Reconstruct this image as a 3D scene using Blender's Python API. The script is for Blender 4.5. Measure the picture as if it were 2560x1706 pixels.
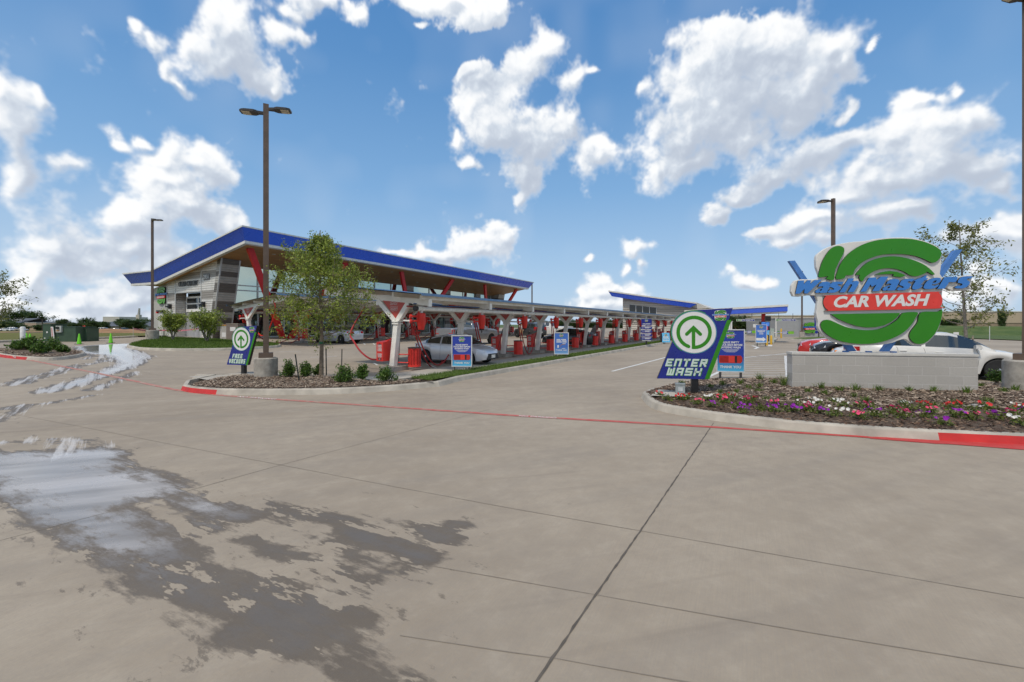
import bpy, bmesh, math, random
import numpy as np
from mathutils import Vector, Matrix
R=math.radians
sc=bpy.context.scene
for o in list(bpy.data.objects): bpy.data.objects.remove(o)
COL=sc.collection
# ---------------------------------------------------------------- camera
F=1120.; HX=1280.; HY=811.; H=1.8         # focal length in photo pixels, horizon, eye height
cd=bpy.data.cameras.new('camera'); cam=bpy.data.objects.new('camera',cd); COL.objects.link(cam)
cd.sensor_width=36; cd.lens=36*F/2560; cd.shift_y=-(853-HY)/2560
cd.clip_start=.05; cd.clip_end=5000
cam.location=(0,0,H); cam.rotation_euler=(R(90),0,0); sc.camera=cam
sc.view_settings.view_transform='Standard'; sc.view_settings.look='None'
sc.view_settings.gamma=1; sc.view_settings.exposure=0.32; sc.view_settings.use_curve_mapping=False
sc.cycles.max_bounces=6; sc.cycles.diffuse_bounces=3; sc.cycles.glossy_bounces=3; sc.cycles.transparent_max_bounces=8
# ---------------------------------------------------------------- sun
SUN_EL=58; SUN_DIR=Vector((-.45,-.72,0)).normalized()*math.cos(R(SUN_EL))+Vector((0,0,math.sin(R(SUN_EL))))
sl=bpy.data.lights.new('sun','SUN'); sl.energy=2.0; sl.angle=R(6); sl.color=(1,.92,.81)
sun=bpy.data.objects.new('sun',sl); COL.objects.link(sun)
sun.rotation_euler=SUN_DIR.to_track_quat('Z','Y').to_euler(); sun.location=(0,0,40)
# ---------------------------------------------------------------- sky and clouds (world, by direction)
def noise2(shape,cell,rng):
    h,w=shape; gy=int(math.ceil(h/cell))+2; gx=int(math.ceil(w/cell))+2
    g=rng.random((gy,gx)).astype(np.float32)
    y=np.arange(h)/cell; x=np.arange(w)/cell
    yi=y.astype(int); xi=x.astype(int); fy=(y-yi); fx=(x-xi)
    fy=(fy*fy*fy*(fy*(fy*6-15)+10))[:,None].astype(np.float32); fx=(fx*fx*fx*(fx*(fx*6-15)+10))[None,:].astype(np.float32)
    a=g[yi][:,xi]; b=g[yi][:,xi+1]; c=g[yi+1][:,xi]; d=g[yi+1][:,xi+1]
    return (a*(1-fx)+b*fx)*(1-fy)+(c*(1-fx)+d*fx)*fy
def puff(shape,cell,rng):                 # rounded billows: 1 - distance to the nearest jittered point
    h,w=shape; gy=int(math.ceil(h/cell))+3; gx=int(math.ceil(w/cell))+3
    jx=rng.random((gy,gx)).astype(np.float32); jy=rng.random((gy,gx)).astype(np.float32)
    y=np.arange(h,dtype=np.float32)/cell+1; x=np.arange(w,dtype=np.float32)/cell+1
    yi=y.astype(int); xi=x.astype(int); best=np.full(shape,9,np.float32)
    for dy in (-1,0,1):
        for dx in (-1,0,1):
            px=jx[yi+dy][:,xi+dx]+(xi+dx)[None,:]-x[None,:]; py=jy[yi+dy][:,xi+dx]+(yi+dy)[:,None]-y[:,None]
            best=np.minimum(best,px*px+py*py)
    return np.clip(1-np.sqrt(best),0,1)
def warp(a,dx,dy):
    h,w=a.shape; yy,xx=np.mgrid[0:h,0:w]
    return a[np.clip((yy+dy).astype(int),0,h-1),np.clip((xx+dx).astype(int),0,w-1)]
CLOUDS=[(30,330,80,150),(60,460,75,80),(15,230,50,60),(95,270,30,50),(200,600,160,70),(330,560,130,60),(470,520,95,45),(560,545,55,35),(100,640,110,45),(350,640,110,40),
(430,395,75,55),(505,420,75,45),(430,460,85,32),(300,360,32,24),(345,335,18,18),(190,440,55,30),
(545,50,80,100),(560,150,110,75),(625,190,70,55),(680,218,28,18),(500,110,50,60),(345,80,30,26),(385,110,28,28),(420,165,28,40),(450,205,35,26),
(690,75,65,38),(760,85,45,38),(800,12,60,32),(885,25,18,26),(720,15,60,30),(1020,2,75,26),(1130,18,110,38),(1220,8,50,28),(1060,70,22,14),
(1180,608,85,42),(1235,590,45,38),(1110,635,95,30),(1000,632,45,12),
(1300,170,62,70),(1345,140,38,55),(1210,215,70,55),(1180,175,30,26),(1190,270,55,36),(1135,340,24,22),(1320,340,130,62),(1420,330,70,58),(1505,375,65,48),(1310,430,62,55),(1300,495,30,38),(1235,300,60,60),(1175,410,34,20),(1430,205,38,40),(1480,190,14,14),
(1720,160,95,80),(1850,105,125,80),(1960,110,110,80),(2060,130,65,55),(2120,140,45,36),(1750,260,125,110),(1880,250,160,110),(2000,230,95,65),(2090,180,60,40),(1700,350,95,85),(1830,340,130,75),(1950,300,80,45),(1730,415,85,45),(1645,450,32,36),(1620,200,22,28),
(1790,530,42,16),(1860,490,70,26),(1935,450,75,34),(2020,405,85,40),(2095,370,60,30),
(2230,350,95,60),(2330,320,100,62),(2430,310,62,60),(2470,285,36,45),(2200,430,120,55),(2330,420,130,65),(2450,420,95,55),(2525,470,60,32),(2120,490,100,42),(2000,565,90,28),(1900,578,50,18),(2160,560,130,38),(2300,530,110,34),(2040,600,70,18),(1985,600,40,20),
(2290,250,42,24),(2345,225,22,26),(2110,280,20,26),(2080,300,16,14),(2190,95,14,14),
(2480,600,90,42),(2560,585,55,55),(2390,610,70,26),(1590,620,36,20),(1612,650,20,22),(1555,665,18,18),(1460,660,16,14),(1850,690,40,20),(1880,700,60,14),
(1530,715,52,24),(1480,728,44,26),(1580,722,26,20),(1500,755,85,22),(1890,770,28,8),
(70,715,60,36),(92,685,30,22),(180,765,70,34),(290,745,75,42),(335,700,45,36),(300,792,130,26),(120,792,160,22),(40,760,60,30),(420,700,50,40),(2480,700,60,30),(2420,745,90,25),(2180,690,40,14)]
def make_clouds():
    NW,NH=4096,1024                       # upper hemisphere part of a 4096x2048 sky
    rng=np.random.default_rng(11)
    az=((np.arange(NW)+.5)/NW-.5)*2*math.pi; el=((np.arange(NH)+.5)/NH)*math.pi/2
    k=NW/(2*math.pi)                      # pixels per radian
    x0,x1=int((R(-57)+math.pi)*k),int((R(57)+math.pi)*k); y1=int(R(46)*k)
    sub=(y1,x1-x0)
    A=az[x0:x1][None,:]; T=np.tan(el[:y1])[:,None]
    wx=(noise2(sub,40,rng)-.5)*26+(noise2(sub,16,rng)-.5)*12; wy=(noise2(sub,40,rng)-.5)*22+(noise2(sub,16,rng)-.5)*10
    f=np.full(sub,-1.,np.float32)
    for (px,py,rx,ry) in CLOUDS:
        a0=math.atan((px-HX)/F); c=math.cos(a0); t0=(HY-py)/F*c
        sa=rx*c*c/F*1.12; st=ry*c/F*1.12
        q=1-np.sqrt(((A-a0)/sa)**2+((T-t0)/st)**2)
        e=np.exp(4*np.clip(q,-1.5,1)); f=np.log(np.exp(4*f)+e*.8)/4
    f=np.clip(f,-1,1.1)
    f=warp(f,wx,wy)
    P=.45*puff(sub,46,rng)+.3*puff(sub,20,rng)+.15*puff(sub,9,rng)+.1*puff(sub,4.5,rng)
    P=warp(P,(noise2(sub,12,rng)-.5)*12+(noise2(sub,5,rng)-.5)*5,(noise2(sub,12,rng)-.5)*12+(noise2(sub,5,rng)-.5)*5)
    N=.42*noise2(sub,26,rng)+.28*noise2(sub,12,rng)+.18*noise2(sub,6,rng)+.12*noise2(sub,3,rng)
    soft=noise2(sub,120,rng); big=noise2(sub,70,rng)*.6+noise2(sub,30,rng)*.4
    D=f*1.45-.06+(P-.5)*(.55+.25*(1-soft))+(N-.5)*(.75+.8*soft)+(big-.5)*.6+.03
    # bases fray more than tops
    wid=.32+.8*soft
    al=np.clip((D+.10)/wid,0,1); al=al*al*(3-2*al)
    S_=f*1.2+(P-.5)*.42+(big-.5)*.7+(N-.5)*.25          # smoother body for the shading
    dn=np.clip(S_+.05,0,.7); sh=np.zeros(sub,np.float32); wsum=0
    for i,stp in enumerate((4,10,18,28,40,54,70,90)):
        wgt=.95**i
        s=np.zeros(sub,np.float32); dx=int(stp*.4)
        s[:-stp,dx:]=dn[stp:,:sub[1]-dx]
        sh+=s*wgt; wsum+=wgt
    sh=sh/wsum
    edge=np.clip(S_-warp(S_,np.full(sub,-5.),np.full(sub,7.)),-.4,.4)
    lit=1.0-.80*sh+.60*edge+(P-.46)*.42+(big-.5)*.55+(N-.5)*.25; lit=.5+.5/(1+np.exp(-(lit-.76)*7))
    lit=lit+.10*(lit-.75)
    thin=1-al; lit=lit*al+(.80+.12*(N-.5))*thin
    low=np.clip(T/.35,0,1)                # clouds near the horizon are paler
    # generic cloud cover all round, for light and reflections from outside the view
    shp=(NH,NW); Gn=.5*noise2(shp,150,rng)+.3*noise2(shp,60,rng)+.2*noise2(shp,24,rng)
    ga=np.clip((Gn-.43)/.14,0,1); gl=np.clip(1.25-.9*Gn,0.5,1)
    alpha=ga.astype(np.float32); light=gl.astype(np.float32)
    m=np.ones(sub,np.float32); bx=np.minimum(np.arange(sub[1]),np.arange(sub[1])[::-1]); m*=np.clip(bx/40,0,1)[None,:]
    m*=np.clip((y1-1-np.arange(y1))/40,0,1)[:,None]
    # thin veil: wisps between the cumulus
    veil=np.clip(noise2(sub,90,rng)*.6+noise2(sub,35,rng)*.4-.45,0,1)*.5
    al=np.maximum(al,veil*.55*(1-al))
    alpha[:y1,x0:x1]=alpha[:y1,x0:x1]*(1-m)+al*m
    light[:y1,x0:x1]=light[:y1,x0:x1]*(1-m)+lit*m
    img=bpy.data.images.new('cloud_cover',NW,2*NH,alpha=False,float_buffer=True); img.colorspace_settings.name='Non-Color'
    buf=np.zeros((2*NH,NW,4),np.float32); buf[NH:,:,0]=alpha; buf[NH:,:,1]=light; buf[:,:,3]=1
    buf[:NH,:,0]=alpha[0][None,:]; buf[:NH,:,1]=light[0][None,:]
    img.pixels.foreach_set(buf.ravel()); img.update(); img.pack()
    return img
W=bpy.data.worlds.new('World'); sc.world=W; W.use_nodes=True
nt=W.node_tree; nt.nodes.clear()
def wn(t,**k):
    n=nt.nodes.new(t)
    for a,b in k.items(): setattr(n,a,b)
    return n
out=wn('ShaderNodeOutputWorld'); sky=wn('ShaderNodeTexSky',sky_type='NISHITA',sun_disc=False)
sky.sun_elevation=R(SUN_EL); sky.sun_rotation=math.atan2(SUN_DIR.x,SUN_DIR.y); sky.air_density=1.0; sky.dust_density=1.4; sky.ozone_density=2.5
geo=wn('ShaderNodeTexCoord'); sz=wn('ShaderNodeSeparateXYZ'); nt.links.new(geo.outputs['Generated'],sz.inputs[0])
sr=wn('ShaderNodeValToRGB'); re=sr.color_ramp.elements
re[0].position=0; re[0].color=(.47,.60,.75,1); re[1].position=1; re[1].color=(.045,.17,.46,1)
for p,c in ((.06,(.40,.56,.745)),(.14,(.325,.50,.715)),(.28,(.195,.385,.65)),(.5,(.098,.262,.54)),(.7,(.055,.20,.48))):
    q=re.new(p); q.color=c+(1,)
nt.links.new(sz.outputs[2],sr.inputs[0])
bs=wn('ShaderNodeBackground'); bs.inputs[1].default_value=.085; nt.links.new(sky.outputs[0],bs.inputs[0])
bh=wn('ShaderNodeBackground'); bh.inputs[1].default_value=.93; nt.links.new(sr.outputs[0],bh.inputs[0])
b1=wn('ShaderNodeMixShader'); b1.inputs[0].default_value=.85; nt.links.new(bs.outputs[0],b1.inputs[1]); nt.links.new(bh.outputs[0],b1.inputs[2])
env=wn('ShaderNodeTexEnvironment'); env.image=make_clouds(); env.interpolation='Cubic'
mp=wn('ShaderNodeMapping'); mp.inputs['Rotation'].default_value=(0,0,R(-90))
nt.links.new(geo.outputs['Generated'],mp.inputs[0]); nt.links.new(mp.outputs[0],env.inputs[0])
sp=wn('ShaderNodeSeparateColor'); nt.links.new(env.outputs[0],sp.inputs[0])
cr=wn('ShaderNodeValToRGB'); el_=cr.color_ramp.elements
el_[0].position=.50; el_[0].color=(.47,.53,.63,1); el_[1].position=.98; el_[1].color=(.93,.94,.95,1)
e2=el_.new(.72); e2.color=(.63,.69,.77,1)
nt.links.new(sp.outputs[1],cr.inputs[0])
b2=wn('ShaderNodeBackground'); b2.inputs[1].default_value=.86; nt.links.new(cr.outputs[0],b2.inputs[0])
mx=wn('ShaderNodeMixShader'); nt.links.new(sp.outputs[0],mx.inputs[0]); nt.links.new(b1.outputs[0],mx.inputs[1]); nt.links.new(b2.outputs[0],mx.inputs[2])
nt.links.new(mx.outputs[0],out.inputs[0])
# ---------------------------------------------------------------- frames, ground, helpers
TH=R(30.13); U=(math.sin(TH),math.cos(TH)); V=(-U[1],U[0])   # u runs along the vacuum rows, w across the lot
def G(w): return .016*min(max(w-14,0),36)                    # the lot climbs gently towards the building
def uof(x,y): return x*U[0]+y*U[1]
def wof(x,y): return x*V[0]+y*V[1]
def xy(u,w): return (u*U[0]+w*V[0],u*U[1]+w*V[1])
def UW(u,w,z=0): return Vector((u*U[0]+w*V[0],u*U[1]+w*V[1],z))
def GZ(x,y): return G(wof(x,y))
def gp(px,py,dz=0):                                          # where a line of sight meets the ground
    a=(px-HX)/F; b=(py-HY)/F; g=0; Y=1
    for i in range(150):
        Y=(H-g-dz)/b; g2=G(wof(a*Y,Y)); g+=.3*(g2-g)
    return Vector((a*Y,Y,g+dz))
def at(px,py,Y): return Vector(((px-HX)/F*Y,Y,H-(py-HY)/F*Y))
def onW(px,py,w):
    a=(px-HX)/F; Y=w/(a*V[0]+V[1]); return uof(a*Y,Y),H-(py-HY)/F*Y
def onU(px,py,u):
    a=(px-HX)/F; Y=u/(a*U[0]+U[1]); return wof(a*Y,Y),H-(py-HY)/F*Y
def frame(o,x,up=(0,0,1)):                                   # x to the right, y up, z towards the viewer of a sign
    x=Vector(x).normalized(); up=Vector(up); z=x.cross(up).normalized(); y=z.cross(x)
    M=Matrix((x,y,z)).transposed().to_4x4(); M.translation=Vector(o); return M
_txt={}
def text_polys(s,bold=.0,shear=0,space=1.0):
    k=(s,bold,shear,space)
    if k in _txt: return _txt[k]
    c=bpy.data.curves.new('lettering','FONT'); c.body=s; c.size=1; c.offset=bold; c.shear=shear; c.space_character=space; c.resolution_u=3
    o=bpy.data.objects.new('lettering',c); COL.objects.link(o)
    dg=bpy.context.evaluated_depsgraph_get(); me=o.evaluated_get(dg).to_mesh()
    v=[(p.co.x,p.co.y) for p in me.vertices]; f=[tuple(q.vertices) for q in me.polygons]
    o.evaluated_get(dg).to_mesh_clear(); bpy.data.objects.remove(o); bpy.data.curves.remove(c)
    xs=[a for a,_ in v]; ys=[b for _,b in v]
    v=[(a-min(xs),b) for a,b in v]; _txt[k]=(v,f,max(xs)-min(xs)); return _txt[k]
class MB:
    def __init__(s,o=(0,0,0)): s.v=[];s.f=[];s.m=[];s.o=Vector(o)
    def add(s,vs,fs,m=0,M=None):
        n=len(s.v)
        for p in vs:
            p=Vector(p)
            if M is not None: p=M@p
            s.v.append(p-s.o)
        for q in fs: s.f.append(tuple(i+n for i in q)); s.m.append(m)
        return s
    def box(s,x0,x1,y0,y1,z0,z1,m=0,M=None):
        vs=[(x,y,z) for z in (z0,z1) for y in (y0,y1) for x in (x0,x1)]
        return s.add(vs,[(0,2,3,1),(4,5,7,6),(0,1,5,4),(2,6,7,3),(0,4,6,2),(1,3,7,5)],m,M)
    def hull8(s,a,b,m=0,M=None):                             # two quads joined
        return s.add(list(a)+list(b),[(3,2,1,0),(4,5,6,7)]+[(i,(i+1)%4,4+(i+1)%4,4+i) for i in range(4)],m,M)
    def poly(s,pts,m=0,M=None): return s.add(pts,[tuple(range(len(pts)))],m,M)
    def prism(s,p2,d0,d1,m=0,ms=None,M=None):
        n=len(p2); vs=[(x,y,d0) for x,y in p2]+[(x,y,d1) for x,y in p2]
        ar=sum(p2[i][0]*p2[(i+1)%n][1]-p2[(i+1)%n][0]*p2[i][1] for i in range(n))
        fr=tuple(range(n,2*n)); bk=tuple(range(n-1,-1,-1)); sd=[(i,(i+1)%n,n+(i+1)%n,n+i) for i in range(n)]
        if ar<0: fr=fr[::-1]; bk=bk[::-1]; sd=[q[::-1] for q in sd]
        s.add(vs,[fr],m,M); k=len(s.v)-2*n
        for q in [bk]+sd: s.f.append(tuple(i+k for i in q)); s.m.append(m if ms is None else ms)
        return s
    def tube(s,pts,r,n=8,m=0,cap=True,M=None):
        pts=[Vector(p) for p in pts]; rs=r if isinstance(r,(list,tuple)) else [r]*len(pts)
        vs=[];fs=[]; ref=None
        for i,p in enumerate(pts):
            t=(pts[min(i+1,len(pts)-1)]-pts[max(i-1,0)]).normalized()
            if ref is None:
                ref=Vector((0,0,1)) if abs(t.z)<.9 else Vector((1,0,0))
            a=t.cross(ref).normalized(); b=a.cross(t).normalized(); ref=b
            for k in range(n):
                q=2*math.pi*k/n; vs.append(p+(a*math.cos(q)+b*math.sin(q))*rs[i])
        for i in range(len(pts)-1):
            for k in range(n): fs.append((i*n+k,i*n+(k+1)%n,(i+1)*n+(k+1)%n,(i+1)*n+k))
        if cap: fs.append(tuple(range(n-1,-1,-1))); fs.append(tuple(range((len(pts)-1)*n,len(pts)*n)))
        return s.add(vs,fs,m,M)
    def cyl(s,p0,p1,r0,r1=None,n=16,m=0,M=None): return s.tube([p0,p1],[r0,r0 if r1 is None else r1],n,m,True,M)
    def lathe(s,prof,c=(0,0,0),n=20,m=0,M=None):
        vs=[];fs=[]
        for r,z in prof:
            for k in range(n):
                q=2*math.pi*k/n; vs.append((c[0]+r*math.cos(q),c[1]+r*math.sin(q),c[2]+z))
        for i in range(len(prof)-1):
            for k in range(n): fs.append((i*n+k,i*n+(k+1)%n,(i+1)*n+(k+1)%n,(i+1)*n+k))
        fs.append(tuple(range(n-1,-1,-1))); fs.append(tuple(range((len(prof)-1)*n,len(prof)*n)))
        return s.add(vs,fs,m,M)
    def text(s,t,M,x,y,size,m=0,bold=.0,shear=0,align='C',ext=0,width=None,space=1.0):
        v,f,w=text_polys(t,bold,shear,space); k=size; kx=size if width is None else width/w
        ox=x-(w*kx/2 if align=='C' else (w*kx if align=='R' else 0))
        s.add([(ox+a*kx,y+b*k,ext) for a,b in v],f,m,M)
        if ext>.004:                                         # letter returns
            from collections import Counter
            c=Counter()
            for q in f:
                for i in range(len(q)): c[frozenset((q[i],q[(i+1)%len(q)]))]+=1
            for q in f:
                for i in range(len(q)):
                    a,b=q[i],q[(i+1)%len(q)]
                    if c[frozenset((a,b))]==1:
                        P=[(ox+v[j][0]*kx,y+v[j][1]*k) for j in (b,a)]
                        s.add([(P[0][0],P[0][1],ext),(P[1][0],P[1][1],ext),(P[1][0],P[1][1],.001),(P[0][0],P[0][1],.001)],[(0,1,2,3)],m+1,M)
        return s
    def build(s,name,mats,parent=None,loc=None,smooth=False,angle=40,drape=False):
        me=bpy.data.meshes.new(name); me.from_pydata([tuple(p) for p in s.v],[],s.f)
        for mt in (mats if isinstance(mats,(list,tuple)) else [mats]): me.materials.append(mt)
        me.polygons.foreach_set('material_index',s.m)
        if smooth:
            me.polygons.foreach_set('use_smooth',[True]*len(s.f)); me.set_sharp_from_angle(angle=R(angle))
        me.update()
        o=bpy.data.objects.new(name,me); COL.objects.link(o)
        if parent: o.parent=parent
        o.location=loc if loc is not None else (s.o if parent is None else (0,0,0))
        return o
def tag(o,label=None,cat=None,group=None,kind=None):
    if label: o['label']=label
    if cat: o['category']=cat
    if group: o['group']=group
    if kind: o['kind']=kind
    return o
def thing(name,label,cat,loc=(0,0,0),rz=0,group=None):
    o=bpy.data.objects.new(name,None); COL.objects.link(o); o.empty_display_size=.2
    o.location=loc; o.rotation_euler=(0,0,rz); return tag(o,label,cat,group)
def kids(o): return [c for c in bpy.data.objects if c.parent is o]
def dup(root,loc,rz,label=None,scale=None):
    def cp(o,p):
        c=o.copy(); COL.objects.link(c)
        if p: c.parent=p
        for k in _kids[o.name]: cp(k,c)
        return c
    _kids={}
    def walk(o):
        _kids[o.name]=kids(o)
        for k in _kids[o.name]: walk(k)
    walk(root); r=cp(root,None); r.location=loc; r.rotation_euler=(0,0,rz)
    if label: r['label']=label
    if scale: r.scale=scale
    return r
# ---------------------------------------------------------------- materials
class NB:
    def __init__(s,name):
        s.mat=bpy.data.materials.new(name); s.mat.use_nodes=True; s.t=s.mat.node_tree
        s.p=s.t.nodes['Principled BSDF']; s._o=None
    def n(s,t,**k):
        x=s.t.nodes.new(t)
        for a,b in k.items(): setattr(x,a,b)
        return x
    def l(s,a,b): s.t.links.new(a,b)
    def pos(s):
        if s._o is None: s._o=s.n('ShaderNodeTexCoord').outputs['Object']
        return s._o
    def noise(s,scale,detail=3,rough=.55,vec=None,dist=0):
        x=s.n('ShaderNodeTexNoise'); x.inputs['Scale'].default_value=scale; x.inputs['Detail'].default_value=detail
        x.inputs['Roughness'].default_value=rough; x.inputs['Distortion'].default_value=dist
        s.l(vec if vec is not None else s.pos(),x.inputs['Vector']); return x.outputs[0]
    def mapv(s,scale=(1,1,1),rot=(0,0,0),loc=(0,0,0),vec=None):
        v=vec if vec is not None else s.pos()
        if any(rot): y=s.n('ShaderNodeMapping'); y.inputs['Rotation'].default_value=rot; s.l(v,y.inputs[0]); v=y.outputs[0]     # turn first, then stretch
        x=s.n('ShaderNodeMapping'); x.inputs['Scale'].default_value=scale; x.inputs['Location'].default_value=loc
        s.l(v,x.inputs[0]); return x.outputs[0]
    def math(s,op,a,b=None,c=None,clamp=False):
        x=s.n('ShaderNodeMath',operation=op,use_clamp=clamp)
        for i,q in enumerate((a,b,c)):
            if q is None: continue
            if isinstance(q,(int,float)): x.inputs[i].default_value=q
            else: s.l(q,x.inputs[i])
        return x.outputs[0]
    def mr(s,v,a,b,c=0,d=1,smooth=False):
        x=s.n('ShaderNodeMapRange',clamp=True,interpolation_type='SMOOTHSTEP' if smooth else 'LINEAR')
        s.l(v,x.inputs[0])
        for i,q in zip((1,2,3,4),(a,b,c,d)): x.inputs[i].default_value=q
        return x.outputs[0]
    def mix(s,f,a,b,bt='MIX'):
        x=s.n('ShaderNodeMix',data_type='RGBA',blend_type=bt)
        for sock,q in ((0,f),(6,a),(7,b)):
            if isinstance(q,(int,float)): x.inputs[sock].default_value=q
            elif isinstance(q,tuple): x.inputs[sock].default_value=q if len(q)==4 else q+(1,)
            else: s.l(q,x.inputs[sock])
        return x.outputs[2]
    def bump(s,h,strength=.3,dist=.02):
        x=s.n('ShaderNodeBump'); x.inputs['Strength'].default_value=strength; x.inputs['Distance'].default_value=dist
        s.l(h,x.inputs['Height']); s.l(x.outputs[0],s.p.inputs['Normal'])
    def set(s,**k):
        for a,b in k.items():
            a={'col':'Base Color','rough':'Roughness','metal':'Metallic','spec':'Specular IOR Level','coat':'Coat Weight','emit':'Emission Color','es':'Emission Strength','alpha':'Alpha','trans':'Transmission Weight'}.get(a,a)
            if isinstance(b,(int,float)): s.p.inputs[a].default_value=b
            elif isinstance(b,tuple): s.p.inputs[a].default_value=b if len(b)==4 else b+(1,)
            else: s.l(b,s.p.inputs[a])
        return s
def M_(name,col,rough=.5,metal=0,var=.12,scale=6,bump=0,spec=.5,coat=0,bscale=60):
    b=NB(name); n=b.noise(scale,4); lo=tuple(max(0,c*(1-var)) for c in col); hi=tuple(min(1,c*(1+var)) for c in col)
    b.set(col=b.mix(b.mr(n,.3,.7),lo,hi),rough=b.mr(b.noise(scale*2.3,3),.3,.7,max(0,rough-.08),min(1,rough+.08)),metal=metal,spec=spec,coat=coat)
    if bump: b.bump(b.noise(bscale,3),bump,.01)
    return b.mat
WHITE=M_('white_paint',(.78,.77,.73),.45); OFFWHITE=M_('cream_steel',(.86,.83,.76),.45,var=.1,scale=3); BLACK=M_('black_metal',(.012,.012,.013),.4)
RED=M_('red_powder_coat',(.74,.035,.024),.38,var=.12,scale=3); REDHOSE=M_('red_hose',(.40,.02,.022),.4); REDCOL=M_('red_column_paint',(.62,.02,.018),.4,var=.1,scale=2)
BRONZE=M_('bronze_pole',(.12,.082,.058),.45,var=.15,scale=4); CONC=M_('cast_concrete',(.36,.33,.28),.9,var=.28,scale=5,bump=.5)
DARKHOSE=M_('dark_hose',(.02,.008,.008),.5); GREYBOX=M_('grey_box',(.30,.33,.33),.5)
BLUE=M_('sign_blue',(.012,.022,.21),.3,var=.08); SIGNGREEN=M_('sign_green',(.026,.215,.002),.35,var=.06,scale=2); LETBLUE=M_('letter_blue',(.045,.20,.56),.35,var=.06)
SIGNRED=M_('sign_red',(.72,.05,.035),.35,var=.06); SIGNWHITE=M_('sign_white',(.72,.71,.68),.4,var=.05); EDGE=M_('letter_return',(.012,.014,.012),.4)
PALEGREEN=M_('pale_letter',(.55,.66,.58),.4,var=.04); SKYBLUE=M_('poster_cyan',(.10,.42,.68),.35); POSTBLUE=M_('poster_blue',(.03,.055,.33),.3,var=.06)
CHROME=M_('aluminium',(.72,.72,.70),.3,metal=.25,var=.05); DARKGLASS=M_('dark_glass',(.012,.016,.016),.04,spec=.8,var=.05)
# ---------------------------------------------------------------- pavement with painted sky reflections, wet patches and soap runs
def scale_pts(pts,ox,oy,k): return [(ox+a/k,oy+b/k) for a,b in pts]
def inpoly(px,py,poly):
    r=np.zeros(px.shape,bool); n=len(poly)
    for i in range(n):
        (x0,y0),(x1,y1)=poly[i],poly[(i+1)%n]
        if y0==y1: continue
        c=((y0>py)!=(y1>py))&(px<(x1-x0)*(py-y0)/(y1-y0)+x0); r^=c
    return r
def segdist(px,py,pts,closed=False):
    d=np.full(px.shape,1e9); n=len(pts)
    for i in range(n if closed else n-1):
        (x0,y0),(x1,y1)=pts[i],pts[(i+1)%n]; dx,dy=x1-x0,y1-y0; L=dx*dx+dy*dy+1e-12
        t=np.clip(((px-x0)*dx+(py-y0)*dy)/L,0,1); d=np.minimum(d,np.hypot(px-x0-t*dx,py-y0-t*dy))
    return d
def sdf(px,py,pts):
    d=segdist(px,py,pts,True); return np.where(inpoly(px,py,pts),d,-d)
def ground(pts): return [tuple(gp(a,b)[:2]) for a,b in pts]
L1=lambda p: ground(scale_pts(p,0,1000,1.8383))
L2=lambda p: ground(scale_pts(p,0,760,7.127))
L3=lambda p: ground(scale_pts(p,0,540,3.3614))
WETS=[L1([(-200,330),(0,475),(75,515),(80,545),(150,600),(250,640),(320,700),(430,740),(550,790),(600,840),(700,885),(770,930),(830,985),(930,1020),(1020,1040),(990,1110),(1130,1150),(1260,1170),(1400,1200),(1500,1215),(1480,1260),(1560,1320),(1900,1340),(1700,1230),(1560,1160),(1500,1100),(1440,1060),(1520,1020),(1600,1040),(1780,1000),(1720,960),(1620,930),(1480,870),(1330,840),(1200,800),(1150,810),(1000,770),(900,720),(830,640),(720,590),(650,510),(580,490),(720,440),(900,410),(780,350),(680,320),(560,280),(590,230),(490,215),(300,235),(0,235),(-200,225)]),
 L1([(1100,640),(1280,690),(1470,770),(1620,850),(1700,880),(1790,840),(1760,780),(1600,720),(1500,720),(1350,660),(1200,630)]),
 L1([(880,415),(1200,480),(1500,530),(1800,590),(2080,590),(2130,570),(2140,620),(2050,680),(1950,770),(1880,760),(1850,690),(1700,660),(1560,640),(1500,580),(1330,545),(1230,540),(1100,570),(950,600),(830,580),(900,560),(1000,540),(780,480)]),
 L2([(1345,758),(1900,720),(2352,705),(2700,740),(2300,760),(2352,800),(2500,850),(2352,880),(1650,905),(1500,880),(1350,850)])]
WETS.append(L3([(650,1120),(1050,1095),(1200,1150),(1290,1180),(1230,1230),(1100,1290),(900,1335),(720,1420),(520,1470),(300,1495),(480,1425),(740,1345),(980,1245),(900,1180),(700,1140)]))
RUNS=[(L2([(220,1450),(520,1340),(800,1290),(1050,1240),(1200,1170),(1380,1140),(1450,1100),(1620,1075),(1850,1030),(2080,960)]),.10),
 (L2([(480,1425),(540,1385),(700,1330),(1180,1190)]),.07),(L2([(130,1430),(380,1330),(800,1250),(1200,1180)]),.06),
 (L2([(1500,990),(1650,935),(1560,905)]),.06),(L2([(1700,1050),(1850,960),(1760,935)]),.05),
 (L2([(1350,1460),(1700,1330),(2050,1210),(2352,1120)]),.16),(L2([(760,1568),(1000,1470),(1350,1400),(1700,1260)]),.2),(L2([(1620,1530),(1950,1420),(2352,1260)]),.12),
 (L1([(0,45),(100,25),(230,15),(420,-20)]),.07),(L1([(0,100),(40,70),(130,30)]),.05),(L1([(10,195),(180,190),(230,180),(400,190),(480,215)]),.03),(L1([(170,175),(300,235),(260,260)]),.02),
 (L3([(90,1420),(260,1350),(480,1300)]),.05),(L3([(100,1425),(240,1405),(500,1290),(700,1240)]),.06),(L3([(760,1465),(960,1400),(1150,1310)]),.07),(L3([(640,1365),(850,1330),(1000,1290)]),.06)]
def axis(lo,hi,a,b,fine,coarse):
    l=list(np.arange(lo,a,coarse)); m=list(np.arange(a,b,fine)); r=list(np.arange(b,hi+.01,coarse)); return np.array(l+m+r)
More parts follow.
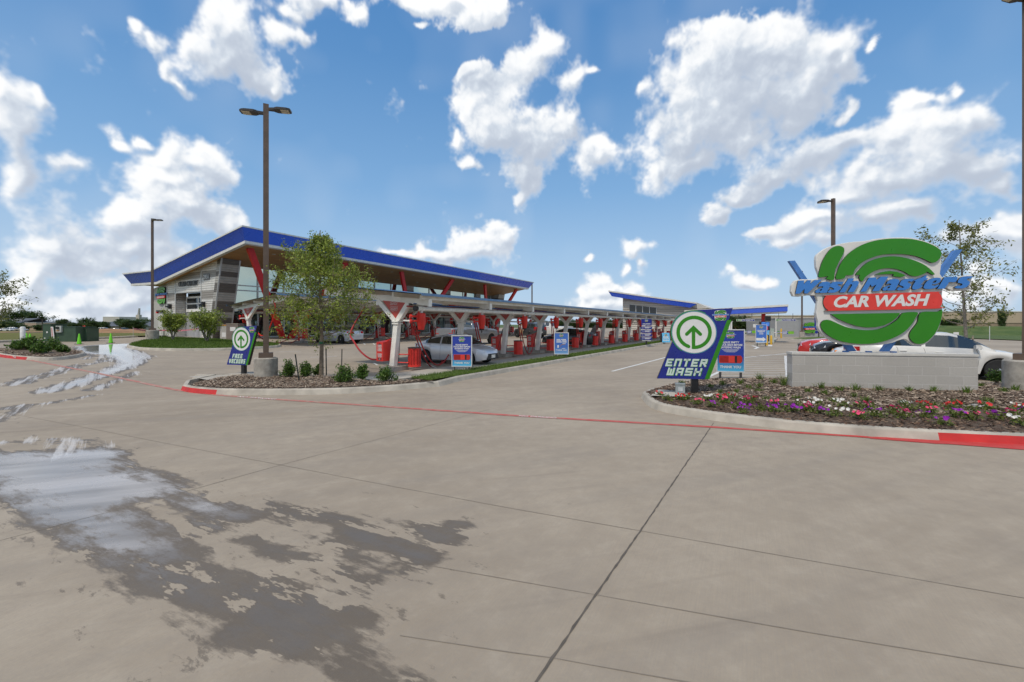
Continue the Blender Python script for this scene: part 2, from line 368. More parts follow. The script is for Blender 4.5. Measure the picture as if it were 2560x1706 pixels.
gx=axis(-120,110,-40,9,.11,2.); gy=axis(-16,150,2.2,20,.11,2.); gy=np.concatenate([gy[gy<20],np.arange(20,44,.22),np.arange(44,150,2.)])
GX,GY=np.meshgrid(gx,gy); GW=GX*V[0]+GY*V[1]; GZZ=.016*np.clip(GW-14,0,36)
wet=np.full(GX.shape,-2.); soap_glare=np.full(GX.shape,-2.)
near=(GX>-42)&(GX<10)&(GY>1.5)&(GY<45)
nx,ny=GX[near],GY[near]
wv=np.full(nx.shape,-2.)
for p in WETS: wv=np.maximum(wv,sdf(nx,ny,p))
for p,r in RUNS: wv=np.maximum(wv,r-segdist(nx,ny,p))
wet[near]=wv
sv=np.full(nx.shape,-2.)
for p in WETS[3:]: sv=np.maximum(sv,sdf(nx,ny,p))
for p,r in RUNS: sv=np.maximum(sv,r*1.0-segdist(nx,ny,p))
soap_glare[near]=sv
painted_sheen=np.full(GX.shape,-2.); painted_sheen[near]=sdf(nx,ny,L1([(-300,240),(0,235),(490,215),(590,230),(560,280),(680,320),(780,350),(900,410),(1060,470),(950,520),(780,560),(640,520),(560,600),(640,700),(480,720),(250,640),(80,545),(0,475),(-300,400)]))
def offset_in(poly):                     # the field, drawn in a little, where no pavement lies
    q=[Vector(p) for p in poly]; c=Vector((-400,300)); return [tuple(p+(c-p).normalized()*.45) for p in q]
def grid_mesh(name,X,Y,Z,mat,attrs={},hole=None):
    h,w=X.shape; v=np.stack([X,Y,Z],-1).reshape(-1,3); i=np.arange(h*w).reshape(h,w)
    f=np.stack([i[:-1,:-1],i[:-1,1:],i[1:,1:],i[1:,:-1]],-1).reshape(-1,4)
    if hole: c=v[f].mean(1); f=f[~inpoly(c[:,0],c[:,1],hole)]
    me=bpy.data.meshes.new(name); me.from_pydata(v.tolist(),[],f.tolist()); me.materials.append(mat)
    me.polygons.foreach_set('use_smooth',[True]*len(f))
    for k,a in attrs.items():
        at_=me.attributes.new(k,'FLOAT','POINT'); at_.data.foreach_set('value',a.reshape(-1).astype(np.float32))
    o=bpy.data.objects.new(name,me); COL.objects.link(o); return o
def concrete():
    b=NB('broomed_concrete'); P=b.pos()
    big=b.noise(.16,5,.62); mid=b.noise(1.3,5,.6); fine=b.noise(38,3,.6)
    st=b.noise(1.0,5,.65,b.mapv((.16,1.5,1),(0,0,-R(24)))); st2=b.noise(.7,5,.6,b.mapv((.12,1.6,1),(0,0,-R(60)))) # drag marks along the driving direction
    broom=b.noise(14,2,.5,b.mapv((.25,7,1),(0,0,-R(62))))
    col=b.mix(b.mr(big,.38,.62),(.292,.235,.169),(.425,.353,.262))
    col=b.mix(b.mr(mid,.35,.7,0,.5),col,(.345,.287,.216))
    col=b.mix(b.mr(st,.5,.72,0,.55),col,(.26,.222,.178))
    col=b.mix(b.mr(st2,.52,.75,0,.45),col,(.285,.238,.185))
    col=b.mix(b.mr(b.noise(.45,5,.65),.52,.70,0,.5),col,(.285,.24,.19))
    col=b.mix(b.mr(st,.46,.26,0,.5),col,(.46,.39,.30))
    col=b.mix(b.mr(broom,.4,.6,0,.22),col,(.27,.235,.19))
    col=b.mix(b.mr(fine,.3,.7,0,.3),col,(.29,.25,.205))
    mot=b.noise(3.6,6,.72); col=b.mix(b.mr(mot,.50,.72,0,.38),col,(.25,.205,.155)); col=b.mix(b.mr(mot,.48,.28,0,.3),col,(.46,.395,.305))
    tr_=b.noise(2.6,4,.6,b.mapv((.05,1.3,1),(0,0,-R(14)))); col=b.mix(b.math('MULTIPLY',b.mr(tr_,.58,.70),b.mr(b.noise(.3,3),.45,.6,0,.5)),col,(.20,.165,.13))
    # oil drips and specks
    vo=b.n('ShaderNodeTexVoronoi',feature='F1'); vo.inputs['Scale'].default_value=1.3; b.l(P,vo.inputs['Vector'])
    spot=b.math('MULTIPLY',b.mr(vo.outputs[0],.05,.02),b.mr(b.noise(.35,2),.5,.62))
    col=b.mix(b.math('MULTIPLY',spot,.55),col,(.09,.08,.07))
    w=b.n('ShaderNodeAttribute',attribute_name='wet').outputs['Fac']
    n1=b.noise(4.2,6,.72,b.mapv((.55,1.5,1),(0,0,R(28)))); n2=b.noise(1.6,5,.62,b.mapv((.35,1.9,1),(0,0,R(28))))
    isle=b.mr(b.noise(2.0,5,.66,b.mapv((.45,1.5,1),(0,0,R(28)))),.53,.66,0,.85); so=b.n('ShaderNodeAttribute',attribute_name='soap_glare').outputs['Fac']; sh_=b.n('ShaderNodeAttribute',attribute_name='painted_sheen').outputs['Fac']; isle=b.math('MULTIPLY',isle,b.math('MULTIPLY',b.mr(sh_,-.5,.3,1,.12),b.mr(so,-.3,0,1,0)))
    edge=b.math('ADD',b.math('SUBTRACT',b.math('ADD',w,.10),isle),b.math('ADD',b.math('MULTIPLY',b.math('SUBTRACT',n1,.5),.42),b.math('MULTIPLY',b.math('SUBTRACT',n2,.54),.68)))
    n3=b.noise(5,5,.7,b.mapv((.6,1.4,1),(0,0,R(38)))); spl=b.mr(b.math('ADD',n3,b.mr(w,-.9,-.02,0,.16)),.73,.78)
    damp=b.math('MAXIMUM',b.mr(edge,-.02,.05),b.math('MULTIPLY',spl,b.mr(w,-1.0,-.6,0,.75)))
    film=b.mr(b.math('ADD',edge,b.math('MULTIPLY',b.math('SUBTRACT',n1,.5),.6)),.02,.34,0,1,True)
    col=b.mix(b.math('MULTIPLY',damp,.72),col,(.082,.064,.047))
    col=b.mix(b.math('MULTIPLY',film,.4),col,(.13,.118,.106))
    n5=b.noise(3.2,7,.74,b.mapv((.09,1.9,1),(0,0,R(48)))); foam_glare=b.mr(b.math('ADD',so,b.math('MULTIPLY',b.math('SUBTRACT',n5,.50),2.0)),-.04,.16)
    col=b.mix(b.math('MULTIPLY',b.math('MULTIPLY',b.mr(sh_,-.6,.3,0,.85),film),b.mr(b.noise(1.3,5,.6,b.mapv((.2,1.6,1),(0,0,-R(20)))),.36,.6,.35,1)),col,(.50,.46,.425))  # cloud reflection on the wet film, painted pale into the base colour
    col=b.mix(b.math('MULTIPLY',foam_glare,b.mr(so,.2,1.2,.72,.22)),col,(.60,.575,.545))  # white foam, together with the sky's reflection on the water painted as colour
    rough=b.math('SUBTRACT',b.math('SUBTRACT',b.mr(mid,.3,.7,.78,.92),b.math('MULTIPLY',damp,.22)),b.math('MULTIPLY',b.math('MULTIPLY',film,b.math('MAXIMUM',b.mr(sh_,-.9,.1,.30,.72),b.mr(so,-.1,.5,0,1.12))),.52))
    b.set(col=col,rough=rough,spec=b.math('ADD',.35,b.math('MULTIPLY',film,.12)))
    hgt=b.math('MULTIPLY',b.math('ADD',fine,broom),b.math('SUBTRACT',1,b.math('MULTIPLY',film,.9)))
    b.bump(hgt,.35,.004)
    return b.mat
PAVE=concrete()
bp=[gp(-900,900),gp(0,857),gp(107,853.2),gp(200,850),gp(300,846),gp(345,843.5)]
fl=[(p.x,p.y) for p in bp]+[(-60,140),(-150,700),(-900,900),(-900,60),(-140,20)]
tag(grid_mesh('pavement',GX,GY,GZZ,PAVE,{'wet':wet,'soap_glare':soap_glare,'painted_sheen':painted_sheen},offset_in(fl)),kind='structure')
KERBM=M_('kerb_concrete',(.42,.38,.315),.9,var=.24,scale=2.2,bump=.4); PADM=M_('pad_concrete',(.42,.385,.325),.9,var=.16,scale=1.5,bump=.3)
def grassmat(name,a,b_,sc=1.2):
    b=NB(name); n=b.noise(sc,5,.65); f=b.noise(22,3,.6)
    b.set(col=b.mix(b.mr(f,.3,.7,0,.5),b.mix(b.mr(n,.35,.65),a,b_),tuple(x*.45 for x in a)),rough=.95); b.bump(f,.8,.05); return b.mat
LAWN=grassmat('lawn_ground',(.07,.11,.012),(.11,.165,.02)); FIELD=grassmat('field_grass',(.10,.115,.012),(.19,.165,.018),.25); TALLG=grassmat('tall_grass',(.055,.105,.018),(.12,.16,.04),.5)
DIRT=M_('bare_dirt',(.30,.17,.09),.95,var=.3,scale=.5,bump=.5,bscale=6)
def mulchmat():
    b=NB('mulch_ground'); n=b.noise(1.0,4); f=b.noise(30,4,.7)
    b.set(col=b.mix(b.mr(f,.3,.7),(.045,.026,.015),b.mix(b.mr(n,.4,.6),(.16,.105,.07),(.24,.19,.14))),rough=.95); b.bump(f,1,.03); return b.mat
MULCH=mulchmat()
def island_mat(name,cols,rough=.9,trans=False):
    b=NB(name); g=b.n('ShaderNodeNewGeometry'); r=b.n('ShaderNodeValToRGB'); e=r.color_ramp.elements
    e[0].color=cols[0]+(1,); e[1].color=cols[-1]+(1,)
    for i,c in enumerate(cols[1:-1]): q=e.new((i+1)/(len(cols)-1)); q.color=c+(1,)
    b.l(g.outputs['Random Per Island'],r.inputs[0]); b.set(col=r.outputs[0],rough=rough)
    if trans:
        t=b.n('ShaderNodeBsdfTranslucent'); b.l(r.outputs[0],t.inputs[0]); m=b.n('ShaderNodeMixShader'); m.inputs[0].default_value=.3
        b.l(b.p.outputs[0],m.inputs[1]); b.l(t.outputs[0],m.inputs[2]); b.l(m.outputs[0],b.t.nodes['Material Output'].inputs[0])
    return b.mat
CHIP=island_mat('mulch_chips',[(.08,.05,.032),(.19,.125,.085),(.33,.25,.18),(.45,.37,.28),(.15,.09,.058)])
CHIPD=island_mat('dark_mulch_chips',[(.03,.016,.010),(.09,.045,.026),(.16,.09,.05),(.26,.18,.12),(.05,.025,.014)])
BLADE=island_mat('grass_blades',[(.05,.095,.008),(.09,.155,.015),(.15,.23,.026),(.07,.125,.012)],.7,True)
def smooth_poly(pts,sub=6,closed=True):
    n=len(pts); out=[]
    for i in range(n if closed else n-1):
        p=[Vector(pts[(i+k)%n]) if closed else Vector(pts[min(max(i+k,0),n-1)]) for k in (-1,0,1,2)]
        for j in range(sub):
            t=j/sub; t2,t3=t*t,t*t*t
            q=.5*((2*p[1])+(-p[0]+p[2])*t+(2*p[0]-5*p[1]+4*p[2]-p[3])*t2+(-p[0]+3*p[1]-3*p[2]+p[3])*t3); out.append((q.x,q.y))
    if not closed: out.append(tuple(pts[-1]))
    return out
def offset(pts,d):                       # inwards for a counter-clockwise outline
    n=len(pts); o=[]
    for i in range(n):
        a,b,c=Vector(pts[i-1]),Vector(pts[i]),Vector(pts[(i+1)%n])
        n1=(b-a); n2=(c-b); n1=Vector((-n1.y,n1.x)).normalized(); n2=Vector((-n2.y,n2.x)).normalized(); m=n1+n2
        m=m.normalized() if m.length>1e-6 else n1; k=d/max(.45,m.dot(n1)); o.append((b.x+m.x*k,b.y+m.y*k))
    return o
def ccw(pts):
    a=sum(pts[i][0]*pts[(i+1)%len(pts)][1]-pts[(i+1)%len(pts)][0]*pts[i][1] for i in range(len(pts))); return pts if a>0 else pts[::-1]
REDKERB=M_('red_kerb_paint',(.50,.022,.018),.6,var=.2,scale=3)
def kerb(pts,name='kerb',h=.15,w=.16,red=None,sl=.05):
    pts=ccw(pts); a=offset(pts,0); b=offset(pts,sl); c=offset(pts,sl+.03); d=offset(pts,w); n=len(pts); mb=MB()
    rings=[]
    for ring,z in ((a,-.02),(b,h-.03),(c,h),(d,h),(d,-.05)): rings.append([(x,y,GZ(x,y)+z) for x,y in ring])
    for i in range(n):
        j=(i+1)%n
        for k in range(4):
            m=1 if (red and k==0 and red(*pts[i])) else 0
            mb.add([rings[k][i],rings[k][j],rings[k+1][j],rings[k+1][i]],[(0,1,2,3)],m)
    return tag(mb.build(name,[KERBM,REDKERB],smooth=True,angle=50),kind='structure')
def bed(pts,name,mat,zf,cell=.14,kind='structure'):
    pts=ccw(pts); inn=offset(pts,.09); P=np.array(inn); x0,y0=P.min(0); x1,y1=P.max(0)
    xs=np.arange(x0,x1+cell,cell); ys=np.arange(y0,y1+cell,cell); X,Y=np.meshgrid(xs,ys); ins=inpoly(X,Y,inn)
    near_=np.zeros(X.shape,bool)
    near_[:-1,:-1]|=ins[1:,1:]|ins[1:,:-1]|ins[:-1,1:]; near_[1:,1:]|=ins[:-1,:-1]|ins[1:,:-1]|ins[:-1,1:]; near_[1:,:-1]|=ins[:-1,1:]|ins[:-1,:-1]; near_[:-1,1:]|=ins[1:,:-1]|ins[:-1,:-1]
    rim=near_&~ins; qx,qy=X[rim],Y[rim]; bd=np.full(qx.shape,1e9); bx_,by_=qx.copy(),qy.copy()
    for i in range(len(inn)):
        (ax,ay),(cx,cy)=inn[i],inn[(i+1)%len(inn)]; dx,dy=cx-ax,cy-ay; t=np.clip(((qx-ax)*dx+(qy-ay)*dy)/(dx*dx+dy*dy+1e-12),0,1); ux,uy=ax+t*dx,ay+t*dy; dd=np.hypot(qx-ux,qy-uy); k=dd<bd
        bd=np.where(k,dd,bd); bx_=np.where(k,ux,bx_); by_=np.where(k,uy,by_)
    X[rim]=bx_; Y[rim]=by_
    d=segdist(X.ravel(),Y.ravel(),pts,True).reshape(X.shape); Z=zf(X,Y,d)
    idx=-np.ones(X.shape,int); vs=[]; fs=[]
    for j in range(len(ys)-1):
        for i in range(len(xs)-1):
            if ins[j,i] or ins[j,i+1] or ins[j+1,i] or ins[j+1,i+1]:
                q=[]
                for a,b in ((j,i),(j,i+1),(j+1,i+1),(j+1,i)):
                    if idx[a,b]<0: idx[a,b]=len(vs); vs.append((X[a,b],Y[a,b],Z[a,b]))
                    q.append(int(idx[a,b]))
                fs.append(tuple(q))
    mb=MB(); mb.v=[Vector(v) for v in vs]; mb.f=fs; mb.m=[0]*len(fs)
    return tag(mb.build(name,mat,smooth=True,angle=180),kind=kind)
def gv(x,y): return .016*np.clip(x*V[0]+y*V[1]-14,0,36)
def scatter(pts,n,seed,inset=.15):
    rng=np.random.default_rng(seed); p=offset(ccw(pts),inset); P=np.array(p); x0,y0=P.min(0); x1,y1=P.max(0); out=[]
    c=0
    while c<n:
        x=rng.uniform(x0,x1,n*2); y=rng.uniform(y0,y1,n*2); k=inpoly(x,y,p); out.append(np.stack([x[k],y[k]],1)); c+=k.sum()
    return np.concatenate(out)[:n]
def raw_mesh(name,v,f,mat,parent=None,kind=None):
    me=bpy.data.meshes.new(name); nv,nf,k=len(v),len(f),f.shape[1]
    me.vertices.add(nv); me.vertices.foreach_set('co',v.astype(np.float32).ravel())
    me.loops.add(nf*k); me.loops.foreach_set('vertex_index',f.astype(np.int32).ravel())
    me.polygons.add(nf); me.polygons.foreach_set('loop_start',np.arange(0,nf*k,k,dtype=np.int32)); me.polygons.foreach_set('loop_total',np.full(nf,k,np.int32))
    for mt in (mat if isinstance(mat,list) else [mat]): me.materials.append(mt)
    me.update(calc_edges=True); me.validate(); o=bpy.data.objects.new(name,me); COL.objects.link(o)
    if parent: o.parent=parent
    return tag(o,kind=kind)
def chips(name,xyz,mat,lo,hi,seed):
    rng=np.random.default_rng(seed); n=len(xyz); L=rng.uniform(lo,hi,n); Wd=L*rng.uniform(.18,.45,n); a=rng.uniform(0,6.28,n); ti=rng.uniform(-.5,.5,n)
    dx=np.stack([np.cos(a),np.sin(a),ti*.7],1)*L[:,None]/2; dy=np.stack([-np.sin(a),np.cos(a),rng.uniform(-.5,.5,n)],1)*Wd[:,None]/2
    v=np.stack([xyz-dx-dy*.7,xyz+dx-dy,xyz+dx*.8+dy,xyz-dx+dy],1).reshape(-1,3); f=np.arange(4*n).reshape(n,4)
    return raw_mesh(name,v,f,mat,kind='stuff')
def blades(name,xyz,lo,hi,seed,mat=None,wd=.006,lean=.5):
    rng=np.random.default_rng(seed); n=len(xyz); h=rng.uniform(lo,hi,n); a=rng.uniform(0,6.28,n); w=wd*rng.uniform(.7,1.5,n)
    s=np.stack([np.cos(a),np.sin(a),np.zeros(n)],1)*w[:,None]; l=rng.uniform(-lean,lean,(n,2))*h[:,None]; top=np.concatenate([l,h[:,None]],1)
    v=np.stack([xyz-s,xyz+s,xyz+top],1).reshape(-1,3); return raw_mesh(name,v,np.arange(3*n).reshape(n,3),mat or BLADE,kind='stuff')
# island with the tree and the long grass strip
tip=ground([(563,988),(757,988),(885,984),(1000,976),(1100,967)])
_a=[(-9.0,12.15),(-8.35,11.72),tip[0],tip[1],tip[2],tip[3],tip[4]]
wk=8.55
frontend=[xy(u,wk) for u in (11.5,16,22,30,40,50,60,67)]
isA=smooth_poly(_a,5,False)+frontend+[xy(67,9.85)]
backA=[xy(u,9.85) for u in (60,45,30,20,13.5,10.2)]+[xy(9.6,10.2),xy(9.5,11.8),xy(9.1,13.5),xy(8.2,15.5)]
tailA=[xy(7.3,16.2),(-9.75,14.4),(-9.6,13.1)]
isA=isA+backA+tailA
kerb(isA,red=lambda x,y: x<-7.6 and y<12.3)
isA_c=ccw(isA)
mul=smooth_poly(_a,5,False)[2:]+[xy(u,8.7) for u in (9.6,10.4)]+[xy(9.2,10.1),xy(9.4,11.8),xy(9.0,13.3),xy(8.2,14.9),(-9.1,13.9)]
bed(mul,'mulch_bed',MULCH,lambda X,Y,d: .135+.05*np.clip(d/.8,0,1))
m=scatter(mul,9000,3,.12); chips('mulch',np.c_[m,.175+.02*np.random.default_rng(1).random(len(m))+0*m[:,0]],CHIP,.03,.09,4)
gr=[xy(u,8.75) for u in (10.2,16,24,35,50,66.8)]+[xy(u,9.8) for u in (66.8,50,35,24,16,10.4)]
bed(gr,'lawn_strip',LAWN,lambda X,Y,d: .13+.04*np.clip(d/.4,0,1),.2)
m=scatter(gr,52000,5,.04); m=m[np.argsort(np.hypot(m[:,0],m[:,1]))]
blades('grass',np.c_[m,np.full(len(m),.13)],.05,.12,6)
pd=MB(); pd.poly([(x,y,.152) for x,y in [xy(u,w) for u,w in ((7.1,15.9),(6.9,14.1),(8.6,13.6),(9.25,13.5),(9.2,15.6))]],0)
tag(pd.build('sign_pad',PADM),kind='structure')
sw=MB()
for a,b in zip((10.3,20,30,40,50),(20,30,40,50,66)): sw.poly([tuple(UW(u,w,.012)) for u,w in ((a,9.86),(b,9.86),(b,11.9),(a,11.9))])
tag(sw.build('walkway',PADM),kind='structure')
# bed in front with the monument sign
fb=ground([(1604,998),(1641,1026),(1788,1053),(1967,1075),(2163,1092),(2350,1103),(2560,1113)])
isB=smooth_poly([(3.55,11.6),(3.22,11.1)]+fb[:3],5,False)+fb[3:]+[(10.5,6.05),(15,5.0),(22,4.2),(24,11.8),(15.5,12.55),(13,12.9),(8.9,14.1),(6.2,14.0),(4.7,12.9)]
kerb(isB,red=lambda x,y: x>5.85 and y<7.4)
WA=Vector((6.82,10.9)); WD=Vector((3.75,-.75)).normalized(); WN=Vector((WD.y,-WD.x))   # wall line, and its normal towards the street
def bz(X,Y,d):
    dw=np.hypot(np.clip(np.abs((X-8.7)*WD.x+(Y-10.52)*WD.y)-2.2,0,9),(X-8.7)*WN.x+(Y-10.52)*WN.y)
    return .135+.15*np.clip(d/1.1,0,1)*np.clip(1.25-dw/3.,.35,1)+.02*np.sin(X*3.1)*np.sin(Y*2.7)*np.clip(d,0,1)
bed(isB,'mulch_bed',MULCH,bz,.12)
m=scatter(isB,60000,7,.12); m=m[(m[:,0]<14)&(m[:,1]<13.5)]
d_=segdist(m[:,0],m[:,1],isB,True); zz=bz(m[:,0],m[:,1],d_)+.012*np.random.default_rng(2).random(len(m))+.006
fr=segdist(m[:,0],m[:,1],fb+[(10.5,6.05),(15,5.0)])
k=fr+.25*np.sin(m[:,0]*2.1)<1.25
chips('dark_mulch',np.c_[m,zz][k],CHIPD,.025,.08,8); chips('mulch',np.c_[m,zz][~k],CHIP,.03,.1,9)
pb=MB(); pb.poly([(x,y,.152+.02) for x,y in ground(scale_pts([(225,1330),(330,1255),(620,1275),(960,1290),(1370,1305),(1290,1375),(700,1345),(330,1335)],1580,720,4.902))])
# (pad lies at kerb height, so it is drawn in by the ratio of heights)
for i,p in enumerate(pb.v): pb.v[i]=Vector((p.x*.905,p.y*.905,.19))
tag(pb.build('sign_pad',PADM),kind='structure')
# island with round bushes at far left, and the lawn by the building
isC=smooth_poly(L2([(-900,690),(-400,800),(0,893+0)]),1,False)
isC=L2([(-1500,700),(-500,842),(0,950),(460,1000),(780,1015),(1100,1000),(1350,970),(1500,935),(1540,905),(1480,885),(1200,868),(600,845),(0,840),(-1500,640)])
isC=smooth_poly(isC,4); kerb(isC,red=lambda x,y: x<gp(64,900).x)
bed(isC,'mulch_bed',MULCH,lambda X,Y,d: gv(X,Y)+.135+.1*np.clip(d/1.2,0,1),.3)
m=scatter(isC,6000,12,.12); chips('mulch',np.c_[m,gv(m[:,0],m[:,1])+.19],CHIP,.05,.12,13)
isD=smooth_poly(L3([(1062,1098),(1110,1118),(1200,1130),(1400,1136),(1600,1137),(1850,1133),(2060,1125),(2330,1108),(2353,1090),(2190,1080),(1960,1062),(1800,1052),(1330,1036),(1200,1060)]),3)
kerb(isD)
bed(isD,'lawn',LAWN,lambda X,Y,d: gv(X,Y)+.135+.2*np.clip(d/3,0,1),.3)
d0=scatter(isD,26000,14,.15); dd=segdist(d0[:,0],d0[:,1],isD,True); blades('grass',np.c_[d0,gv(d0[:,0],d0[:,1])+.135+.2*np.clip(dd/3,0,1)],.06,.13,15,None,.011)
# fields beyond the lot
def sheet(name,pts,mat,dz,kind='structure'):
    mb=MB(); mb.poly([(x,y,dz) for x,y in pts]); return tag(mb.build(name,mat),kind=kind)
ks=MB()
for (x0,y0),(x1,y1) in zip(fl[:5],fl[1:6]):
    a=Vector((x0,y0,GZ(x0,y0))); b=Vector((x1,y1,GZ(x1,y1))); t=(b-a).normalized(); nn=Vector((-t.y,t.x,0))*.6
    ks.hull8([a+Vector((0,0,-.1)),b+Vector((0,0,-.1)),b+nn+Vector((0,0,-.1)),a+nn+Vector((0,0,-.1))],[a+Vector((0,0,.14)),b+Vector((0,0,.14)),b+nn+Vector((0,0,.15)),a+nn+Vector((0,0,.15))])
tag(ks.build('kerb',KERBM),kind='structure')
def fz(Y): return max(-1.45,min(.70,.70-(Y-45)*.0123))
FMB=MB(); nb=[(x,y,GZ(x,y)+.13) for x,y in fl[:6]]; nb=[(-300,24,.70)]+nb[1:]
row=[]
for x,y,z in nb:
    k=220/max(y,1); row.append([(x,y,z)]+[(x+(x*k-x)*((Y-y)/(220-y)),Y,fz(Y)) for Y in (70,110,160,220)]+[(x*k*3.6 if x*k>-900 else x*k*2.2,800,-1.45)])
for a,b in zip(row,row[1:]):
    for i in range(5): FMB.add([a[i],b[i],b[i+1],a[i+1]],[(0,1,2,3)])
r=row[-1]; FMB.add([r[0],(r[0][0]+25,r[0][1]+40,.3),(r[4][0]+60,220,-1.45),r[4]],[(0,1,2,3)])
tag(FMB.build('field',FIELD),kind='structure')
frr=[gp(2020,838.5),gp(2422,847.5),gp(2560,853),gp(3300,880)]
fr_=[(p.x,p.y) for p in frr]+[(140,30),(900,100),(900,900),(120,500)]
sheet('verge',fr_,TALLG,.09)
sheet('ground',[(-3000,-600),(3000,-600),(3000,3500),(-3000,3500)],TALLG,-1.75)
# berm of tall grass on the right and bare earth on the left
def mound(name,c,rx,ry,h,mat,rot=0,seed=1,n=40):
    rng=np.random.default_rng(seed); t=np.linspace(-1,1,n); X,Y=np.meshgrid(t,t); r=np.sqrt(X**2+Y**2); k=noise2((n,n),5,rng)
    Z=np.clip(1-r*r,0,1)**1.3*h*(.6+.8*k)-.05; ca,sa=math.cos(rot),math.sin(rot)
    o=grid_mesh(name,c[0]+X*rx*ca-Y*ry*sa,c[1]+X*rx*sa+Y*ry*ca,Z+c[2],mat); return tag(o,kind='structure')
mound('berm',(62,82,0),45,6,1.5,TALLG,R(-25),3); mound('berm',(95,66,0),45,9,1.6,TALLG,R(-28),4)
def at_ground(px,py,z,Y): p=at(px,py,Y); return (p.x,p.y,z)
for i,(px,Y,rx,ry,h,m_) in enumerate([(60,95,26,7,.25,DIRT),(285,78,6,2.5,.75,DIRT),(330,80,5,2.5,.6,DIRT),(200,90,20,3,.2,M_('dark_soil',(.06,.045,.03),.95)),(400,90,25,4,.2,DIRT)]): mound('earth_mound',((px-HX)/F*Y,Y,fz(Y)-.03),rx,ry,h,m_,R(30),20+i)
# joints, paint
JOINT=M_('joint_sealant',(.11,.092,.072),.8,var=.3,scale=8); FINEJ=M_('saw_cut',(.24,.20,.155),.9); PAINTW=M_('white_road_paint',(.66,.65,.61),.7,var=.18,scale=7); PAINTR=NB('red_road_paint'); _w=PAINTR.mr(PAINTR.noise(5,5,.7),.42,.62); _x=PAINTR.n('ShaderNodeSeparateXYZ'); PAINTR.l(PAINTR.pos(),_x.inputs[0]); _k=PAINTR.mr(_x.outputs[0],-9,6,.85,.12)
PAINTR.set(col=PAINTR.mix(PAINTR.math('MULTIPLY',_w,_k),PAINTR.mix(PAINTR.mr(_x.outputs[0],-4,5.5),(.46,.13,.105),(.50,.035,.03)),(.40,.32,.25)),rough=.8); PAINTR=PAINTR.mat
def strip(mb,px,w,dz,step=.5,ground_pts=None,jit=0,m=0,seed=3):
    rng=random.Random(seed); pts=ground_pts or [tuple(gp(a,b)[:2]) for a,b in px]; d=[]
    for (x0,y0),(x1,y1) in zip(pts,pts[1:]):
        n=max(1,int(math.hypot(x1-x0,y1-y0)/step))
        for i in range(n): t=i/n; d.append((x0+(x1-x0)*t,y0+(y1-y0)*t))
    d.append(pts[-1]); L=[];Rr=[]
    for i,(x,y) in enumerate(d):
        a=Vector(d[max(0,i-1)]);b=Vector(d[min(len(d)-1,i+1)]); t=(b-a).normalized(); q=w/2*(1+rng.uniform(-jit,jit)); o=rng.uniform(-jit,jit)*w*.4
        z=GZ(x,y)+dz; L.append((x-t.y*(q+o),y+t.x*(q+o),z)); Rr.append((x+t.y*(q-o),y-t.x*(q-o),z))
    for i in range(len(d)-1): mb.add([L[i],Rr[i],Rr[i+1],L[i+1]],[(0,1,2,3)],m)
j=MB()
strip(j,[(1784,1058),(1600,1330),(1489,1489),(1381,1646),(1250,1840)],.0125,.004,.07,None,.5)
for l in [[(-200,990),(43,1038),(190,1065),(430,1112),(702,1163),(1000,1220),(1280,1272),(1601,1328),(2000,1398),(2560,1496),(3000,1573)],[(1085,1417),(1280,1451),(1489,1488),(2000,1578),(2560,1672)],[(1000,1590),(1280,1632),(1381,1646),(1750,1712)],
 [(-100,1385),(0,1352),(190,1302),(392,1250),(544,1207),(702,1163),(1001,1084),(1224,1024)],[(0,1086),(186,1065),(330,1049),(700,1010)],[(400,939),(476,952)],[(253,912),(360,932),(476,952)],[(1604,1002),(1500,1010),(1280,1000),(1100,985)],[(1100,990),(1000,983)],[(900,1010),(1095,995),(1300,978)]]:
    strip(j,l,.0065,.003,.3,None,.4,1)
tag(j.build('pavement_joints',[JOINT,FINEJ]),kind='structure')
rs=MB(); RL=[(0,882),(30,890),(64,899),(250,935),(431,974),(480,981),(563,990),(702,1000),(1000,1020),(1280,1039.5),(1786,1069),(2172,1094)]
strip(rs,RL,.125,.006,.3,None,.12)
strip(rs,[(2172,1095),(2330,1107),(2560,1117),(3000,1145)],.16,.006,.3,None,.08)
rs.poly([tuple(gp(a,b_)+Vector((0,0,.0075))) for a,b_ in ((2140,1093.5),(2210,1093.5),(2350,1101.5),(2560,1111.5),(2800,1124),(2800,1141),(2560,1126),(2350,1110),(2212,1100))])
tag(rs.build('fire_lane_stripe',PAINTR),kind='structure')
tm=MB()
def ground_text(mb,t,pxa,pxb,size,dz,m=0):
    a=gp(*pxa); b=gp(*pxb); d=(b-a); M=frame(a+Vector((0,0,dz)),d,(0,0,1)); x=d.normalized(); y=Vector((-x.y,x.x,0)); M=Matrix((x,y,Vector((0,0,1)))).transposed().to_4x4(); M.translation=a+Vector((0,0,dz))
    mb.text(t,M,0,-size*.36,size,m,.02,0,'L',0,d.length)
ground_text(tm,'NO PARKING',(1298,1040.6),(1391,1046),.13,.0085); ground_text(tm,'NO PARKING',(596,992.4),(690,999.2),.13,.0085)
tag(tm.build('stripe_lettering',PAINTW),kind='structure')
wl=MB()
strip(wl,[(1530,929),(1661,895),(1740,874.5)],.12,.006,.5,None,.1)
strip(wl,[(1772,943),(1795,931.5),(1831,898),(1860,894.3),(1967,884.3)],.13,.006,.5,None,.1); strip(wl,[(1968,890),(1977,943)],.3,.006,.4,None,.05)
for i in range(12):
    t=i/11; y=887+t*t*.35*52+t*.65*52; xl=1860-(y-894)*1.45 if y>894 else 1905-(y-884)*4.5; strip(wl,[(max(xl,1795),y+1),(1966.5+.18*(y-884),y)],.07,.006,1,None,.1)
strip(wl,[(1880.5,864.5),(1895.5,869.3),(1887,872.5)],.2,.006); strip(wl,[(1925,866),(1925.8,862.6)],.3,.006)
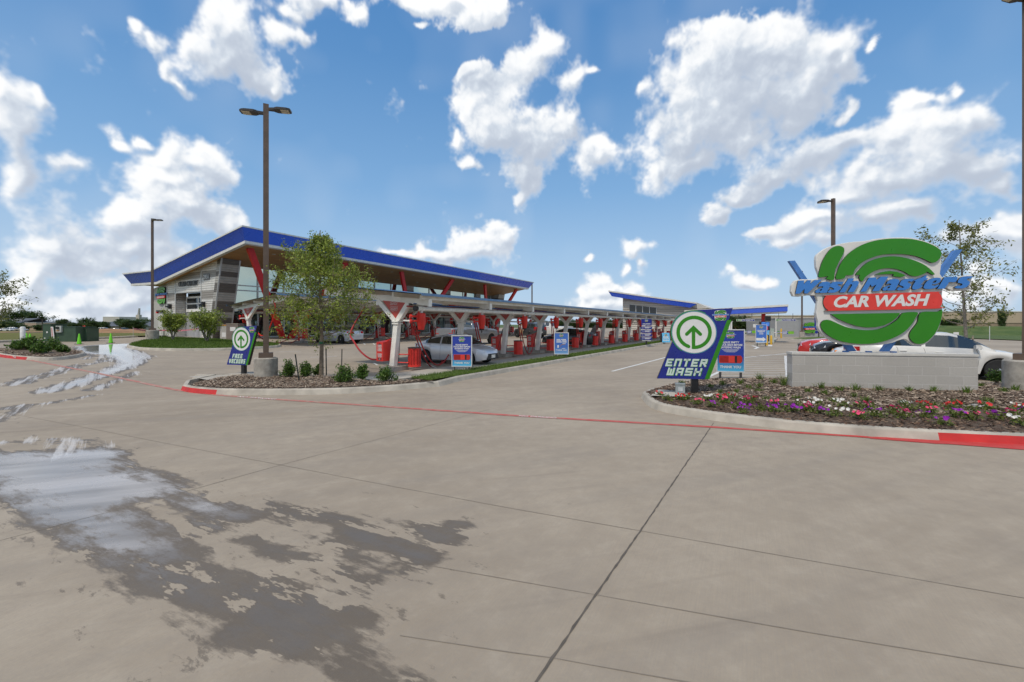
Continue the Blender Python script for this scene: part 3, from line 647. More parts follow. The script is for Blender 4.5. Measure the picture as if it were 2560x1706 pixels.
for l in [[(776,894),(842,891)],[(690,880),(753,878.6)],[(934,908),(944,913.7)],[(967,909.5),(983,916)],[(1036,911),(1052,918)],[(1068,911.5),(1090,920)],[(893,907),(937,905.5)],[(908,858),(913,862)],[(933,859),(937,862.5)],[(700,868),(742,866)],[(768,856),(773,860)],[(1225,897),(1236,900)],[(1292,892),(1320,889)]]: strip(wl,l,.1,.006)
for k in range(1,13):
    if k>3: strip(wl,None,.1,.006,.5,[xy(12.9+4.15*k-2.1,13.2),xy(12.9+4.15*k-.6,18.5)])
tag(wl.build('road_markings',PAINTW),kind='structure')
kt=MB()
a=gp(12,893.5); b=gp(42,898); M=frame(a+Vector((.05,-.06,.03)),(b-a),(0,0,1)); 
kt.text('NO PARK',M,0,.01,.11,0,.02,0,'L',.003,(b-a).length)
tag(kt.build('kerb_lettering',PAINTW),kind='structure')
# ---------------------------------------------------------------- the wash logo, traced once on the plane of the monument sign
def onplane(px,py,P0,D):
    a=(px-HX)/F; dx,dy=D; t=(P0[0]-a*P0[1])/(a*dy-dx); Y=P0[1]+dy*t; return t,H-(py-HY)/F*Y
SP=WA-WN*.06
def tr(pts,off=0,P0=None):
    P=P0 or (SP.x,SP.y); return [onplane(1960+a/3.7327,580+b/3.7327,P,(WD.x,WD.y)) for a,b in pts]
LG=[[(315,425),(325,360),(345,290),(385,215),(430,160),(470,138),(510,135),(545,150),(553,180),(540,215),(500,290),(465,370),(452,450),(385,440),(402,416)],
[(475,440),(490,370),(520,300),(570,230),(640,170),(730,120),(840,85),(960,69),(1060,66),(1180,72),(1290,95),(1380,130),(1432,162),(1453,200),(1450,232),(1425,267),(1390,288),(1358,288),(1300,260),(1220,230),(1120,213),(1000,209),(900,218),(820,240),(740,275),(690,312),(650,358),(630,404),(570,408),(550,436)],
[(660,402),(690,360),(740,310),(800,272),(880,245),(960,233),(1040,233),(1120,245),(1200,268),(1280,302),(1340,342),(1392,396),(1368,400),(1322,374),(1305,388),(1230,416),(1170,410),(1110,375),(1040,350),(960,342),(890,350),(830,370),(780,400),(742,430),(718,466),(690,430),(697,405)],
[(840,402),(900,378),(970,367),(1040,375),(1090,393),(1124,408),(1080,426),(1005,415),(1012,395),(930,397)],
[(428,768),(1074,757),(1040,800),(990,840),(920,874),(840,890),(760,893),(670,880),(580,850),(500,815)],
[(1100,757),(1233,752),(1215,800),(1180,860),(1120,925),(1040,975),(940,1015),(830,1040),(720,1046),(600,1036),(490,1010),(410,970),(355,920),(333,875),(345,840),(375,822),(420,825),(480,850),(560,885),(660,908),(760,918),(860,910),(940,885),(1010,845),(1060,805)],
[(1265,752),(1420,745),(1462,728),(1456,800),(1435,870),(1400,940),(1350,1000),(1300,1035),(1250,1046),(1205,1036),(1170,1005),(1157,970),(1170,930),(1200,890),(1235,840)]]
LPILL=[(430,592),(1390,560),(1425,567),(1450,592),(1464,630),(1460,670),(1440,700),(1405,717),(440,738),(405,733),(375,708),(358,668),(362,630),(385,602)]
LBACK=[(300,235),(335,190),(430,135),(600,98),(750,85),(880,62),(1060,52),(1220,60),(1400,118),(1464,180),(1470,300),(1478,424),(1740,402),(1752,430),(1740,530),(1690,548),(1560,545),(1482,525),(1478,740),(1462,850),(1425,940),(1360,1020),(1290,1060),(1210,1056),(1150,1010),(1100,1005),(960,1048),(720,1062),(560,1050),(450,1020),(370,965),(322,900),(318,840),(300,760),(300,596),(86,600),(100,455),(320,436),(302,330)]
def tl(pts,ox,oy): return [((ox+a/5.604-1960)*3.7327,(oy+b/5.604-580)*3.7327) for a,b in pts]
A_=(1980,685); B_=(2200,680)
LT=[tl([(75,98),(158,95),(150,150),(205,92),(250,92),(243,146),(305,90),(403,86),(205,278),(158,276),(162,212),(95,280),(35,280)],*A_),
tl([(352,187),(368,150),(410,118),(470,112),(515,125),(524,145),(515,180),(470,268),(372,270),(378,258),(370,238),(385,242),(402,230),(408,212),(378,222),(369,237),(376,259),(345,270),(318,268),(310,252),(320,235),(350,215),(400,203),(425,190),(420,178),(385,178)],*A_),
tl([(712,118),(690,115),(600,112),(545,125),(510,165),(515,185),(560,200),(575,212),(568,225),(540,228),(520,220),(480,258),(510,268),(580,265),(640,240),(670,200),(665,185),(625,165),(625,150),(650,147),(675,155)],*A_),
tl([(775,68),(855,66),(820,125),(850,105),(895,100),(920,115),(918,140),(850,258),(765,260),(825,165),(825,148),(800,150),(780,170),(725,262),(648,262)],*A_),
tl([(1060,58),(1155,52),(1168,85),(1225,46),(1330,42),(1200,243),(1105,246),(1165,152),(1100,185),(1080,150),(1020,248),(940,255)],*A_),
tl([(68,183),(85,140),(130,108),(200,102),(245,115),(253,140),(235,175),(190,262),(80,266),(95,250),(80,232),(95,235),(115,225),(125,205),(90,212),(79,231),(93,251),(50,268),(20,262),(15,245),(35,220),(80,200),(130,188),(140,172),(110,165),(85,170)],*B_),
tl([(465,102),(440,100),(340,102),(280,125),(250,175),(258,190),(300,205),(315,218),(300,228),(275,225),(250,215),(210,250),(240,262),(320,260),(380,235),(415,190),(405,170),(370,155),(368,140),(390,133),(420,145)],*B_),
tl([(640,48),(618,90),(650,92),(630,120),(600,120),(550,185),(555,190),(580,180),(560,215),(520,240),(470,252),(435,245),(428,220),(440,190),(480,132),(440,134),(470,118),(510,98),(560,85),(600,62)],*B_),
tl([(585,225),(600,180),(640,130),(700,98),(770,84),(820,90),(833,115),(815,150),(770,170),(705,178),(712,160),(755,150),(772,125),(760,120),(725,135),(711,159),(703,179),(705,192),(740,198),(805,178),(790,205),(740,232),(670,245),(610,242)],*B_),
tl([(880,78),(990,74),(975,98),(1010,72),(1050,72),(1065,88),(1040,140),(1000,150),(965,145),(940,150),(930,170),(880,238),(775,242),(800,210)],*B_),
tl([(1280,66),(1240,64),(1150,68),(1100,85),(1065,130),(1065,155),(1110,165),(1130,172),(1125,190),(1100,200),(1060,195),(1015,222),(1050,235),(1130,236),(1190,215),(1235,165),(1230,140),(1195,120),(1190,105),(1210,95),(1240,100)],*B_)]
lgc=tr([(880,560)])[0]; lgh=tr([(880,60)])[0][1]-tr([(880,1060)])[0][1]
nrm=lambda pts:[((a-lgc[0])/lgh,(b-lgc[1])/lgh) for a,b in tr(pts)]
LGN=[nrm(p) for p in LG]; LTN=[nrm(p) for p in LT]; LPN=nrm(LPILL); LBN=nrm(LBACK)
T1=nrm([(98,582),(1700,530),(1745,415)]); T2=nrm([(455,703),(1345,684)])
def logo(mb,M,k,mg=0,mw=1,mb_=2,mr=3,d=.004,flat=True,mono=None):
    """small printed or cut-out logo; M places its centre, k is its height"""
    S=lambda pts:[(a*k,b*k) for a,b in pts]
    g,w,bl,r=(mono,)*4 if mono is not None else (mg,mw,mb_,mr)
    if mono is None: mb.prism(S(LBN),0,d,w,w,M)
    for p in LGN+[LPN]:
        if mono is None: mb.prism(S(p),d,2*d,r if p is LPN else g,r if p is LPN else g,M); continue
        p=ccw(S(p)); q=offset(p,.022*k)
        for i in range(len(p)): j=(i+1)%len(p); mb.add([(p[i][0],p[i][1],d),(p[j][0],p[j][1],d),(q[j][0],q[j][1],d),(q[i][0],q[i][1],d)],[(0,1,2,3)],mono,M)
    if mono is not None: return
    for p in LTN: mb.prism(S(p),d,2*d+.0025,bl,bl,M)
    if mono is None:
        q=Matrix.Translation((T2[0][0]*k,T2[0][1]*k,2*d)); R2=Matrix.Rotation(math.atan2(T2[1][1]-T2[0][1],T2[1][0]-T2[0][0]),4,'Z')
        mb.text('CAR WASH',M@q@R2,0,0,.132*k,w,.035,.25,'L',.003,(T2[1][0]-T2[0][0])*k)
LM=[SIGNGREEN,SIGNWHITE,LETBLUE,SIGNRED]
# ---------------------------------------------------------------- car wash building
def siding(name,a,b_,c,period=.2,seed=0,bands=(1.6,.75,1.25,.75,1.2,.6,.9,.5,9)):
    b=NB(name); P=b.pos(); s=b.n('ShaderNodeSeparateXYZ'); b.l(P,s.inputs[0])
    r=b.n('ShaderNodeValToRGB'); r.color_ramp.interpolation='CONSTANT'; el=r.color_ramp.elements; z=0
    for i,hh in enumerate(bands[:-1]):
        c=(b_ if i%2 else a)+(1,)
        q=el[0] if i==0 else (el[1] if i==1 else el.new(min(z/8,1))); q.position=min(z/8,1); q.color=c; z+=hh
    b.l(b.mr(s.outputs[2],0,8),r.inputs[0]); col=r.outputs[0]
    col=b.mix(b.mr(b.noise(2,3),.4,.7,0,.25),col,c)
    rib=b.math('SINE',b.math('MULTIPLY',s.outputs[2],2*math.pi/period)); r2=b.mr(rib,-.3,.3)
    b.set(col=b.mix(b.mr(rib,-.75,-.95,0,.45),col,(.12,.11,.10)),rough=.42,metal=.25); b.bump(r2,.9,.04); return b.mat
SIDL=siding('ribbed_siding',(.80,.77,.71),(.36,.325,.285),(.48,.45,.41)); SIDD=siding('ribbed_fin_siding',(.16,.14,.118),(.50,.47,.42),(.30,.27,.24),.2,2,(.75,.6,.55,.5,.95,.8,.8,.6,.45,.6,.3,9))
FASC=M_('blue_metal_fascia',(.03,.10,.62),.28,metal=.0,var=.04,scale=.6,spec=.7,coat=.4)
def woodsoffit():
    b=NB('wood_soffit'); v=b.mapv((1,1,1),(0,0,TH-R(90))); s=b.n('ShaderNodeSeparateXYZ'); b.l(v,s.inputs[0])
    n=b.noise(1.2,5,.6,b.mapv((.3,5,1),(0,0,TH-R(90)))); pl=b.n('ShaderNodeTexWhiteNoise',noise_dimensions='1D'); b.l(b.math('FLOOR',b.math('MULTIPLY',s.outputs[1],3.3)),pl.inputs['W'])
    col=b.mix(n,(.34,.17,.055),(.60,.33,.12)); col=b.mix(b.math('MULTIPLY',pl.outputs[0],.35),col,(.24,.11,.04)); b.set(col=col,rough=.5); return b.mat
WOOD=woodsoffit()
def curtain(name,tint,k):
    b=NB(name); n=b.noise(.6,2); b.set(col=b.mix(n,(.014,.022,.020),(.03,.045,.04)),rough=.03,spec=.6); b.p.inputs['IOR'].default_value=1.6
    g=b.n('ShaderNodeBsdfGlossy'); g.inputs['Color'].default_value=tint+(1,); g.inputs['Roughness'].default_value=.02
    m=b.n('ShaderNodeMixShader'); m.inputs[0].default_value=k; b.l(b.p.outputs[0],m.inputs[1]); b.l(g.outputs[0],m.inputs[2]); b.l(m.outputs[0],b.t.nodes['Material Output'].inputs[0])
    bp_=b.n('ShaderNodeBump'); bp_.inputs['Strength'].default_value=.05; bp_.inputs['Distance'].default_value=.05; b.l(b.noise(.9,2),bp_.inputs['Height']); b.l(bp_.outputs[0],g.inputs['Normal']); return b.mat
GLASSU=curtain('green_glass',(.74,.85,.74),.62); GLASSL=curtain('dark_lobby_glass',(.45,.6,.55),.22)
GREYW=M_('grey_wall_panel',(.46,.44,.40),.6,var=.06,scale=1); DARKIN=M_('tunnel_dark',(.03,.032,.034),.8); LAMPG=M_('lens_panel',(.55,.5,.38),.3)
CW=thing('car_wash_building','car wash building with slanted blue roof, wood soffit and red V columns','building',UW(21.2,43.5,GZ(*xy(21.2,43.5))))
BO=CW.location.copy(); mbw=lambda: MB(BO)
ue=21.2; bz0=.45
sofz=lambda u,w: 8.46-.0088*(u-20.4)-.172*(w-36.7)         # underside of the roof
# end wall (faces the driveway): pieces around the recess
e=mbw()
def endq(m,pts,u=ue,mi=0): m.add([UW(u,w,z) for w,z in pts],[tuple(range(len(pts)))],mi)
for w0,w1 in ((41.6,45.2),(50.05,51.7)):
    if w0<42: pts=[(43.35,bz0-.1),(w1,bz0-.1),(w1,sofz(ue,w1)+.02),(41.75,sofz(ue,41.75)-.0)]
    else: pts=[(w0,bz0-.1),(w1,bz0-.1),(w1,sofz(ue,w1)+.02),(w0,sofz(ue,w0)+.02)]
    endq(e,pts)
endq(e,[(45.2,4.84),(50.05,4.84),(50.05,sofz(ue,50.05)+.02),(45.2,sofz(ue,45.2)+.02)])
rd=ue+.95
e.add([UW(ue,50.05,bz0-.1),UW(ue,50.05,4.84),UW(rd,50.05,4.84),UW(rd,50.05,bz0-.1)],[(0,1,2,3)]); e.add([UW(ue,45.2,bz0-.1),UW(ue,45.2,4.84),UW(rd,45.2,4.84),UW(rd,45.2,bz0-.1)],[(3,2,1,0)])
e.add([UW(ue,45.2,4.84),UW(ue,50.05,4.84),UW(rd,50.05,4.84),UW(rd,45.2,4.84)],[(0,1,2,3)])
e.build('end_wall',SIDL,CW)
g=mbw(); endq(g,[(51.7,bz0-.2),(55.5,bz0-.2),(55.5,5.4),(51.7,sofz(ue,51.7)+.02)],ue+.12); endq(g,[(51.7,0.3),(51.7,6),(51.7,6)],ue); g.build('grey_side_wall',GREYW,CW)
g=mbw()                                                       # corner flashings
for w in (51.7,50.05,45.2):
    z1=sofz(ue,w)
    g.hull8([UW(ue-.03,w-.07,bz0-.1),UW(ue-.03,w+.07,bz0-.1),UW(ue+.02,w+.07,bz0-.1),UW(ue+.02,w-.07,bz0-.1)],[UW(ue-.03,w-.07,z1),UW(ue-.03,w+.07,z1),UW(ue+.02,w+.07,z1),UW(ue+.02,w-.07,z1)])
g.hull8([UW(ue-.04,45.2,4.78),UW(ue-.04,50.05,4.78),UW(ue+.05,50.05,4.78),UW(ue+.05,45.2,4.78)],[UW(ue-.04,45.2,4.9),UW(ue-.04,50.05,4.9),UW(ue+.05,50.05,4.9),UW(ue+.05,45.2,4.9)])
g.build('flashing',M_('pale_flashing',(.55,.54,.51),.4,metal=.3),CW)
# leaning fin at the corner
f=mbw(); b0=[UW(ue-.06,43.3,bz0-.1),UW(ue+1.5,43.3,bz0-.1),UW(ue+1.5,44.4,bz0-.1),UW(ue-.06,43.9,bz0-.1)]; t0=[UW(ue-.06,41.6,7.6),UW(ue+1.5,41.6,7.55),UW(ue+1.5,43.9,7.3),UW(ue-.06,42.3,7.55)]
f.hull8(b0,t0); f.build('corner_fin',SIDD,CW)
f=mbw()
for q in (0,1):
    a=b0[q]; c=t0[q]; d=Vector((U[0],U[1],0))*.06; o=Vector((-V[0],-V[1],0))*.03
    f.hull8([a-d+o,a+d+o,a+d-o,a-d-o],[c-d+o,c+d+o,c+d-o,c-d-o])
f.build('fin_trim',M_('pale_flashing',(.55,.54,.51),.4,metal=.3),CW)
# tunnel exit door
d=mbw(); u=rd-.02; endq(d,[(45.2,bz0-.1),(50.05,bz0-.1),(50.05,4.84),(45.2,4.84)],rd+.12,0); d.build('tunnel_shade_sheet',DARKIN,CW)  # dark sheet behind the door; its colour stands for the tunnel's inner shade
d=mbw()
u=rd-.06
def bar(m,u0,u1,w0,w1,z0,z1,mi=0):
    m.hull8([UW(u0,w0,z0),UW(u0,w1,z0),UW(u1,w1,z0),UW(u1,w0,z0)],[UW(u0,w0,z1),UW(u0,w1,z1),UW(u1,w1,z1),UW(u1,w0,z1)],mi)
for z0,z1 in ((3.0,3.28),(3.72,3.85),(4.32,4.5)): bar(d,u-.05,u+.05,45.3,49.9,z0,z1)
for w in (45.3,47.5,49.75): bar(d,u-.05,u+.05,w,w+.16,3.28,4.32)
dr=d.build('overhead_door',WHITE,CW)
d=mbw()
for w0,w1 in ((45.46,47.5),(47.66,49.75)):
    for z0,z1 in ((3.28,3.72),(3.85,4.32)): bar(d,u-.01,u+.01,w0,w1,z0,z1)
d.build('door_pane',DARKGLASS,dr)
d=mbw(); bar(d,rd-.05,rd+.0,45.2,50.05,bz0,3.0); d.build('roller_curtain',M_('grey_curtain',(.33,.335,.34),.6,var=.15,scale=2),CW)
for w,z in ((50.9,3.35),(44.6,3.4)):
    l=mbw(); bar(l,ue-.28,ue,w-.13,w+.13,z-.05,z+.42); bar(l,ue-.5,ue-.28,w-.05,w+.05,z+.08,z+.2); bar(l,ue-.36,ue-.3,w-.34,w-.13,z+.1,z+.3); l.build('wall_lamp',BLACK,CW)
l=mbw(); bar(l,ue-.06,ue+.12,52.5,53.45,bz0,2.95); dd_=l.build('side_door',M_('cream_door',(.56,.54,.49),.5),CW)
l=mbw(); bar(l,ue-.12,ue-.06,53.25,53.32,1.3,1.55); l.build('handle',CHROME,dd_)
l=mbw(); bar(l,ue-.2,ue+.12,52.3,53.6,3.05,3.2); l.build('door_canopy',BLACK,CW)
l=mbw(); bar(l,ue-.1,ue+.12,53.7,53.9,2.9,3.1); l.build('alarm_strobe',RED,CW)
Mend=frame(UW(ue-.03,49.3,5.42),(-V[0],-V[1],0))
t=mbw(); t.text('CLEAN CAR EXIT',Mend,0,0,.62,0,.015,0,'L',.06,3.55); t.build('exit_lettering',[M_('dark_letters',(.10,.10,.10),.4),EDGE],CW)
Mno=frame(UW(ue-.02,44.7,5.9),(-V[0],-V[1],0)); t=mbw(); t.add([(-.08,-.1,.01),(1.0,-.1,.01),(1.0,.48,.01),(-.08,.48,.01)],[(0,1,2,3)],1,Mno); t.text('2931',Mno,.46,0,.52,0,.02,0,'C',.05,.86); t.build('house_number',[SIGNWHITE,M_('number_plate_backing',(.16,.16,.16),.5)],CW)
# roof: underside, fascia bands and top
ur=70.2; W0=36.7; WK=51.9; WT=57.6; UO=20.4
def zb(u,w): return sofz(u,w) if w<=WK else sofz(u,WK)+.012*(w-WK)
s=mbw()
us=[UO,32,45,58,ur-1.2]; ws=[W0,41,46,WK,WT]
for a,b in zip(us,us[1:]):
    for c,d in zip(ws,ws[1:]): s.add([UW(a,c,zb(a,c)),UW(b,c,zb(b,c)),UW(b,d,zb(b,d)),UW(a,d,zb(a,d))],[(0,1,2,3)])
sf=s.build('soffit',WOOD,CW)
TH_=1.05
def ring(o): # outer edge path, o = (outset, height above underside)
    oo,h=o; return [UW(UO-oo,WT+oo*1.4,zb(UO,WT)+h),UW(UO-oo,WK,zb(UO,WK)+h),UW(UO-oo,W0-oo,zb(UO,W0)+h),UW(ur-1.2+oo*2.2,W0-oo,zb(ur,W0)+h)]
def band(name,a,b,mat,parent):
    m=mbw(); A=ring(a); Bq=ring(b)
    for i in range(3): m.add([A[i],A[i+1],Bq[i+1],Bq[i]],[(0,1,2,3)])
    return m.build(name,mat,parent)
rf=mbw(); top=ring((.5,TH_+.12)); n=top
rf.add([n[0],n[1],n[2],n[3],UW(ur+.5,WK,zb(ur,WK)+TH_),UW(ur+.5,WT,zb(ur,WT)+TH_)],[(0,1,4,5),(1,2,3,4)]); rf.add([n[3],UW(ur+.5,WK,zb(ur,WK)+TH_),UW(ur-1.2,WK,zb(ur,WK)),UW(ur-1.2,W0,zb(ur,W0))],[(0,1,2,3)])
roof=rf.build('roof',M_('white_roofing',(.7,.69,.66),.5),CW)
band('fascia',(.0,.08),(.46,TH_),FASC,roof); TRIM=M_('white_roof_trim',(.66,.64,.58),.45)
band('drip_edge',(.02,-.14),(.02,.08),TRIM,roof); band('roof_trim',(.5,TH_),(.5,TH_+.12),TRIM,roof)
m=mbw(); R0=ring((.02,-.14)); R1=[UW(UO+.3,WT-.3,zb(UO,WT)),UW(UO+.3,WK,zb(UO,WK)),UW(UO+.3,W0+.3,zb(UO,W0+.3)),UW(ur-1.4,W0+.3,zb(ur,W0+.3))]
for i in range(3): m.add([R0[i],R0[i+1],R1[i+1]-Vector((0,0,.14)),R1[i]-Vector((0,0,.14))],[(3,2,1,0)])
m.build('eave_lip',TRIM,roof)
# recessed downlights
for u in np.arange(24,68,3.6):
    for w in (38.6,41.2):
        m=mbw(); z=sofz(u,w)-.02; c=UW(u,w,z); m.cyl(c,c-Vector((0,0,.03)),.16,.16,12); m.build('downlight',LAMPG,sf)
# curtain wall
wg=43.5; MULL=M_('white_mullion',(.60,.61,.60),.4,metal=.3)
piers=[(36.2,1.3),(45.9,1.3),(54.2,1.3),(62.5,1.3)]
zt=lambda u: sofz(u,wg)+.05
mu=[22.7]+[22.7+2.95*i for i in range(1,16)]
cwl=mbw()
segs=[]; u=22.7
for pu,pw in piers+[(67.3,2.5)]: segs.append((u,pu)); u=pu+pw
rows=[(.62,3.05),(3.15,4.95),(5.02,5.42),(5.5,None)]
fr=mbw()
for a,b in segs:
    n=max(1,round((b-a)/2.9)); xs=[a+(b-a)*i/n for i in range(n+1)]
    for i in range(n):
        for k,(z0,z1) in enumerate(rows):
            p=mbw(); za=z1 or zt(xs[i]); zb_=z1 or zt(xs[i+1])
            p.add([UW(xs[i]+.05,wg,z0),UW(xs[i+1]-.05,wg,z0),UW(xs[i+1]-.05,wg,zb_),UW(xs[i]+.05,wg,za)],[(0,1,2,3)]); p.build('window_pane',GLASSL if k==0 else GLASSU,CW)
    for x in xs: bar(fr,x-.06,x+.06,wg-.08,wg+.04,.4,zt(x))
    for z in (.5,3.06,4.96,5.43): fr.hull8([UW(a,wg-.07,z),UW(b,wg-.07,z),UW(b,wg+.03,z),UW(a,wg+.03,z)],[UW(a,wg-.07,z+.1),UW(b,wg-.07,z+.1),UW(b,wg+.03,z+.1),UW(a,wg+.03,z+.1)])
fr.build('mullions',MULL,CW)
p=mbw(); bar(p,22.7,69.5,wg-.25,wg+.3,.2,.52); p.build('base_plinth',PADM,CW)
for pu,pw in piers:
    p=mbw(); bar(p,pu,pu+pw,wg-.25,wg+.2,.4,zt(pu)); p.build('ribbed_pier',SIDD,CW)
p=mbw(); p.hull8([UW(67.3,wg-.3,.3),UW(69.6,wg-.3,.3),UW(69.6,wg+.4,.3),UW(67.3,wg+.4,.3)],[UW(67.6,wg-1.6,7.2),UW(69.6,wg-1.6,7.2),UW(69.6,wg+.4,7.0),UW(67.6,wg+.4,7.0)]); p.build('corner_fin',SIDD,CW)
p=mbw(); bar(p,22.9,66,wg-1.5,wg-.1,3.05,3.3); p.build('entrance_awning',M_('dark_awning',(.10,.085,.07),.5),CW)
p=mbw(); bar(p,26.5,69.4,wg+.4,55,.3,5.6); p.build('inner_core',DARKIN,CW)
# red V columns
for ub in (26.5,44.4,62.3):
    for du in (-4.95,4.95):
        m=mbw(); a=UW(ub+du*.06,40.6,.3); ut=ub+du; wt=38.1; b=UW(ut,wt,sofz(ut,wt)+.05); t=(b-a).normalized()
        s1=Vector((-V[0],-V[1],0)); s2=t.cross(s1).normalized(); k1,k2=.14,.26; q=lambda c:[c+s1*k1+s2*k2,c+s1*k1-s2*k2,c-s1*k1-s2*k2,c-s1*k1+s2*k2]
        m.hull8(q(a),q(b)); m.build('red_column',REDCOL,CW)
# brown kiosk boxes beside the fin
KB=thing('drink_machine','brown vending cabinet standing beside the leaning ribbed fin','cabinet',gp(589,848.5))
m=MB(); m.box(-.6,.6,-.4,.4,0,1.35,0); m.box(-.62,.62,-.42,.42,1.35,1.42,1); m.build('cabinet',[M_('brown_cabinet',(.19,.155,.13),.5),M_('cabinet_cap',(.30,.26,.21),.5)],KB)
m=MB(); m.box(-.2,.35,-.415,-.402,.75,1.1); m.build('notice',SIGNWHITE,KB); KB.rotation_euler=(0,0,R(-10))
KB=thing('drink_machine','white topped cabinet beside the shrub at the corner of the building','cabinet',gp(566,848))
m=MB(); m.box(-.35,.35,-.35,.35,0,1.2,0); m.box(-.38,.38,-.38,.38,1.2,1.3,1); m.build('cabinet',[M_('grey_cabinet',(.42,.40,.36),.5),M_('orange_top',(.55,.25,.05),.5)],KB)
m=MB(); m.box(-.18,.18,-.36,-.352,.2,.6); m.build('notice',SIGNWHITE,KB)
KB=thing('bollard','black post beside the brown cabinet under the canopy end','post',gp(605,846)); m=MB(); m.box(-.25,.25,-.2,.2,0,2.3); m.build('post_body',BLACK,KB)
# ---------------------------------------------------------------- entrance building at the far end
u2=74
EB=thing('entrance_building','ribbed grey building with sloping blue edged roof behind the canopy end','building',UW(u2,16,GZ(*xy(u2,16)))); BO2=EB.location.copy(); mb2=lambda: MB(BO2)
q=lambda a,b: onU(a,b,u2)
wl_=q(1557,745)[0]; wr=q(1745,770)[0]
zl=q(1557,744)[1]; zr=q(1745,772)[1]
m=mb2(); m.add([UW(u2,wl_,-.1),UW(u2,wr,-.1),UW(u2,wr,zr+.1),UW(u2,wl_,zl+.1)],[(0,1,2,3)]); m.add([UW(u2,wl_,-.1),UW(u2,wl_,zl+.1),UW(u2+14,wl_,zl+.1),UW(u2+14,wl_,-.1)],[(0,1,2,3)]); m.build('wall',siding('far_siding',(.60,.56,.49),(.42,.385,.33),(.5,.47,.42),.35,1),EB)
wn1,z_a=q(1574,762); wn2,z_b=q(1642,770)
for i in range(4):
    a=wn1+(wn2-wn1)*i/4; b=wn1+(wn2-wn1)*(i+.92)/4; za=z_a+(z_b-z_a)*i/4; zb2=z_a+(z_b-z_a)*(i+.9)/4
    m=mb2(); m.add([UW(u2-.03,a,3.2),UW(u2-.03,b,3.2),UW(u2-.03,b,zb2),UW(u2-.03,a,za)],[(0,1,2,3)]); w_=m.build('window',DARKGLASS,EB)
    m=mb2(); bar(m,u2-.08,u2-.02,b-.0,b+(wn2-wn1)*.08/4,3.2,zb2); m.build('frame',MULL,w_)
tips=[(1527,731,1534,742),(1580,738.5,1580,749.5),(1745,761,1727,770)]
m=mb2(); tp=[q(a,b) for a,b,c,d in tips]; bt=[q(c,d) for a,b,c,d in tips]
for i in range(2): m.hull8([UW(u2-1.0,bt[i][0],bt[i][1]),UW(u2-1.0,bt[i+1][0],bt[i+1][1]),UW(u2+14,bt[i+1][0],bt[i+1][1]),UW(u2+14,bt[i][0],bt[i][1])],[UW(u2-1.2,tp[i][0],tp[i][1]),UW(u2-1.2,tp[i+1][0],tp[i+1][1]),UW(u2+14,tp[i+1][0],tp[i+1][1]),UW(u2+14,tp[i][0],tp[i][1])])
rf=m.build('roof',FASC,EB)
m=mb2()
for i in range(2):
    a,b=tp[i],tp[i+1]; m.hull8([UW(u2-1.25,a[0],a[1]+.01),UW(u2-1.25,b[0],b[1]+.01),UW(u2+14,b[0],b[1]+.01),UW(u2+14,a[0],a[1]+.01)],[UW(u2-1.25,a[0],a[1]+.22),UW(u2-1.25,b[0],b[1]+.22),UW(u2+14,b[0],b[1]+.22),UW(u2+14,a[0],a[1]+.22)])
c=q(1772,769); m.hull8([UW(u2-1,tp[2][0],tp[2][1]-.75),UW(u2-1,c[0],c[1]-.1),UW(u2+14,c[0],c[1]-.1),UW(u2+14,tp[2][0],tp[2][1]-.75)],[UW(u2-1.25,tp[2][0]-.0,tp[2][1]+.2),UW(u2-1,c[0],c[1]),UW(u2+14,c[0],c[1]),UW(u2+14,tp[2][0],tp[2][1]+.2)])
m.build('roof_trim',TRIM,rf)
# ---------------------------------------------------------------- vacuum canopies
ORD=['first','second','third','fourth','fifth','sixth','seventh','eighth','ninth','tenth','eleventh','twelfth','thirteenth','fourteenth']
ROOFB=M_('blue_roof_sheet',(.13,.24,.40),.4,metal=.2,var=.12,scale=3); UNDER=M_('roof_underside',(.42,.38,.32),.6,var=.12,scale=2)
REDSIGN=M_('red_sign_panel',(.50,.06,.04),.4,var=.06); SLOT=M_('dark_slot',(.05,.004,.004),.7); BAG=M_('bin_liner',(.45,.44,.43),.35,var=.2,scale=20); RIMD=M_('dark_rim',(.05,.04,.04),.5)
def bx(m,M,x0,x1,y0,y1,z0,z1,mi=0): m.box(x0,x1,y0,y1,z0,z1,mi,M)
def beam(m,M,a,b,hw,hd,mi=0,side=(1,0,0)):                   # a, b in the row frame, hw across, hd deep
    a,b=Vector(a),Vector(b); t=(b-a).normalized(); s=Vector(side); n=t.cross(s).normalized(); q=lambda c:[c+s*hw+n*hd,c+s*hw-n*hd,c-s*hw-n*hd,c-s*hw+n*hd]
    m.hull8([M@p for p in q(a)],[M@p for p in q(b)],mi)
def sag(a,b,low,n=14,bias=.5):
    a,b=Vector(a),Vector(b); out=[]
    mid=a.lerp(b,bias); mid.z=low
    c=2*mid-.5*(a+b)
    c=Vector((mid.x,mid.y,2*low-.5*(a.z+b.z))) if False else c
    for i in range(n+1):
        t=i/n; p=a.lerp(b,t); zz=(1-t)**2*a.z+2*t*(1-t)*(2*low-.5*(a.z+b.z))+t*t*b.z; out.append(Vector((p.x,p.y,zz)))
    return out
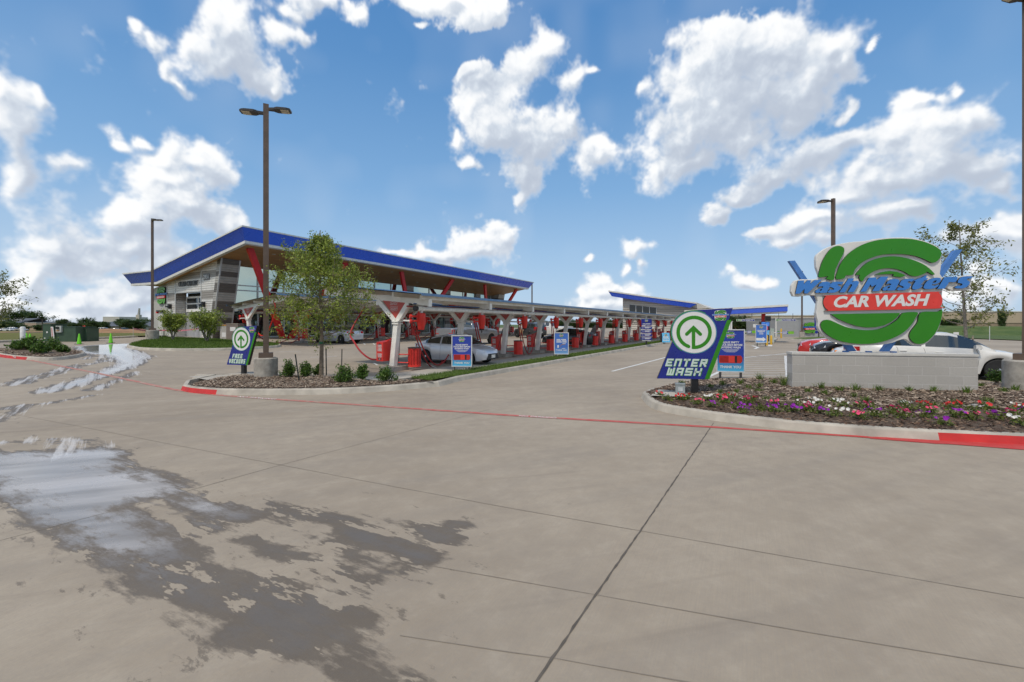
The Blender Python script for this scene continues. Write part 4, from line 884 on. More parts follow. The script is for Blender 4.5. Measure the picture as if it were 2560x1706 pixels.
def vac_row(u0,w,n,sg,rowname,where):
    """sg=+1: low side faces the street; -1: low side faces the building.  row frame: x along u, y = sg*V, z up"""
    o=UW(u0,w,GZ(*xy(u0,w))); row=thing('vacuum_canopy','long white vacuum canopy on V columns '+where,'canopy',o)
    X=Vector((U[0],U[1],0)); Yv=Vector((V[0],V[1],0))*sg; M=Matrix((X,Yv,Vector((0,0,1)))).transposed().to_4x4()   # local to the row object
    raf=lambda s: 2.74+.105*s
    pit=4.15; items=[]
    for k in range(n):
        x=k*pit; T=M@Matrix.Translation((x,0,0)); c=MB()
        bx(c,T,-.42,.42,-.2,.55,-.05,.17,0)
        ft=c.build('footing',CONC,row)
        c=MB(); beam(c,T,(0,.22,.17),(0,.0,1.86),.10,.115)
        bx(c,T,-.14,.14,-.16,.16,1.8,1.85); bx(c,T,-.14,.14,-.16,.16,1.88,1.93)
        beam(c,T,(0,.02,1.9),(0,1.02,2.78),.09,.095); beam(c,T,(0,-.02,1.9),(0,-.62,2.62),.09,.095)
        col=c.build('column',OFFWHITE,row)
        c=MB(); P=[(.72,2.74),(-.5,2.62),(.02,2.02)]; fx=-.075
        c.add([(fx,a,b) for a,b in P]+[(fx+.03,a,b) for a,b in P],[(0,1,2),(5,4,3),(0,3,4,1),(1,4,5,2),(2,5,3,0)],0,T)
        Ms=T@Matrix.Translation((fx-.012,.1,2.5))@Matrix(((0,0,-1,0),(-1,0,0,0),(0,1,0,0),(0,0,0,1)))
        if sg<0: Ms=T@Matrix.Translation((fx-.012,.1,2.5))@Matrix(((0,0,-1,0),(1,0,0,0),(0,1,0,0),(0,0,0,1)))
        if k<7: logo(c,Ms,.40,d=.003,mono=1)
        c.build('triangle_panel',[REDSIGN,SIGNWHITE],col)
        c=MB(); beam(c,T,(0,-1.6,raf(-1.6)+.02),(0,4.25,raf(4.25)+.02),.07,.11); bx(c,T,-.09,.09,-1.66,-1.6,raf(-1.6)-.12,raf(-1.6)+.16); c.build('rafter',OFFWHITE,row)
        c=MB(); c.tube([T@Vector(p) for p in ((.16,.1,.2),(.16,-.02,1.9),(.16,-.35,2.3))],.018,6); c.tube([T@Vector(p) for p in ((.13,.16,.2),(.13,.05,1.75))],.025,6); bx(c,T,.11,.17,.02,.2,1.25,1.5); bx(c,T,.11,.2,.1,.26,.2,.45); c.build('conduit',M_('grey_conduit',(.22,.22,.21),.5) if k==0 else bpy.data.materials['grey_conduit'],col)
    L=(n-1)*pit
    for j,s in enumerate((-1.5,-.1,1.3,2.7,4.05)):
        c=MB(); z=raf(s)+.13; bx(c,M,-.35,L+.35,s-.05,s+.05,z,z+.17); c.build('purlin',OFFWHITE,row)
    c=MB(); e=[]
    ns=24
    for i in range(ns+1):
        s=-1.78+(4.42+1.78)*i/ns; e.append((s,raf(s)+.305))
    for (s0,z0),(s1,z1) in zip(e,e[1:]):
        c.add([(-.6,s0,z0),(L+.6,s0,z0),(L+.6,s1,z1),(-.6,s1,z1)],[(0,1,2,3)] ,0,M)
        c.add([(-.6,s0,z0+.035),(L+.6,s0,z0+.035),(L+.6,s1,z1+.035),(-.6,s1,z1+.035)],[(3,2,1,0)],1,M)
    z=e[0][1]; bx(c,M,-.62,L+.62,-1.80,-1.775,z-.03,z+.06,1); z=e[-1][1]; bx(c,M,-.62,L+.62,4.41,4.44,z-.06,z+.06,1)
    rp=c.build('roof_sheet',[UNDER,ROOFB],row)
    c=MB(); c.tube([M@Vector((.18,-.98,2.40)),M@Vector((L+.6,-.98,2.40))],.09,14); c.tube([M@Vector((.02,-.98,2.40)),M@Vector((.34,-.98,2.40))],.115,14)
    mp=c.build('manifold_pipe',WHITE,row,smooth=True)
    c=MB(); c.tube([M@Vector((-.10,-.98,2.40)),M@Vector((.02,-.98,2.40))],.10,14); c.build('pipe_cap',BLACK,mp,smooth=True)
    for i,(y,z,m,r) in enumerate(((-.8,2.56,BLACK,.03),(-1.05,2.55,M_('blue_line',(.02,.10,.30),.4) if sg>0 else bpy.data.materials['blue_line'],.022),(-.7,2.5,REDHOSE,.03))):
        c=MB(); c.tube([M@Vector((-.2+x_*(L+.6)/30,y+.02*math.sin(x_*1.7+i),z+.025*math.sin(x_*2.3+i*2))) for x_ in range(31)],r,6); c.build('supply_line',m,row,smooth=True)
    # equipment that hangs from or stands by the columns
    MW=Matrix.Translation(o)@M
    def place(src,k,lab,cat,grp):
        loc=MW@Matrix.Translation((k*pit,0,0))
        if isinstance(src,MBset):
            e=src.make(lab,cat,grp); src.root=e
        else: e=dup(src,(0,0,0),0,lab)
        e.location=loc.translation; e.rotation_euler=(0,0,math.atan2(U[1],U[0])); return e
    return row,MW,pit
class MBset: pass
def vac_items(MW,n,pit,sg,where,grp,nearrow):
    rz=math.atan2(U[1],U[0]); S=Matrix.Scale(sg,4,(0,1,0))
    # --- separator canister
    can=thing('vacuum_separator','',  'vacuum separator',(0,0,0),0,'red vacuum separators '+grp)
    c=MB(); cx,cy=.26,-.98
    c.lathe([(.165,1.86),(.172,1.88),(.172,2.2),(.15,2.225)],(cx,cy,0),14,0,S); c.lathe([(.105,1.58),(.12,1.6),(.165,1.86)],(cx,cy,0),14,0,S)
    c.build('canister',RED,can,smooth=True)
    c=MB(); c.lathe([(.12,1.52),(.125,1.58)],(cx,cy,0),14,0,S); c.cyl(S@Vector((cx,cy,1.4)),S@Vector((cx,cy,1.52)),.02,.02,6); c.build('lid_ring',BLACK,can)
    c=MB(); c.tube([S@Vector(p) for p in ((cx+.02,cy,2.21),(cx+.02,cy,2.42))],.062,12); c.lathe([(.12,2.36),(.125,2.5),(.1,2.52)],(cx+.02,cy,-.04),12,0,S); c.build('elbow',WHITE,can,smooth=True)
    c=MB()
    for z in (1.92,2.1):
        c.tube([S@Vector((cx-.1,cy+.02,z)),S@Vector((cx-.42,cy+.16,z))],.035,8); c.tube([S@Vector((cx-.38,cy+.14,z)),S@Vector((cx-.44,cy+.17,z))],.075,10)
    c.tube([S@Vector((cx-.1,cy+.03,2.18)),S@Vector((cx-.1,cy+.03,2.36))],.03,8)
    c.build('inlet_pipe',RED,can,smooth=True)
    c=MB(); c.tube([S@Vector((cx-.42,cy+.16,1.92)),S@Vector((.1,-.1,1.95))],.035,8); c.build('bracket',WHITE,can)
    # --- towel box
    box=thing('towel_box','','towel box',(0,0,0),0,'red towel boxes '+grp)
    c=MB(); y0=.42; c.hull8([S@Vector(p) for p in ((-.34,y0,.36),(.12,y0,.36),(.12,y0+.36,.36),(-.34,y0+.36,.36))],[S@Vector(p) for p in ((-.34,y0,1.1),(.12,y0,1.16),(.12,y0+.36,1.16),(-.34,y0+.36,1.1))]); bd=c.build('box_body',RED,box)
    Mf=Matrix.Translation(S@Vector((-.343,y0+.18,0)))@Matrix(((0,0,-1,0),(-1,0,0,0),(0,1,0,0),(0,0,0,1)))
    c=MB()
    for t,z,h in (('USED',.90,.085),('TOWELS',.835,.05),('HERE',.75,.085),('CLEAN',.60,.07),('TOWELS',.545,.055)): c.text(t,Mf,0,z,h*1.35,0,.03,0,'C',.002,.23)
    c.prism([(-.1,.515),(.1,.515),(.1,.535),(-.1,.535)],0,.002,0,0,Mf)
    c.prism([(-.11,1.0),(.11,1.0),(.0,1.05)],0,.002,1,1,Mf); c.prism([(-.1,.985),(.1,.985),(.1,1.0),(-.1,1.0)],0,.002,0,0,Mf); c.prism([(-.08,.41),(.08,.41),(.08,.48),(-.08,.48)],0,.002,1,1,Mf); c.prism([(-.04,.43),(.04,.43),(.04,.455),(-.04,.455)],.002,.003,0,0,Mf)
    c.build('lettering',[SIGNWHITE,SLOT],box)
    c=MB(); c.hull8([S@Vector(p) for p in ((-.05,y0+.1,1.14),(.02,y0+.1,1.14),(.02,y0+.24,1.14),(-.05,y0+.24,1.14))],[S@Vector(p) for p in ((.0,y0-.45,1.36),(.05,y0-.45,1.34),(.05,y0-.4,1.3),(.0,y0-.4,1.32))]); c.build('nozzle_holder',RED,box)
    # --- bin
    bn=thing('trash_can','','trash can',(0,0,0),0,'red trash cans '+grp)
    c=MB(); cx,cy=.42,-.50; vs=[]; N=36
    for i in range(N):
        a=2*math.pi*i/N; r=.235+.012*(1 if (i%6)<3 else -1)*(0 if nearrow=='slots' else 1); vs.append((cx+r*math.cos(a),cy+r*math.sin(a)))
    c.prism(vs,.14,.86,0,0,S)
    if nearrow=='slots':
        for a0 in np.arange(0,2*math.pi,.42):
            for z in np.arange(.24,.80,.055):
                for q in (-1,1):
                    p=[]
                    for da,dz in ((0,0),(q*.15,.07),(q*.15,.082),(0,.012)):
                        a=a0+da; p.append(S@Vector((cx+.249*math.cos(a),cy+.249*math.sin(a),z+dz)))
                    c.add(p,[(0,1,2,3),(3,2,1,0)],1)
    c.build('bin_body',[RED,SLOT],bn,smooth=True,angle=30)
    c=MB(); c.lathe([(.25,.86),(.262,.865),(.262,.90),(.22,.905),(.19,.88)],(cx,cy,0),24,0,S); c.build('rim',BAG if nearrow=='slots' else RIMD,bn,smooth=True)
    c=MB(); c.tube([S@Vector((.1,.05,.3)),S@Vector((cx-.2,cy+.1,.3))],.025,6); c.build('bracket',RED,bn); c=MB(); c.tube([S@Vector((.1,.02,.62)),S@Vector((cx-.2,cy+.1,.62))],.025,6); c.build('bracket',RED,bn)
    # --- hoses (from the separator, looping low, to the box on the next column)
    hz=thing('vacuum_hose','','vacuum hose',(0,0,0),0,'red vacuum hoses '+grp)
    c=MB(); p=sag((.05,-.82,1.85),(pit-.1,.25,1.28),.06,18); c.tube([S@Vector(q) for q in p],.028,8); c.build('hose',REDHOSE,hz,smooth=True)
    c=MB(); a=Vector(p[-1]); b=a+(Vector(p[-1])-Vector(p[-2])).normalized()*.35; c.tube([S@a,S@b],[.03,.022],8); c.build('nozzle',BLACK,hz,smooth=True)
    h2=thing('vacuum_hose','','vacuum hose',(0,0,0),0,'red vacuum hoses '+grp)
    c=MB(); p=sag((-.12,-.80,2.05),(pit-.32,.62,.52),.02,18); c.tube([S@Vector(q) for q in p],.026,8); c.build('hose',REDHOSE,h2,smooth=True)
    for src,lab,last in ((can,'red cone bottomed vacuum canister, {0} from the near end of {1}',n),(box,'red towel box on the {0} column from the near end of {1}',n),(bn,'red trash can by the {0} column from the near end of {1}',n),(hz,'looping red hose from the {0} canister of {1}',n-1),(h2,'lower second red hose from the {0} canister of {1}',n-1)):
        for k in range(last):
            o=src if k==0 else dup(src,(0,0,0),0)
            o['label']=lab.format(ORD[k],where); o.location=(MW@Matrix.Translation((k*pit,0,0))).translation; o.rotation_euler=(0,0,rz)
NR,MWn,pit=vac_row(12.85,12.62,13,1,'near','beside the grass strip and driveway'); vac_items(MWn,13,pit,1,'the front row','along the front canopy','slots0')
FR,MWf,pit=vac_row(18.6,33.0,12,-1,'far','under the blue roofed building'); vac_items(MWf,12,pit,-1,'the back row','along the back canopy','plain')
# first bin of the front row has chevron slots
for o in [o for o in bpy.data.objects if o.get('label')=='red trash can by the first column from the near end of the front row']:
    o['label']='red trash can with rows of chevron slots by the first front column'
    bdy=[c for c in o.children if c.name.startswith('bin_body')][0]; me=bdy.data.copy(); bdy.data=me; b2=MB(); cx,cy=.42,-.5
    for a0 in np.arange(0,6.2,.48):
        for z in np.arange(.22,.78,.055):
            for q in (-1,1):
                p=[Vector((cx+.256*math.cos(a0+da),cy+.256*math.sin(a0+da),z+dz)) for da,dz in ((0,0),(q*.17,.06),(q*.17,.078),(0,.018))]; b2.add(p,[(0,1,2,3),(3,2,1,0)])
    b2.build('chevron_slots',SLOT,bdy)
# the long hose that swings in from the left to the first box
h=thing('vacuum_hose','thick red hose curving down from behind the young tree to the first box','vacuum hose',gp(955,930))
o=h.location; pts=[at(912,768,19.6),at(885,812,18.9),at(876,838,18.5),at(884,853,18.3),at(898,875,18.1),at(915,891,17.9),at(932,899,17.8),at(955,897,17.75),at(968,892,17.75)]
sp=[]; 
for i in range(len(pts)-1):
    p=[pts[max(i-1,0)],pts[i],pts[i+1],pts[min(i+2,len(pts)-1)]]
    for j in range(5):
        t=j/5; sp.append(.5*((2*p[1])+(p[2]-p[0])*t+(2*p[0]-5*p[1]+4*p[2]-p[3])*t*t+(-p[0]+3*p[1]-3*p[2]+p[3])*t**3))
c=MB(o); c.tube(sp,.035,8); c.build('hose',REDHOSE,h,smooth=True)
h=thing('vacuum_hose','red hose hanging in a long loop from the high end of the back canopy','vacuum hose',gp(690,862))
o=h.location; pts=[at(684,752,31),at(688,765,31),at(686,785,31.2),at(676,815,31.5),at(668,832,31.7),at(655,840,32),at(645,832,32.2),at(637,815,32.4)]; sp=[]
for i in range(len(pts)-1):
    p=[pts[max(i-1,0)],pts[i],pts[i+1],pts[min(i+2,len(pts)-1)]]
    for j in range(5):
        t=j/5; sp.append(.5*((2*p[1])+(p[2]-p[0])*t+(2*p[0]-5*p[1]+4*p[2]-p[3])*t*t+(-p[0]+3*p[1]-3*p[2]+p[3])*t**3))
c=MB(o); c.tube(sp,.04,8); c.build('hose',RED,h,smooth=True)
# ---------------------------------------------------------------- monument sign on its block wall
def blockmat():
    b=NB('grey_block'); br=b.n('ShaderNodeTexBrick'); br.offset=.5; br.inputs['Scale'].default_value=1; br.inputs['Mortar Size'].default_value=.006; br.inputs['Brick Width'].default_value=.545; br.inputs['Row Height'].default_value=.2055
    br.inputs['Color1'].default_value=(.42,.395,.355,1); br.inputs['Color2'].default_value=(.46,.435,.39,1); br.inputs['Mortar'].default_value=(.56,.54,.50,1)
    P=b.n('ShaderNodeSeparateXYZ'); b.l(b.pos(),P.inputs[0]); c=b.n('ShaderNodeCombineXYZ'); b.l(P.outputs[0],c.inputs[0]); b.l(P.outputs[2],c.inputs[1]); b.l(c.outputs[0],br.inputs['Vector'])
    n=b.noise(26,3,.7); st=b.noise(1.6,4); b.set(col=b.mix(b.mr(n,.3,.72,0,.4),b.mix(b.mr(st,.45,.7,0,.35),br.outputs[0],(.34,.32,.285)),(.33,.31,.28)),rough=.92); b.bump(b.math('ADD',n,b.math('MULTIPLY',br.outputs[1],-1.5)),.5,.006); return b.mat
s1,zr_=onplane(2445,889,(WA.x,WA.y),(WD.x,WD.y)); zt=1.8-(881-811)/F*10.9
rzw=math.atan2(WD.y,WD.x)
BW=thing('block_wall','long low grey painted block wall carrying the big sign','wall',(WA.x,WA.y,0),rzw)
m=MB(); m.box(0,s1,.0,.32,.05,zt-.055); m.build('masonry',blockmat(),BW)
m=MB(); m.box(-.012,s1+.012,-.014,.335,zt-.055,zt); m.build('coping',M_('coping_concrete',(.56,.54,.49),.85,var=.12,scale=3,bump=.3),BW)
MS=thing('monument_sign','giant green swirl car wash sign standing on the grey block wall','sign',(SP.x,SP.y,zt)); mo=Vector((SP.x,SP.y,zt))
Mp=frame((SP.x,SP.y,0),(WD.x,WD.y,0)); 
def mk(name,polys,d0,d1,mats,parent=MS,bev=.0):
    m=MB(mo)
    for p in polys: m.prism(p,d0,d1,0,1,Mp)
    o=m.build(name,mats,parent)
    if bev:
        mod=o.modifiers.new('bevel','BEVEL'); mod.width=bev; mod.segments=2; mod.limit_method='ANGLE'; mod.angle_limit=R(50)
    return o
BACKM=M_('sign_cabinet',(.70,.68,.63),.5,var=.06,scale=3)
bar1=[(95,255),(150,252),(742,1122),(668,1122)]; bar2=[(1655,158),(1722,152),(1025,1122),(952,1122)]
POSTM=M_('blue_sign_post',(.07,.20,.50),.4)
mk('post',[tr(bar1)],-.42,-.30,[POSTM,POSTM]); mk('post',[tr(bar2)],-.29,-.17,[POSTM,POSTM])
m=MB(mo)
for a in (630,852,1088): 
    x,z=tr([(a,1118)])[0]; m.box(x-.05,x+.05,zt,zt+.03,-.32,-.22,0,Mp)
m.build('anchor_bolt_plate',POSTM,MS)
mk('cabinet',[smooth_poly(tr(LBACK),3)],-.12,0,[BACKM,BACKM],MS,.012)
inner=[(330,300),(420,190),(600,130),(900,95),(1200,95),(1400,160),(1440,300),(1462,440),(1400,470),(440,470),(320,450)]
for p in LG: mk('green_band',[smooth_poly(tr(p),3) if len(p)>14 else tr(p)],.0,.05,[SIGNGREEN,EDGE])
mk('red_lozenge',[smooth_poly(tr(LPILL),2)],.0,.052,[SIGNRED,EDGE])
t1=tr([(100,580),(1700,529),(1748,415)]); q=Matrix.Translation((t1[0][0],t1[0][1],.03))@Matrix.Rotation(math.atan2(t1[1][1]-t1[0][1],t1[1][0]-t1[0][0]),4,'Z')
mk('blue_lettering',[tr(p) for p in LT],.004,.055,[LETBLUE,EDGE])
t2=tr([(455,703),(1350,683)]); q=Matrix.Translation((t2[0][0],t2[0][1],.053))@Matrix.Rotation(math.atan2(t2[1][1]-t2[0][1],t2[1][0]-t2[0][0]),4,'Z')
m=MB(mo); m.text('CAR WASH',Mp@q,0,0,.352,0,.04,.28,'L',.003,t2[1][0]-t2[0][0]); m.build('white_lettering',SIGNWHITE,MS)
a=tr([(1700,530),(1735,505)]); m=MB(mo); c_=[(.06*math.cos(i*.314),.06*math.sin(i*.314)) for i in range(20)]; ctr=((a[0][0]+a[1][0])/2,(a[0][1]+a[1][1])/2+.02)
m.tube([Mp@Vector((ctr[0]+.045*math.cos(i*.314),ctr[1]+.045*math.sin(i*.314),.006)) for i in range(21)],.004,5,0,False); m.text('R',Mp@Matrix.Translation((ctr[0],ctr[1]-.02,.006)),0,0,.06,0,.005,0,'C',0); m.build('registered_mark',M_('thin_grey',(.2,.2,.2),.5),MS)
# ---------------------------------------------------------------- ENTER WASH / FREE VACUUMS direction signs
TL={'E':[[(1,1),(0,1),(0,0),(1,0)],[(0,.5),(.8,.5)]],'N':[[(0,0),(0,1),(1,1),(1,0)]],'T':[[(0,1),(1,1)],[(.5,1),(.5,0)]],'R':[[(0,0),(0,1),(1,1),(1,.5),(.1,.5)],[(.5,.5),(1,0)]],'W':[[(0,1),(0,0),(1,0),(1,1)],[(.5,0),(.5,.8)]],
'A':[[(0,0),(0,1),(1,1),(1,0)],[(0,.42),(1,.42)]],'S':[[(1,1),(0,1),(0,.5),(1,.5),(1,0),(0,0)]],'H':[[(0,0),(0,1)],[(1,0),(1,1)],[(0,.5),(1,.5)]],'F':[[(1,1),(0,1),(0,0)],[(0,.5),(.8,.5)]],'V':[[(0,1),(0,.3),(.5,0),(1,.3),(1,1)]],'C':[[(1,1),(0,1),(0,0),(1,0)]],'U':[[(0,1),(0,0),(1,0),(1,1)]],'M':[[(0,0),(0,1),(1,1),(1,0)],[(.5,1),(.5,.2)]]}
def techno(mb,word,M,x,y,w,h,m=0,z=.0,shear=.28,st=.235):
    n=len(word); cw=w/(n+ (n-1)*.28); adv=cw*1.28; t=st*h
    for i,ch in enumerate(word):
        for pl in TL[ch]:
            for k,((ax,ay),(bx_,by)) in enumerate(zip(pl,pl[1:])):
                A=Vector((x+i*adv+t/2+ax*(cw-t),y+t/2+ay*(h-t))); Bq=Vector((x+i*adv+t/2+bx_*(cw-t),y+t/2+by*(h-t))); d=(Bq-A).normalized(); nn=Vector((-d.y,d.x))*t/2; e=d*t/2
                q=[A-e+nn,A-e-nn,Bq+e-nn,Bq+e+nn]; mb.add([(p.x+shear*(p.y-y),p.y,z+.00022*((i*7+k)%5)) for p in q],[(0,3,2,1) if False else (0,1,2,3)],m,M)
def E5(pts): return [(1580+a/4.902,720+b/4.902) for a,b in pts]
eb=Vector((1735-HX,0,0))/F*10.45; EBASE=Vector(((1735-HX)/F*10.45,10.45,.19))
def el(pts): return [onplane(a,b,(EBASE.x,EBASE.y),(WD.x,WD.y)) for a,b in E5(pts)]
cc=el([(748,545)])[0]; rr=(el([(748+285,545)])[0][0]-el([(748-285,545)])[0][0])/2
Z0=EBASE.z
PANEL=el([(305,1105),(920,1115),(1220,250),(725,270)])
def arc(c,r,a0,a1,n=24): return [(c[0]+r*math.cos(R(a0+(a1-a0)*i/n)),c[1]+r*math.sin(R(a0+(a1-a0)*i/n))) for i in range(n+1)]
pl=[PANEL[0],PANEL[1],PANEL[2]]+arc(cc,rr,92,205,22)
GST=el([(1150,396),(1206,392),(935,1112),(878,1112)])
def dir_sign(name,label,base,d,k,words_,grp='tilted blue direction signs'):
    T=thing(name,label,'sign',base,math.atan2(d[1],d[0]),grp)
    Ml=Matrix(((1,0,0,0),(0,0,-1,0),(0,1,0,0),(0,0,0,1)))     # panel x,y -> object x,z ; depth towards -y
    S=lambda pts:[(a*k,(b-Z0)*k) for a,b in pts]
    m=MB(); m.prism(S(pl),-.02,.10,0,1,Ml); pn=m.build('panel',[BLUE,BLACK],T)
    m=MB(); m.prism(S(GST),.10,.104,0,0,Ml); m.build('green_stripe',SIGNGREEN,pn)
    c=S([cc])[0]; r=rr*k
    def disc(nm,ra,z,mt):
        m=MB(); m.prism([(c[0]+ra*math.cos(R(i*7.5)),c[1]+ra*math.sin(R(i*7.5))) for i in range(48)],.10,z,0,0,Ml); m.build(nm,mt,pn)
    m=MB(); a=arc(c,r*1.0,60,238,30); b=arc(c,r*.965,60,238,30); m.prism(a+b[::-1],.10,.1045,0,0,Ml); m.build('green_edge',SIGNGREEN,pn)
    disc('white_disc',r*.93,.106,SIGNWHITE)
    m=MB(); a=arc(c,r*.962,0,360,48); b=arc(c,r*.945,0,360,48)
    for i in range(48): m.add([(a[i][0],a[i][1],.1065),(a[i+1][0],a[i+1][1],.1065),(b[i+1][0],b[i+1][1],.1065),(b[i][0],b[i][1],.1065)],[(0,1,2,3)],0,Ml)
    m.build('thin_ring',M_('teal_line',(.12,.42,.50),.4) if 'teal_line' not in bpy.data.materials else bpy.data.materials['teal_line'],pn)
    m=MB(); ro,ri=r*.755,r*.60; a=arc(c,ro,-95,250,40); b=arc(c,ri,-95,250,40); m.prism(a+b[::-1],.106,.109,0,0,Ml); e_=arc(((c[0]+(ro+ri)/2*math.cos(R(250))),(c[1]+(ro+ri)/2*math.sin(R(250)))),(ro-ri)/2,0,360,12)[:-1]; m.prism(e_,.106,.1092,0,0,Ml)
    t=(ro-ri)/2*.95; x=c[0]-.01*k; m.prism([(x-t,c[1]-ro+.01*k),(x+t,c[1]-ro+.003),(x+t,c[1]+r*.2),(x-t,c[1]+r*.2)],.106,.1095,0,0,Ml)
    for sx in (-1,1):
        A=Vector((x,c[1]+r*.215)); Bq=Vector((x+sx*r*.29,c[1]-r*.08)); dd=(Bq-A).normalized(); nn=Vector((-dd.y,dd.x))*t; A2=A-dd*t*.9
        m.prism([tuple(A2+nn),tuple(A2-nn),tuple(Bq-nn),tuple(Bq+nn)],.106,.1098+.0004*sx,0,0,Ml); m.prism(arc(tuple(Bq),t,0,360,12)[:-1],.106,.1102+.0004*sx,0,0,Ml)
    m.build('arrow',SIGNGREEN,pn)
    L=S([el([(1070,340)])[0]])[0]; lk=(el([(1070,275)])[0][1]-el([(1070,405)])[0][1])*k
    m=MB(); logo(m,Ml@Matrix.Translation((L[0],L[1],.102)),lk*1.0,d=.003); m.build('swirl_logo',LM,pn)
    m=MB()
    for (w_,(x0,y0),(x1,y1)) in words_:
        a,b=S(el([(x0,y0),(x1,y1)])); sh=.28; W_=b[0]-a[0]-sh*(b[1]-a[1]); techno(m,w_,Ml,a[0]+.012*k,a[1]-.012*k,W_,b[1]-a[1],1,.1015); techno(m,w_,Ml,a[0],a[1],W_,b[1]-a[1],0,.1035)
    m.build('lettering',[PALEGREEN,SIGNGREEN],pn)
    m=MB(); x0,x1=S(el([(722,1110),(806,1110)]))[0][0],S(el([(722,1110),(806,1110)]))[1][0]; m.box(x0,x1,-.08,.04,-.06,S(el([(722,1000)]))[0][1]); m.build('post',BLACK,T)
    return T
dir_sign('entry_sign','big blue ENTER WASH sign with green arrow beside the flower bed',EBASE,WD,1,[('ENTER',(398,955),(920,870)),('WASH',(412,1064),(852,980))])
fbz=gp(611,933,.152); dir_sign('vacuum_sign','smaller blue FREE VACUUMS arrow sign left of the tall lamp pole',fbz,(.95,-.31),.80,[('FREE',(470,960),(800,870)),('VACUUMS',(370,1070),(880,985))])
for (p,l) in ((gp(647,928,.152),'small grey electrical box beside the FREE VACUUMS sign'),(Vector((3.92,10.45,.19)),'small grey electrical box beside the ENTER WASH sign post')):
    T=thing('junction_box',l,'box',p,R(-15)); m=MB(); m.box(-.1,.1,-.09,.09,0,.21); m.box(-.11,.11,-.1,.1,.21,.235); m.build('enclosure',GREYBOX,T)
    m=MB(); m.box(-.05,.05,-.1,-.09,.06,.15); m.build('cover_plate',M_('pale_plate',(.5,.52,.52),.5) if 'pale_plate' not in bpy.data.materials else bpy.data.materials['pale_plate'],T)
